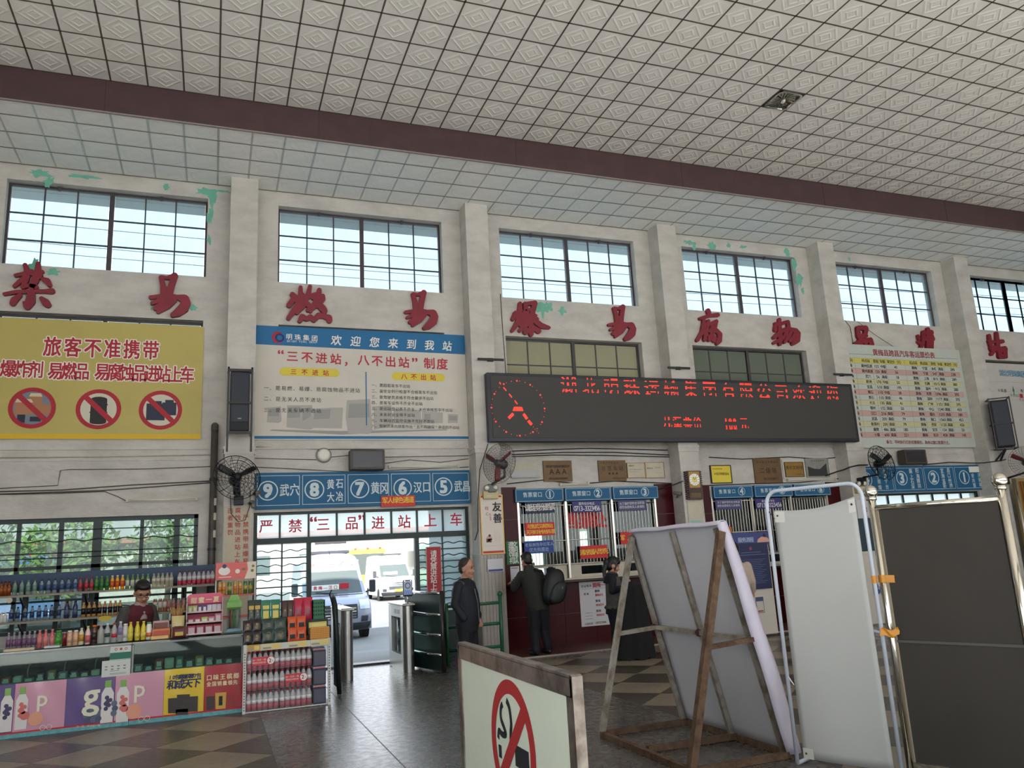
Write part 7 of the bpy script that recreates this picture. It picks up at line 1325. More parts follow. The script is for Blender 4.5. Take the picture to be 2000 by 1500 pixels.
# taxi info poster on the ticket front
a, b, c, d = D['poster']; a, b, c, d = 3.70, 4.36, .29, 1.045
t = flat_sign('shuttle_poster', 'white shuttle poster on the red tiles behind the woman', 'poster', a, b, c, d, -.034, MATS['sheet_white'], .010)
letters(t, black_ink, [['欢迎乘坐', a + .06, d - .075, a + .22, d - .07, .045], ['黄梅', a + .10, d - .21, a + .155, d - .21, .04]], -.036, .01, 1.1); letters(t, red_ink, [['黄梅', a + .30, d - .07, a + .38, d - .068, .08]], -.036, .02)
for k in range(3): letters(t, black_ink, [['黄梅', a + .32, d - .17 - .17 * k, a + .37, d - .17 - .17 * k, .045]], -.036, .015); letters(t, red_ink, [['黄梅发车', a + .32, d - .24 - .17 * k, a + .44, d - .238 - .17 * k, .04]], -.036, .015)
letters(t, black_ink, [['全国热线：', a + .08, c + .04, a + .24, c + .045, .035], ['13972735406', a + .27, c + .046, a + .47, c + .05, .035]], -.036, .01)
m_ = MB().rect(a + .04, b - .05, d - .125, d - .121, -.0358)
for k in range(3): m_.rect(a + .08, a + .22, c + .22 - .05 * k, c + .226 - .05 * k, -.0358)
tag(obj('fine_print', m_, M('grey_print', (120, 120, 118), .6), t), kind='stuff'); obj('arrow', MB().rect(a + .42, b - .06, d - .075, d - .065, -.0358), red_ink, t)
# ticket machine with blue posters, between the leaning boards
t = thing('ticket_machine', 'white self-service ticket machine with a navy notice sheet', 'kiosk', (6.25, -1.2, 0)); kw = M('kiosk_white', (206, 198, 186), .4)
obj('body', MB().bbox(5.82, 6.67, -1.5, -.75, .04, 1.72, .015), kw, t); obj('plinth', MB().box(5.86, 6.63, -1.46, -.8, 0, .04), MATS['dark_post'], t)
obj('header_sheet', MB().box(5.82, 6.75, -1.515, -1.503, 1.53, 1.74), M('kiosk_blue', (54, 66, 126), .45), t); s_ = obj('notice_sheet', MB().box(5.93, 6.64, -1.525, -1.516, .79, 1.56), M('kiosk_navy', (20, 32, 76), .45), t)
letters(t, M('kiosk_ink', (176, 190, 214), .5), [['服务流程', 6.09, 1.62, 6.33, 1.617, .08]], -1.517, .012); m_ = MB()
for i in range(14): m_.rect(6.02, 6.56 - .05 * (i % 3), 1.28 - .03 * i, 1.286 - .03 * i, -1.5265)
m_.rect(6.07, 6.48, 1.40, 1.41, -1.5265).rect(6.0, 6.58, 1.36, 1.37, -1.5265); tag(obj('fine_print', m_, M('navy_fine', (86, 104, 150), .5), s_), kind='stuff'); obj('crest', MB().disc(6.28, 1.47, .028, -1.5265, 16), M('crest_red', (150, 60, 60), .5), s_)
obj('figure_print', MB().flat([(6.44, 1.565), (6.72, 1.565), (6.66, 1.64), (6.54, 1.66), (6.46, 1.62)], -1.517), M('figure_peach', (214, 160, 140), .5), t); obj('figure_print', MB().disc(6.60, 1.68, .03, -1.5172), black_ink, t)
obj('phone_print', MB().rect(6.28, 6.44, .40, .66, -1.503), M('phone_outline', (70, 76, 110), .5), t); obj('phone_print', MB().rect(6.29, 6.43, .41, .59, -1.504), kw, t); obj('phone_print', MB().rect(6.305, 6.415, .42, .44, -1.505), red_ink, t)
t = flat_sign('direction_sticker', 'small orange sticker on the bars behind the leaning A-frame', 'sticker', 6.80, 7.02, 1.78, 1.88, -.03, M('sticker_orange', (206, 110, 40), .5), .006); letters(t, redn, [['西安', 6.87, 1.83, 6.95, 1.83, .06]], -.033, .01, big=.2)
# white cabinet with blue lettering and dark machines further right
t = thing('vending_cabinet', 'white cabinet with blue lettering, glimpsed between the two upright boards', 'cabinet', (8.9, -1.0, 0)); obj('body', MB().bbox(8.4, 9.5, -1.4, -.7, 0, 1.3, .02), MATS['kiosk_white'], t); letters(t, bluen, [['Bus', 9.02, .62, 9.3, .62, .2]], -1.405, .03); obj('top_unit', MB().bbox(8.45, 9.45, -1.35, -.75, 1.30, 1.9, .02), M('teal_dark', (40, 62, 74), .4), t)
t = flat_sign('tall_dark_screen', 'narrow black screen stand behind the white canvas panel', 'screen', 7.95, 8.25, .1, 1.9, -1.6, black_m, .06); obj('stand', MB().box(7.9, 8.3, -1.7, -1.45, 0, .1), black_m, t)
t = flat_sign('side_poster', 'white poster with red print on the fourth pillar beside the dark board', 'poster', 9.82, 10.17, 1.2, 2.30, -.385, MATS['sheet_white'], .012); vletters(t, red_ink, '信心', 10.02, 2.1, 10.03, 1.95, .12, -.388, .02); obj('print', MB().rect(10.0, 10.15, 1.62, 1.7, -.3872), rb, t); obj('print', MB().rect(9.85, 10.15, 1.35, 1.5, -.3872), M('teal_print', (60, 120, 130), .5), t)

# ------------------------------------------------------------------ outside
pave_m = M('sunlit_paving', (108, 106, 103), .8, var=.12, scale=1.2, bump=.1); 
gnd = struct('ground', MB().add([(-60, .28, -.02), (60, .28, -.02), (60, 8, -.60), (-60, 8, -.60), (60, 120, -.60), (-60, 120, -.60)], [(0, 1, 2, 3), (3, 2, 4, 5)]), pave_m)
line_m = M('paving_joint', (84, 81, 78), .9)
m_ = MB()
for i in range(14):
    y = .5 + i * .45; z = -.02 - .58 * (y - .28) / 7.72 + .004; m_.add([(-4, y, z), (6, y - .9, z + .9 * .075), (6, y - .88, z + .9 * .075), (-4, y + .02, z)], [(0, 1, 2, 3)])
tag(obj('paving_joints', m_, line_m, gnd), kind='stuff')
struct('ground_rear', MB().add([(-60, -18.3, -.01), (60, -18.3, -.01), (60, -80, -.01), (-60, -80, -.01)], [(3, 2, 1, 0)]), M('pale_bounce_ground', (200, 197, 192), .85, var=.08))  # unseen rear ground, coloured pale to bounce daylight into the hall
# vans
vwhite = M('van_silver', (142, 145, 160), .25, .0, coat=.5); vwhite2 = M('van_white', (205, 205, 203), .3, coat=.4); vglass = M('van_windscreen', (74, 80, 78), .12, spec=.25); vblack = M('van_black_trim', (44, 46, 50), .5); vtyre = M('tyre', (30, 30, 30), .9); lampm = M('headlamp', (200, 208, 220), .1, spec=.9)
def van(name, label, cx, y0, zg, paint, W=.98, H=2.55, rz=0.0, text_=None, plate=None):
    t = thing(name, label, 'van', (cx, y0, zg), rz)
    # profile from bumper up to roof and back: (y, z, halfwidth)
    pr = [(.14, .28, .86), (.06, .40, .92), (.02, .62, .95), (.03, .80, .96), (.08, 1.02, .95), (.34, 1.20, .93), (.70, 1.30, .92), (1.10, 1.64, .90), (1.44, 1.98, .87), (1.50, 2.12, .86), (1.60, 2.36, .82), (1.85, 2.52, .76), (2.5, 2.57, .74), (5.6, 2.57, .74)]
    def shell(u, v):
        k = v * (len(pr) - 1); i = min(int(k), len(pr) - 2); f_ = k - i
        a, b = pr[i], pr[i + 1]; y, z, w = [a[j] + (b[j] - a[j]) * f_ for j in range(3)]
        s = (u - .5) * 2; bow = .22 * abs(s) ** 2.6 * (1.0 if z < 2.3 else .4); drop = .10 * abs(s) ** 4 * (1 if z > 2.3 else 0)
        return (s * w * W / .96, y + bow, z - drop)
    T = Matrix.Translation((cx, y0, zg)) @ Matrix.Rotation(rz, 4, 'Z')
    obj('body_front', MB().grid(shell, 18, 36).xf(T), paint, t, True)
    m_ = MB()
    for s in (-1, 1):
        pts = [shell(0 if s < 0 else 1, i / 24) for i in range(25)]
        lo = [(p[0], max(p[1], .3), .30) for p in pts]
        n0 = len(pts); m_.add([(p[0], p[1], p[2]) for p in pts] + [(s * W, p[1], .30) for p in pts], [(i, i + 1, n0 + i + 1, n0 + i) if s < 0 else (i, n0 + i, n0 + i + 1, i + 1) for i in range(n0 - 1)])
    m_.add([(-W, 5.6, .3), (W, 5.6, .3), (W * .76, 5.6, 2.5), (-W * .76, 5.6, 2.5)], [(0, 1, 2, 3)]); obj('body_side', m_.xf(T), paint, t)
    def patch(nm, u0, u1, v0, v1, off, mat, nu=10, nv=6, par=t):
        def fn(a, b):
            p = shell(u0 + (u1 - u0) * a, v0 + (v1 - v0) * b); return (p[0], p[1] - off, p[2] + off * .5)
        return obj(nm, MB().grid(fn, nu, nv).xf(T), mat, par, True)
    V = lambda i: i / (len(pr) - 1)
    ws = patch('windscreen', .06, .94, V(6.05), V(8.0), .012, vglass, 12, 8)
    patch('windscreen_trim', .06, .94, V(5.8), V(6.05), .014, vblack)
    patch('grille', .22, .78, V(2.0), V(4.0), .012, vblack)
    m_ = MB()
    for j in range(4): m_.grid(lambda a, b, j=j: (lambda p: (p[0], p[1] - .025, p[2]))(shell(.24 + .52 * a, V(2.2 + .42 * j + .14 * b))), 8, 1)
    obj('grille_slats', m_.xf(T), chrome_m, t)
    for s in (0, 1): patch('headlamp', .82 if s else .02, .98 if s else .18, V(3.3), V(4.6), .014, lampm, 4, 4)
    patch('bumper', .0, 1.0, 0, V(1.4), .02, vblack); patch('air_intake', .84, .95, V(1.5), V(2.3), .014, vblack, 3, 3); patch('air_intake', .05, .16, V(1.5), V(2.3), .014, vblack, 3, 3)
    em = Vector(shell(.5, V(3.9))); mt = T @ Matrix.Translation((em.x, em.y - .03, em.z)) @ Matrix.Rotation(PI / 2, 4, 'X'); obj('emblem', MB().tube([(.11 * math.cos(a), .085 * math.sin(a), 0) for a in np.linspace(0, 2 * PI, 25)[:-1]], .012, 6, True).bar((-.05, -.05, 0), (0, .08, 0), .012, .012).bar((.05, -.05, 0), (0, .08, 0), .012, .012).bar((-.09, -.01, 0), (.09, -.01, 0), .012, .012).xf(mt), chrome_m, t, True)
    for s in (-1, 1): mi = obj('mirror', MB().bbox(s * 1.16 - .09, s * 1.16 + .09, .95, 1.07, 1.30, 1.68, .03).xf(T), vblack, t); obj('mirror_arm', MB().bar((s * .92, 1.05, 1.30), (s * 1.12, 1.0, 1.38), .06, .05).xf(T), vblack, mi)
    for s in (-1, 1): obj('wiper', MB().bar((s * .05, .66, 1.33), (s * .05 - .62 * (1 if s > 0 else .8), .82, 1.40), .02, .015).xf(T), vblack, t)
    for s in (-1, 1):
        for y in (.95, 4.3): obj('wheel', MB().cyl((s * (W - .22), y, .34), (s * (W + .0), y, .34), .34, n=20).xf(T), vtyre, t)
    dash = obj('dashboard_sign', MB().flat([(-.68, 1.44), (.12, 1.44), (.12, 1.60), (-.68, 1.60)], .86).xf(T), white_ink, t)
    obj('roof_rail', MB().bbox(-.55, .62, 2.0, 3.2, 2.52, 2.62, .02).xf(T), vblack, t)
    if text_:
        m_ = MB()
        for i, ch in enumerate(text_): put(m_, ch, -.6 + 1.2 * i / (len(text_) - 1), 2.22, .2, 0, .012)
        m_.v = [(x_, 1.50 + (z_ - 2.12) * .42 + .30 * abs(x_) ** 2.6 - .02, z_) for x_, y_, z_ in m_.v]; obj('roof_lettering', m_.xf(T), M('faded_red', (206, 110, 106), .6), t)
        m_ = MB(); [put(m_, ch, -.58 + .15 * i, 1.52, .12, .852, .01) for i, ch in enumerate('黄梅—汉口')]; m_.rect(.14, .42, 1.46, 1.62, .853); obj('sign_lettering', m_.xf(T), red_ink, dash)
        obj('aerial', MB().cyl((-.05, 1.62, 2.16), (-.10, 1.45, 2.95), .006, n=5).xf(T), vblack, t)
    if plate: obj('number_plate', MB().bbox(-.22, .22, -.03, -.01, .50, .64, .005).xf(T), M('plate_yellow', (226, 186, 40), .5), t)
    return t
van('minibus', 'silver-lilac minibus parked facing the gate just outside', 1.14, 11.0, -.62, vwhite, text_='黄梅—武汉')
van('minibus', 'white minibus with yellow plate parked further out in the sun', 7.5, 32.0, -.62, vwhite2, H=2.4, plate=True)
def coach(label, cx, y0, zg, col, glasscol, w=1.2, h=3.0, L=9.0):
    t = thing('coach', label, 'bus', (cx, y0, zg)); pm = M('coach_' + label[:6], col, .35)
    obj('body', MB().bbox(cx - w, cx + w, y0, y0 + L, zg + .35, zg + h, .12), pm, t); obj('windscreen', MB().bbox(cx - w * .9, cx + w * .9, y0 - .02, y0 + .1, zg + 1.35, zg + h - .3, .05), vglass, t); obj('bumper', MB().bbox(cx - w, cx + w, y0 - .08, y0 + .1, zg + .3, zg + .65, .05), vblack, t)
    obj('side_window', MB().bbox(cx - w - .015, cx + w + .015, y0 + .8, y0 + L - .5, zg + 1.5, zg + h - .45, .02), vglass, t)
    for s in (-1, 1):
        obj('headlamp', MB().bbox(cx + s * w * .72 - .15, cx + s * w * .72 + .15, y0 - .04, y0 + .05, zg + .75, zg + .95, .02), lampm, t)
        for y in (1.6, L - 2): obj('wheel', MB().cyl((cx + s * (w - .25), y0 + y, zg + .45), (cx + s * w, y0 + y, zg + .45), .45, n=18), vtyre, t)
    for i in (-1, 0, 1): obj('marker_lamp', MB().bbox(cx + i * w * .7 - .08, cx + i * w * .7 + .08, y0 - .02, y0 + .06, zg + h - .02, zg + h + .06, .01), redn, t)
    return t
coach('yellow coach parked behind the white minibus', 7.6, 42.0, -.62, (232, 182, 60), None, h=3.1)
coach('pale green coach at the right of the yard', 12.6, 38.0, -.62, (176, 206, 178), None, h=3.3)
coach('blue and white coach beyond the shop window', -9.5, 26.0, -.62, (84, 120, 170), None, h=3.2)
# yard buildings, trees
bw = M('yard_wall', (196, 192, 184), .8, var=.06)
t = thing('yard_building', 'long pale building across the sunlit bus yard', 'building', (0, 62, -.6)); obj('wall', MB().box(-45, 45, 62, 68, -.6, 4.2), bw, t); obj('roof', MB().box(-46, 46, 61, 69, 4.2, 4.6), M('yard_roof', (176, 120, 100), .8), t)
for i in range(16): obj('window', MB().box(-40 + 5 * i, -37.5 + 5 * i, 61.95, 62.0, .9, 2.6), vglass, t)
leafm = [M('leaf_%d' % i, c, .6, var=.3, scale=2) for i, c in enumerate(((96, 128, 60), (120, 150, 74), (80, 112, 62)))]; barkm = M('bark', (92, 76, 62), .9)
random.seed(5)
for k, (x, y, h) in enumerate(((-9.0, 14, 4.2), (-6.2, 13, 3.6), (-12, 18, 5.0), (-3.9, 19, 4.0))):
    t = thing('tree', ['broad-leaved tree beyond the left of the shop window', 'low tree beyond the middle of the shop window', 'taller tree at the far left of the yard', 'tree beyond the right of the shop window'][k], 'tree', (x, y, -.6), 0, 'trees in the bus yard')
    obj('trunk', MB().tube([(x, y, -.6), (x + .1, y, h * .35), (x + .05, y + .1, h * .6)], [.12, .09, .06], 8), barkm, t, True)
    m_ = MB()
    for i in range(900):
        a = random.uniform(0, 2 * PI); q = random.uniform(-1, 1); r_ = (random.random() ** .4) * 1.5; c = Vector((x + r_ * math.cos(a) * math.sqrt(1 - q * q), y + r_ * math.sin(a) * math.sqrt(1 - q * q), h * .62 + r_ * q * .85)); d1 = Vector((random.uniform(-1, 1), random.uniform(-1, 1), random.uniform(-1, 1))).normalized() * .14; d2 = d1.orthogonal().normalized() * .06
        m_.add([c - d1, c + d2, c + d1, c - d2], [(0, 1, 2, 3)])
    tag(obj('foliage', m_, leafm[k % 3], t), kind='stuff')
# shade canopy and columns outside the shop window (kept low and pale)
for k, (y, z, s0, s1) in enumerate(((9.0, 7.2, .35, .0), (9.5, 6.6, .3, .1), (10.0, 7.05, .2, .05))):
    tag(obj('power_line', MB().tube([(-30 + 6 * i, y, z + .9 - .9 * math.sin(PI * i / 12) + 3.2 + .02 * i) for i in range(13)], .012, 4), wire_d), ['upper power line seen through the high windows', 'lower power line seen through the high windows', 'middle power line seen through the high windows'][k], 'power line', 'power lines outside')

# ------------------------------------------------------------------ foreground boards
rust = M('rusty_angle_iron', (112, 88, 66), .75, .2, col2=(78, 54, 40), scale=14, bump=.3, bscale=60); galv = M('grey_angle_iron', (190, 184, 172), .35, .7, col2=(140, 122, 100), scale=7); canvas = M('white_canvas_back', (192, 192, 196), .75, var=.05, scale=2, bump=.05, bscale=4); canvas_f = M('canvas_fold', (208, 202, 216), .7, var=.06)
# A-frame: base rectangle, leaning board and rear legs
t = thing('a_frame_board', 'tall A-frame board stretched with white canvas on a rusty angle-iron stand', 'board', (1.3, -7.1, 0))
YF, YN, XB, XL, XT, ZT = -6.40, -7.80, 1.735, .86, 1.335, 1.735
def on_board(y, z): f_ = (z - .03) / (ZT - .03); return (XB + (XT - XB) * f_, y, z)
bars = [((XL, YF, .025), (XB, YF, .025)), ((XL, YN, .025), (XB, YN, .025)), ((XL, YF, .025), (XL, YN, .025)), ((XB, YF, .025), (XB, YN, .025)), ((XL + .05, -7.10, .03), (XB, -7.12, .03))]
for p, q in bars: obj('base_bar', MB().bar(p, q, .045, .045), rust, t)
obj('leg', MB().bar((XL, YN, .02), (XT - .03, YN - .02, ZT - .06), .055, .055), rust, t); obj('leg', MB().bar((XL, YF, .02), (XT - .02, YF, ZT - .05), .045, .045), galv, t)
for y in (YF + .03, -7.10, YN + .05): p = on_board(y, .03); q = on_board(y, ZT - .03); obj('board_rib', MB().bar((p[0] - .03, p[1], p[2]), (q[0] - .03, q[1], q[2]), .036, .04), galv, t)
p = on_board(YF, .865); q = on_board(YN, .865); obj('cross_bar', MB().bar((p[0] - .05, p[1], p[2]), (q[0] - .05, q[1], q[2]), .034, .036), galv, t)
for y, m_ in ((YF, galv), (YN, rust)): f_ = .83 / (ZT - .05); obj('tie_bar', MB().bar((XL + (XT - XL) * f_ + .01, y, .84), (on_board(y, .865)[0] - .03, y, .865), .035, .035), m_, t)
def cloth(u, v):
    z = .03 + (ZT - .03) * v; x = on_board(0, z)[0]; return (x + .006 * math.sin(6 * u + 4 * v), YF + .03 + (YN - YF - .04) * u, z)
o = obj('canvas', MB().grid(cloth, 20, 20), canvas, t, True); o.modifiers.new('thick', 'SOLIDIFY').thickness = .004
# wrapped canvas edge on the near side and the top
def edge(u, v):
    z = .03 + (ZT + .015 - .03) * v; w = .012 + .075 * (1 - .55 * v) * abs(math.sin(PI * (.15 + .8 * v))) ** .5; x = on_board(0, z)[0]
    return (x - .05 + (w + .07) * u, YN - .012 - .03 * math.sin(PI * u) + .006 * math.sin(14 * v), z)
o = obj('canvas_edge', MB().grid(edge, 4, 24), canvas_f, t, True); o.modifiers.new('thick', 'SOLIDIFY').thickness = .006
def topf(u, v):
    y = YF + .02 + (YN - YF - .05) * v; a = -.2 + 3.6 * u; return (XT - .01 + .035 * math.cos(a) * -1, y, ZT - .005 + .026 * math.sin(a) + .004 * math.sin(13 * v))
o = obj('canvas_fold', MB().grid(topf, 6, 16), canvas_f, t, True); o.modifiers.new('thick', 'SOLIDIFY').thickness = .005
for y in (YF + .03, -7.10): p = on_board(y, .865); obj('weld', MB().sphere((p[0] - .055, y, .865), .032, 8, 6), M('weld_rust', (70, 46, 36), .9, var=.3, scale=30), t, True)
# canvas panel in a bent tube frame
wt = M('white_tube', (196, 204, 214), .35); A0 = Vector((1.62, -8.0, 0)); A1 = Vector((1.905, -8.675, 0)); dr = (A1 - A0)
t = thing('canvas_stand', 'narrow upright white canvas stand in a bent white tube frame', 'display stand', (1.76, -8.33, 0)); H = 1.955
def P3(u, z): q = A0 + dr * u; return (q.x, q.y, z)
pts = [P3(0, .02), P3(0, H - .10)] + [P3(.13 - .13 * math.cos(a), H - .10 + .10 * math.sin(a)) for a in np.linspace(.2, PI / 2, 6)] + [P3(1 - .13 + .13 * math.sin(a), H - .10 + .10 * math.cos(a)) for a in np.linspace(0, PI / 2 - .2, 6)] + [P3(1, H - .10), P3(1, .02)]
obj('tube_frame', MB().tube(pts, .014, 10), wt, t, True)
nrm = Vector((dr.y, -dr.x, 0)).normalized()
if nrm.y > 0: nrm = -nrm
def can(u, v):
    sag = .035 * math.sin(PI * min(u, 1)) * (v ** 8); z = .06 + (H - .12 - .06) * v - sag + .05 * (u - .5) * v ** 6; q = A0 + dr * (.075 + .85 * u) + nrm * (.012 * math.sin(5 * u + 3 * v) * (1 - v)); return (q.x, q.y, z)
o = obj('canvas', MB().grid(can, 16, 30), M('white_canvas', (190, 191, 187), .65, var=.04, scale=2, bump=.04, bscale=4), t, True); o.modifiers.new('thick', 'SOLIDIFY').thickness = .003
for u, v in ((.03, .02), (.03, .975), (.95, .975)):
    def pp(a, b, u=u, v=v): q = Vector(can(min(max(u - .03 + .13 * a, 0), 1), min(max(v - .03 + .05 * b, 0), 1))) + nrm * .004; return tuple(q)
    r = obj('corner_patch', MB().grid(pp, 3, 3), M('patch_white', (216, 214, 206), .5), t); q = Vector(can(u + .01, v)) + nrm * .006; obj('eyelet', MB().sphere(q, .008, 8, 5), M('eyelet_dark', (60, 58, 56), .4, .5), r)
obj('lacing', MB().tube([P3(0, .62), tuple(Vector(can(.0, .28)) + nrm * .01), P3(0, .60)], .003, 5), white_ink, t); obj('lacing', MB().tube([P3(0, 1.82), tuple(Vector(can(.0, .96)) + nrm * .01)], .003, 5), black_ink, t)
obj('foot', MB().tube([P3(0, .02), tuple(Vector(P3(0, .02)) + nrm * -.3)], .014, 8), wt, t, True); obj('foot', MB().tube([P3(1, .02), tuple(Vector(P3(1, .02)) - nrm * .3)], .014, 8), wt, t, True)
obj('back_strut', MB().tube([tuple(Vector(P3(.9, .95)) - nrm * .02), tuple(Vector(P3(1.0, .90)) - nrm * .18), tuple(Vector(P3(1.02, .02)) - nrm * .25)], .012, 8), wt, t, True)
# dark panel in a stainless frame with ball finials
B0 = Vector((1.99, -8.67, 0)); B1 = Vector((2.33, -9.40, 0)); dr2 = B1 - B0; nr2 = Vector((dr2.y, -dr2.x, 0)).normalized()
if nr2.y > 0: nr2 = -nr2
t = thing('steel_framed_board', 'large dark grey panel in a polished steel frame with ball finials', 'board', (2.16, -9.03, 0)); pol = M('polished_steel', (214, 208, 194), .10, 1.0)
for q in (B0, B1):
    o = obj('post', MB().cyl(q, q + Vector((0, 0, 1.83)), .027, n=18), pol, t, True); obj('finial', MB().sphere(q + Vector((0, 0, 1.885)), .048, 18, 12), pol, o, True); obj('collar', MB().cyl(q + Vector((0, 0, 1.825)), q + Vector((0, 0, 1.85)), .034, n=16), pol, o, True)
obj('top_rail', MB().cyl(B0 + Vector((0, 0, 1.772)), B1 + Vector((0, 0, 1.772)), .02, n=14), pol, t, True)
m_ = MB(); a = B0 + dr2 * .035; b = B1 - dr2 * .035; e = nr2 * .008
m_.add([a + e + Vector((0, 0, .12)), b + e + Vector((0, 0, .12)), b + e + Vector((0, 0, 1.755)), a + e + Vector((0, 0, 1.755)), a - e + Vector((0, 0, .12)), b - e + Vector((0, 0, .12)), b - e + Vector((0, 0, 1.755)), a - e + Vector((0, 0, 1.755))], [(0, 1, 2, 3), (7, 6, 5, 4), (3, 2, 6, 7), (0, 4, 5, 1), (1, 5, 6, 2), (4, 0, 3, 7)])
obj('panel', m_, M('dark_grey_panel', (62, 58, 53), .6, var=.12, scale=2.5, spec=.25), t)
obj('seam_strip', MB().bar(B0 + dr2 * .03 + nr2 * .012 + Vector((0, 0, .88)), B1 - dr2 * .03 + nr2 * .012 + Vector((0, 0, .875)), .006, .016), M('seam_grey', (80, 76, 72), .6), t)
a = B0 + dr2 * .035 + nr2 * .010; obj('side_trim', MB().bar(a + Vector((0, 0, .12)), a + Vector((0, 0, 1.755)), .02, .012), M('trim_beige', (176, 164, 142), .4, .4), t)
obj('bottom_rail', MB().bar(B0 + Vector((0, 0, .10)), B1 + Vector((0, 0, .10)), .03, .035), pol, t)
for q in (B0, B1): obj('foot', MB().bar(q - nr2 * .25 + Vector((0, 0, .012)), q + nr2 * .25 + Vector((0, 0, .012)), .05, .024), pol, t); obj('brace', MB().bar(q - nr2 * .2 + Vector((0, 0, .02)), q + Vector((0, 0, .28)), .02, .02), pol, t)
# tape joining the two stands
tape = M('amber_tape', (206, 140, 40), .35)
t = thing('packing_tape', 'amber packing tape wound round the two stands, upper band', 'tape', (1.95, -8.67, 1.28), 0, 'amber tape bands'); q = (A1 + B0) / 2
obj('band', MB().lathe([(.031, 1.265), (.031, 1.315)], 14, tuple(B0)), tape, t); obj('band', MB().lathe([(.018, 1.265), (.018, 1.315)], 12, tuple(A1)), tape, t); obj('flap', MB().bar(B0 + nr2 * .02 + dr2 * .03 + Vector((0, 0, 1.29)), B0 + dr2 * .10 + nr2 * .014 + Vector((0, 0, 1.288)), .003, .05), tape, t)
t = thing('packing_tape', 'amber packing tape wound round the two stands, crumpled lower band', 'tape', (1.95, -8.67, .93), 0, 'amber tape bands'); obj('band', MB().lathe([(.033, .915), (.036, .935), (.031, .955)], 14, tuple(B0)), tape, t)
def crumple(u, v): q = A1 + (B0 + dr2 * .08 - A1) * u + nr2 * (.03 + .012 * math.sin(9 * u + 5 * v)); return (q.x, q.y, .915 + .05 * v + .012 * math.sin(8 * u))
obj('crumpled_flap', MB().grid(crumple, 10, 3), tape, t, True)
# no-smoking light box on the floor
t = thing('no_smoking_sign', 'low standing no-smoking sign box in a scuffed steel frame', 'sign', (-.79, -8.55, 0)); XS, Y0, Y1, Hs = -.767, -7.62, -9.475, 1.005; scuff = M('scuffed_steel', (178, 170, 160), .32, .85, col2=(112, 100, 92), scale=5); th = .055; sf = M('mint_white_face', (214, 220, 200), .5, var=.05, scale=2)
obj('top_frame', MB().bbox(XS, XS + th, Y1, Y0, Hs - .0, Hs + .02, .004).box(XS, XS + .012, Y1, Y0, Hs - .085, Hs), scuff, t)
obj('end_frame', MB().bbox(XS, XS + th, Y1 - .01, Y1 + .02, 0.06, Hs + .015, .004).box(XS, XS + .012, Y1 + .02, Y1 + .07, .06, Hs - .08), scuff, t); obj('end_frame', MB().box(XS, XS + th, Y0 - .02, Y0 + .01, .06, Hs).box(XS, XS + .012, Y0 - .06, Y0 - .02, .06, Hs - .08), scuff, t); obj('bottom_frame', MB().box(XS, XS + th, Y1, Y0, .04, .12), scuff, t)
obj('face', MB().box(XS + .008, XS + th - .008, Y1 + .06, Y0 - .05, .11, Hs - .075), sf, t)
for y in (Y0 - .2, Y1 + .2): obj('foot', MB().box(XS - .12, XS + .18, y - .02, y + .02, 0, .04), scuff, t)
def sidew(mb, off):   # sign print laid out in (along, z); faces -x, reading left to right towards -y
    mb.v = [(XS + .007 - off, Y - 0, z) for (Y, z) in [(-p[0], p[2]) for p in mb.v]]; return mb
yc, zc_, rr_ = 8.60, .545, .352
m_ = MB().ring(yc, zc_, rr_ * .78, rr_, 0, 64); obj('ring', sidew(m_, .001), M('sign_red', (172, 44, 46), .5), t)
a = rr_ * .86 * math.cos(PI / 4); obj('slash', sidew(MB().line(yc + a, zc_ + a, yc - a, zc_ - a, .085, 0), .002), MATS['sign_red'], t)
obj('cigarette', sidew(MB().rect(yc + .04, yc + .25, zc_ - .09, zc_ + .02, 0), .0005), black_ink, t); obj('ash', sidew(MB().rect(yc - .235, yc - .185, zc_ - .10, zc_ - .03, 0), .0005), black_ink, t)
def ribbon(pts, ws):
    m_ = MB(); n = len(pts); L_ = []; R_ = []
    for i in range(n):
        a = Vector(pts[max(i - 1, 0)]); b = Vector(pts[min(i + 1, n - 1)]); d_ = (b - a).normalized(); nn = Vector((-d_.y, d_.x)) * ws[i]
        L_.append(Vector(pts[i]) + nn); R_.append(Vector(pts[i]) - nn)
    m_.add([(p.x, 0, p.y) for p in L_ + R_], [(i, i + 1, n + i + 1, n + i) for i in range(n - 1)]); return m_
def sm(pts, k=5):
    out = []
    for i in range(len(pts) - 1):
        p0, p1, p2, p3 = pts[max(i - 1, 0)], pts[i], pts[i + 1], pts[min(i + 2, len(pts) - 1)]
        for j in range(k):
            s = j / k; out.append(tuple(.5 * (2 * p1[c] + (p2[c] - p0[c]) * s + (2 * p0[c] - 5 * p1[c] + 4 * p2[c] - p3[c]) * s * s + (3 * p1[c] - p0[c] - 3 * p2[c] + p3[c]) * s ** 3) for c in range(2)))
    return out + [pts[-1]]
s1_ = sm([(yc - .065, zc_ + .235), (yc - .02, zc_ + .20), (yc - .0, zc_ + .12), (yc - .015, zc_ + .07), (yc - .02, zc_ + .02)]); s2_ = sm([(yc - .12, zc_ + .20), (yc - .155, zc_ + .15), (yc - .12, zc_ + .10), (yc - .08, zc_ + .06), (yc - .16, zc_ + .05), (yc - .225, zc_ + .0), (yc - .225, zc_ - .03)])
s3_ = sm([(yc - .02, zc_ + .02), (yc - .06, zc_ - .03), (yc - .14, zc_ - .02), (yc - .18, zc_ - .045)])
s2b = sm([(yc - .13, zc_ + .205), (yc - .165, zc_ + .175), (yc - .17, zc_ + .12), (yc - .12, zc_ + .075), (yc - .10, zc_ + .045), (yc - .16, zc_ + .035), (yc - .215, zc_ + .045), (yc - .235, zc_ + .0)])
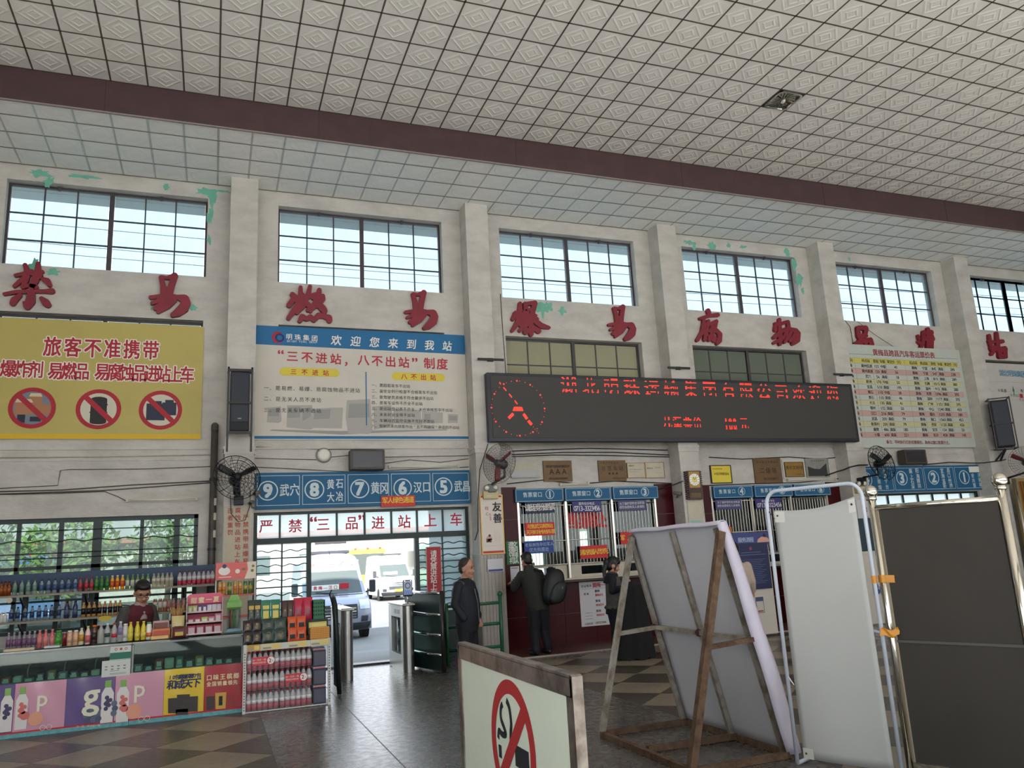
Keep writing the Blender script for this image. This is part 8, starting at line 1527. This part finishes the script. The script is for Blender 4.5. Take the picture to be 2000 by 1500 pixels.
obj('smoke', sidew(ribbon(s1_, [.019] * len(s1_)), .0006), black_ink, t); obj('smoke', sidew(ribbon(s2b, [.018] * len(s2b)), .0006), black_ink, t)

# ------------------------------------------------------------------ people: primitives fused into one skin by voxel remeshing
skin_m = M('skin', (188, 138, 112), .55, var=.08, scale=20); hair_m = M('black_hair', (22, 19, 20), .45, var=.3, scale=60, stretch=(1, 1, .3))
class Fig:
    def __init__(s, loc, fwd): s.p = []; f_ = Vector((fwd[0], fwd[1], 0)).normalized(); s.m = Matrix(((f_.y, f_.x, 0, loc[0]), (-f_.x, f_.y, 0, loc[1]), (0, 0, 1, loc[2]), (0, 0, 0, 1)))
    def cap(s, pts, rs, mat):
        for i in range(len(pts) - 1): s.p.append(('c', Vector(pts[i]), rs[i], Vector(pts[i + 1]), rs[i + 1], mat))
    def ell(s, c, r, mat, rot=None): s.p.append(('e', Vector(c), Vector(r), rot or Matrix.Identity(3), mat))
    def loft(s, rings, mat, n=28): s.p.append(('l', rings, mat))      # ring: z, x, y, rx, ry
    def head(s, c, k, pitch=0, yaw=0, roll=0, hair='short', size=1.0):
        R = Matrix.Rotation(yaw, 3, 'Z') @ Matrix.Rotation(roll, 3, 'Y') @ Matrix.Rotation(pitch, 3, 'X'); c = Vector(c); q = k * size
        W = lambda x, y, z: c + R @ (Vector((x, y, z)) * q)
        E_ = lambda p, r, m: s.ell(W(*p), Vector(r) * q, m, R)
        E_((0, -.005, .03), (.076, .094, .095), 'skin'); E_((0, .018, -.04), (.060, .072, .085), 'skin'); E_((0, .055, -.095), (.034, .03, .026), 'skin')
        E_((0, .080, -.028), (.013, .020, .028), 'skin'); E_((0, .098, -.040), (.017, .016, .012), 'skin'); E_((0, .072, .028), (.058, .018, .014), 'skin')
        for x in (-1, 1): E_((x * .076, -.008, -.015), (.012, .022, .034), 'skin'); E_((x * .040, .060, -.045), (.024, .02, .022), 'skin')
        E_((0, .079, -.071), (.024, .010, .007), 'lip')
        for x in (-1, 1): E_((x * .030, .079, .004), (.013, .006, .005), 'eye'); E_((x * .031, .084, .026), (.020, .006, .005), 'hair')
        if hair == 'crew': E_((0, -.014, .042), (.0785, .0925, .0885), 'crop'); E_((0, -.05, -.01), (.073, .05, .06), 'crop')
        elif hair == 'short': E_((0, -.020, .050), (.084, .098, .092), 'hair'); E_((0, .045, .085), (.066, .05, .038), 'hair'); E_((0, -.055, -.01), (.074, .055, .07), 'hair')
        elif hair == 'bun':
            E_((0, -.016, .045), (.087, .102, .094), 'hair'); E_((0, .055, .062), (.066, .04, .045), 'hair'); E_((0, -.05, -.02), (.080, .06, .08), 'hair'); E_((0, -.115, .02), (.05, .045, .055), 'hair')
            s.cap([W(0, -.11, 0), W(.01, -.12, -.10), W(.02, -.10, -.2)], [.04 * q, .035 * q, .02 * q], 'hair')
            for x in (-1, 1): s.cap([W(x * .07, .04, .05), W(x * .078, .03, -.03), W(x * .07, .03, -.09)], [.014 * q, .012 * q, .006 * q], 'hair')
        return W
    def hand(s, w, d, n, side=1, curl=.5, k=1.0):
        w = Vector(w); d = Vector(d).normalized(); n = Vector(n); n = (n - d * n.dot(d)).normalized(); a = d.cross(n) * side
        s.cap([w, w + d * .075 * k], [.026 * k, .032 * k], 'skin')
        for i, L_ in enumerate((.070, .080, .075, .058)):
            b = w + d * .085 * k + a * (.030 - .020 * i) * k; m1 = b + (d * math.cos(curl) + n * math.sin(curl)) * L_ * .55 * k; e = m1 + (d * math.cos(2 * curl) + n * math.sin(2 * curl)) * L_ * .5 * k
            s.cap([b, m1, e], [.0095 * k, .009 * k, .0075 * k], 'skin')
        b = w + d * .025 * k + a * .028 * k; m1 = b + (a * .7 + d * .7).normalized() * .045 * k; s.cap([b, m1, m1 + (d + n * .5).normalized() * .03 * k], [.012 * k, .011 * k, .009 * k], 'skin')
    def build(s, t, mats, voxel=.0085, smooth=2):
        mb = MB()
        for p in s.p:
            if p[0] == 'c':
                _, a, ra, b, rb, m_ = p; mb.sphere(a, ra, 12, 8).sphere(b, rb, 12, 8)
                if (b - a).length > 1e-4: mb.cyl(a, b, ra, rb, 12)
            elif p[0] == 'e':
                _, c, r, R, m_ = p; q = MB().sphere((0, 0, 0), (r.x, r.y, r.z), 18, 12); mb.add([tuple(c + R @ Vector(v)) for v in q.v], q.f)
            else:
                rings = p[1]; n = 28; v = []; f = []
                for (z, x, y, rx, ry) in rings: v += [(x + rx * math.cos(2 * PI * i / n), y + ry * math.sin(2 * PI * i / n), z) for i in range(n)]
                for j in range(len(rings) - 1): f += [(j * n + i, j * n + (i + 1) % n, (j + 1) * n + (i + 1) % n, (j + 1) * n + i) for i in range(n)]
                f += [tuple(range(n - 1, -1, -1)), tuple(range((len(rings) - 1) * n, len(rings) * n))]; mb.add(v, f)
        tmp = bpy.data.objects.new('tmp', mb.mesh('tmp', None)); COL.objects.link(tmp)
        rm = tmp.modifiers.new('r', 'REMESH'); rm.mode = 'VOXEL'; rm.voxel_size = voxel
        dg = bpy.context.evaluated_depsgraph_get(); me = bpy.data.meshes.new_from_object(tmp.evaluated_get(dg)); bpy.data.objects.remove(tmp)
        bm = bmesh.new(); bm.from_mesh(me)
        for _ in range(smooth): bmesh.ops.smooth_vert(bm, verts=bm.verts, factor=.5, use_axis_x=True, use_axis_y=True, use_axis_z=True)
        bm.to_mesh(me); bm.free(); me.name = 'body'
        nf = len(me.polygons); C_ = np.empty(nf * 3); me.polygons.foreach_get('center', C_); C_ = C_.reshape(-1, 3); best = np.full(nf, 1e9); idx = np.zeros(nf, int); names = list(mats)
        for p in s.p:
            if p[0] == 'c':
                _, a, ra, b, rb, m_ = p; a = np.array(a); b = np.array(b); ab = b - a; L2 = max(ab @ ab, 1e-9); h = np.clip((C_ - a) @ ab / L2, 0, 1); d = np.linalg.norm(C_ - a - h[:, None] * ab, axis=1) - (ra + (rb - ra) * h)
            elif p[0] == 'e':
                _, c, r, R, m_ = p; q = (C_ - np.array(c)) @ np.array(R); rr = np.array(r); k0 = np.linalg.norm(q / rr, axis=1); k1 = np.linalg.norm(q / rr ** 2, axis=1) + 1e-9; d = k0 * (k0 - 1) / k1
            else:
                rg = np.array(p[1]); m_ = p[2]; o_ = np.argsort(rg[:, 0]); rg = rg[o_]; z = C_[:, 2]; I_ = [np.interp(z, rg[:, 0], rg[:, j]) for j in range(1, 5)]; k0 = np.sqrt(((C_[:, 0] - I_[0]) / I_[2]) ** 2 + ((C_[:, 1] - I_[1]) / I_[3]) ** 2); d = (k0 - 1) * np.minimum(I_[2], I_[3]); d = np.maximum(d, np.maximum(rg[0, 0] - z, z - rg[-1, 0]))
            k = d < best - 1e-5; best[k] = d[k]; idx[k] = names.index(m_)
        for n in names: me.materials.append(mats[n])
        me.polygons.foreach_set('material_index', idx.astype(np.int32)); me.polygons.foreach_set('use_smooth', [True] * nf); me.transform(s.m); me.update()
        return obj('body', me, None, t)
lip_m = M('lips', (150, 92, 84), .5); eye_m = M('eyes', (40, 30, 28), .3)
base_m = {'crop': M('cropped_hair', (52, 46, 44), .7, var=.2, scale=60), 'skin': skin_m, 'hair': hair_m, 'lip': lip_m, 'eye': eye_m}

# standing man in a navy jacket by the gate
F = Fig((1.02, -2.0, 0), (.72, -.70)); KH = 1.16
F.loft([(.56, 0, .0, .185, .14), (.70, 0, .01, .21, .165), (.92, 0, .02, .215, .17), (1.08, 0, .01, .215, .155), (1.19, 0, -.005, .205, .13), (1.255, 0, -.01, .15, .10), (1.29, 0, -.01, .085, .08)], 'jacket')
F.loft([(.90, .0, .10, .10, .085), (1.18, 0, .07, .085, .07), (1.27, 0, .03, .06, .06)], 'inner')
for x in (-1, 1):
    F.cap([(x * .185, -.01, 1.19), (x * .245, -.05, .95), (x * .225, .07, .77)], [.072, .062, .052], 'jacket'); F.ell((x * .15, -.03, 1.215), (.085, .09, .05), 'yoke'); F.ell((x * .215, -.05, 1.08), (.05, .06, .12), 'yoke')
    F.cap([(x * .09, 0, .66), (x * .10, .02, .40), (x * .10, -.01, .10)], [.115, .085, .062], 'trousers'); F.ell((x * .105, .05, .045), (.05, .13, .045), 'shoe')
F.ell((0, -.03, 1.27), (.07, .055, .035), 'yoke'); F.cap([(0, -.015, 1.24), (0, .0, 1.33)], [.062, .058], 'skin')
F.head((0, .025, 1.43), KH, pitch=-.05, yaw=.12, hair='crew'); F.hand((-.245, .06, .74), (.0, .25, -1), (.6, .5, 0), 1, .5)
t = thing('person', 'man with cropped hair in a navy and grey jacket standing by the gate', 'person', (1.02, -2.0, 0))
F.build(t, dict(base_m, jacket=M('navy_jacket', (20, 23, 33), .75, var=.15, scale=8), inner=M('dark_knit', (30, 32, 38), .9), yoke=M('grey_yoke', (84, 84, 88), .8), trousers=M('black_trousers', (15, 16, 23), .8), shoe=M('black_shoe', (18, 18, 18), .4)))
obj('zip', MB().tube([F.m @ Vector((.02, .205, .70)), F.m @ Vector((.03, .20, .95)), F.m @ Vector((.05, .165, 1.15))], .004, 5), MATS['grey_rail'], t)

# traveller at the first ticket window, seen from behind
F = Fig((2.52, -.93, 0), (-.16, 1))
F.loft([(.70, .03, -.0, .185, .14), (.80, .03, .0, .19, .145), (.98, .0, .02, .195, .15), (1.14, -.03, .04, .205, .14), (1.25, -.05, .06, .18, .115), (1.32, -.06, .07, .10, .09), (1.40, -.065, .08, .075, .075)], 'parka')
for x in (-1, 1): F.cap([(x * .17 - .05, .06, 1.25), (x * .25 - .03, .20, 1.06), (x * .16, .42, 1.12)], [.075, .066, .052], 'parka'); F.hand((x * .15, .44, 1.125), (0, 1, .05), (0, 0, -1), -x, .25)
F.cap([(-.06, .0, .70), (-.05, .03, .40), (-.07, -.02, .10)], [.115, .088, .066], 'trousers'); F.cap([(.10, .0, .70), (.15, .05, .40), (.19, .03, .10)], [.115, .088, .066], 'trousers')
F.ell((-.07, .06, .05), (.055, .14, .048), 'shoe'); F.ell((.19, .10, .05), (.055, .14, .048), 'shoe')
F.cap([(-.06, .07, 1.34), (-.07, .11, 1.42)], [.062, .06], 'skin'); F.head((-.075, .12, 1.475), 1.02, pitch=-.25, hair='short')
t = thing('person', 'traveller in a dark olive parka at the first ticket window, back turned', 'person', (2.52, -.93, 0))
F.build(t, dict(base_m, parka=M('olive_parka', (38, 39, 36), .8, var=.12, scale=8), trousers=MATS['black_trousers'], shoe=MATS['black_shoe']))
bp = thing('backpack', 'bulging black backpack worn by the traveller at the ticket window', 'backpack', (2.76, -1.15, .8)); bpm = M('black_nylon', (20, 21, 24), .55, var=.2, scale=12, bump=.15, bscale=30)
def egg(c, r, mat, nm, sq=2.6):
    q = MB().sphere((0, 0, 0), (1, 1, 1), 24, 16); v = []
    for p in q.v:
        p = Vector(p); n_ = (abs(p.x) ** sq + abs(p.y) ** sq + abs(p.z) ** sq) ** (1 / sq); p = p / n_; v.append((c[0] + p.x * r[0] + .05 * (p.z - .2), c[1] + p.y * r[1], c[2] + p.z * r[2]))
    q.v = v; return obj(nm, q, mat, bp, True)
egg((2.755, -1.12, 1.05), (.175, .13, .275), bpm, 'pack'); egg((2.79, -1.235, .96), (.135, .055, .17), bpm, 'pocket'); obj('zip_pull', MB().box(2.82, 2.83, -1.30, -1.295, 1.02, 1.05), MATS['grey_rail'], bp)
obj('strap', MB().tube([(2.62, -1.0, 1.30), (2.52, -.95, 1.335), (2.44, -.84, 1.31), (2.42, -.76, 1.15)], .02, 6), bpm, bp, True); obj('handle', MB().tube([(2.68, -1.08, 1.31), (2.70, -1.1, 1.355), (2.76, -1.1, 1.35), (2.78, -1.1, 1.31)], .012, 6), bpm, bp, True)

# woman beside the shuttle poster
F = Fig((3.54, -1.62, 0), (.93, -.37))
F.loft([(.70, 0, .0, .155, .125), (.80, 0, .01, .16, .13), (.95, 0, .01, .155, .125), (1.08, 0, .015, .17, .125), (1.16, 0, .0, .165, .105), (1.21, 0, -.005, .10, .08), (1.24, 0, .0, .06, .06)], 'vest')
F.loft([(1.07, 0, -.03, .163, .115), (1.10, 0, -.02, .178, .12), (1.17, 0, -.005, .165, .105), (1.215, 0, -.01, .10, .08)], 'cardigan')
for i in range(11): a = 2 * PI * i / 11; F.ell((.135 * math.cos(a), .115 * math.sin(a), .70), (.042, .042, .03), 'vest')
F.cap([(.16, -.01, 1.14), (.20, -.03, .95), (.11, .20, 1.0)], [.062, .052, .04], 'cardigan'); F.cap([(-.16, -.01, 1.14), (-.19, .02, .94), (-.08, .20, 1.03)], [.062, .052, .04], 'cardigan')
F.hand((.10, .215, 1.01), (-.45, .55, .45), (-.8, 0, .3), 1, .55, .9); F.hand((-.07, .21, 1.045), (.5, .6, .15), (.6, -.3, .3), -1, .6, .9)
F.loft([(.60, 0, -.01, .15, .13), (.70, 0, 0, .155, .13)], 'trousers')
for x in (-1, 1): F.cap([(x * .075, -.01, .64), (x * .08, .01, .38), (x * .075, -.02, .09)], [.105, .08, .06], 'trousers'); F.ell((x * .08, .04, .04), (.042, .11, .04), 'shoe')
F.ell((.03, .07, 1.19), (.035, .03, .022), 'collar'); F.ell((-.03, .07, 1.19), (.035, .03, .022), 'collar'); F.cap([(0, -.005, 1.17), (0, .015, 1.26)], [.05, .048], 'skin'); F.head((0, .035, 1.335), 1.04, pitch=-.30, yaw=.05, hair='bun')
t = thing('person', 'woman with tied-up dark hair in a black cardigan and grey vest', 'person', (3.54, -1.62, 0))
F.build(t, dict(base_m, vest=M('grey_knit_vest', (86, 83, 80), .9, var=.15, scale=20), cardigan=M('black_cardigan', (22, 23, 30), .85), trousers=MATS['black_trousers'], collar=M('grey_collar', (72, 68, 64), .8), shoe=MATS['black_shoe']))

# shopkeeper behind the counter
F = Fig((-3.22, -1.72, 0), (.60, -.80))
F.loft([(.55, 0, -.08, .17, .13), (.80, 0, -.04, .18, .14), (.98, 0, .0, .195, .145), (1.10, 0, .03, .20, .135), (1.18, 0, .04, .17, .11), (1.225, 0, .045, .09, .08)], 'vest')
for x in (-1, 1):
    F.cap([(x * .175, .03, 1.145), (x * .25, .02, .96), (x * .20, .28, .90)], [.07, .06, .046], 'sleeve'); F.hand((x * .19, .30, .90), (-x * .2, 1, -.1), (0, 0, -1), -x, .4)
    F.cap([(x * .09, -.08, .60), (x * .09, -.05, .38), (x * .09, -.08, .09)], [.11, .085, .062], 'trousers'); F.ell((x * .09, -.02, .045), (.048, .125, .045), 'shoe')
F.loft([(1.04, 0, .135, .05, .04), (1.13, 0, .11, .062, .05), (1.22, 0, .085, .065, .05)], 'shirt'); F.ell((.055, .075, 1.225), (.035, .05, .022), 'shirt'); F.ell((-.055, .075, 1.225), (.035, .05, .022), 'shirt')
F.cap([(0, .045, 1.18), (0, .07, 1.27)], [.06, .057], 'skin'); Wh = F.head((0, .10, 1.36), 1.16, pitch=-.38, yaw=-.35, hair='short')
t = thing('person', 'shopkeeper with glasses in a maroon vest and grey sleeves behind the counter', 'person', (-3.22, -1.72, 0))
F.build(t, dict(base_m, vest=M('maroon_vest', (92, 32, 42), .85, var=.12, scale=14), sleeve=M('grey_sleeve', (78, 76, 72), .85, var=.1, scale=14), shirt=M('plaid_shirt', (176, 156, 156), .85, var=.15, scale=40), trousers=MATS['black_trousers'], shoe=MATS['black_shoe']))
gm = MB(); G = lambda x, y, z: tuple(F.m @ Wh(x, y, z))
for x in (-1, 1): gm.tube([G(x * .033 + .027 * math.cos(a), .097, .002 + .019 * math.sin(a)) for a in np.linspace(0, 2 * PI, 17)[:-1]], .0028, 5, True); gm.tube([G(x * .06, .094, .008), G(x * .082, .03, .008), G(x * .084, -.01, -.002)], .0025, 5)
gm.tube([G(-.008, .1, .004), G(.008, .1, .004)], .0025, 5); obj('glasses', gm, black_m, t, True)

# passer-by whose sleeve shows beside the A-frame board
F = Fig((5.38, -2.28, 0), (.35, .94))
F.loft([(.55, 0, 0, .19, .14), (.75, 0, 0, .20, .15), (1.0, 0, .01, .20, .15), (1.15, 0, 0, .20, .13), (1.25, 0, 0, .14, .10), (1.32, 0, 0, .075, .075)], 'coat')
for x in (-1, 1): F.cap([(x * .19, 0, 1.21), (x * .25, .02, .98), (x * .27, .10, .84)], [.075, .06, .05], 'coat'); F.hand((x * .27, .11, .82), (0, .2, -1), (-x, .2, 0), x, .4); F.cap([(x * .09, 0, .6), (x * .095, .02, .4), (x * .095, 0, .1)], [.11, .08, .06], 'trousers'); F.ell((x * .095, .05, .045), (.05, .125, .045), 'shoe')
F.cap([(0, 0, 1.28), (0, .01, 1.36)], [.06, .057], 'skin'); F.head((0, .02, 1.45), 1.1, hair='short')
t = thing('person', 'passer-by in a beige coat almost hidden behind the A-frame board', 'person', (5.38, -2.28, 0))
F.build(t, dict(base_m, coat=M('beige_coat', (190, 172, 156), .85, var=.06, scale=8), trousers=MATS['black_trousers'], shoe=MATS['black_shoe']), voxel=.012)

# waist-high stand under a black cloth
t = thing('draped_stand', 'waist-high stand draped in black cloth beside the woman', 'draped stand', (3.53, -2.2, 0)); bc = M('black_cloth', (14, 14, 17), .9, var=.2, scale=10)
def drape(u, v):
    a = 2 * PI * u; prof = [(0, .0), (.08, .6), (.14, .95), (.24, 1.0), (.6, 1.35), (.9, 1.62), (1.0, 1.7)]; k = np.interp(v, [p[0] for p in prof], [p[1] for p in prof]); z = 1.10 - .02 * (v / .1) if v < .1 else 1.08 - (1.08 - .012) * (v - .1) / .9
    fold = 1 + .06 * v * math.sin(7 * a + 1) + .03 * v * math.sin(13 * a); rx, ry = .185 * k * fold, .16 * k * fold
    return (3.58 - .06 * v + rx * math.cos(a), -2.2 + ry * math.sin(a), z + .012 * math.sin(9 * a) * (v > .97))
smooth_by_angle(obj('cloth', MB().grid(drape, 72, 24), bc, t), 1.4)
obj('stand', MB().box(3.48, 3.62, -2.27, -2.13, 0, 1.06), iron, t)
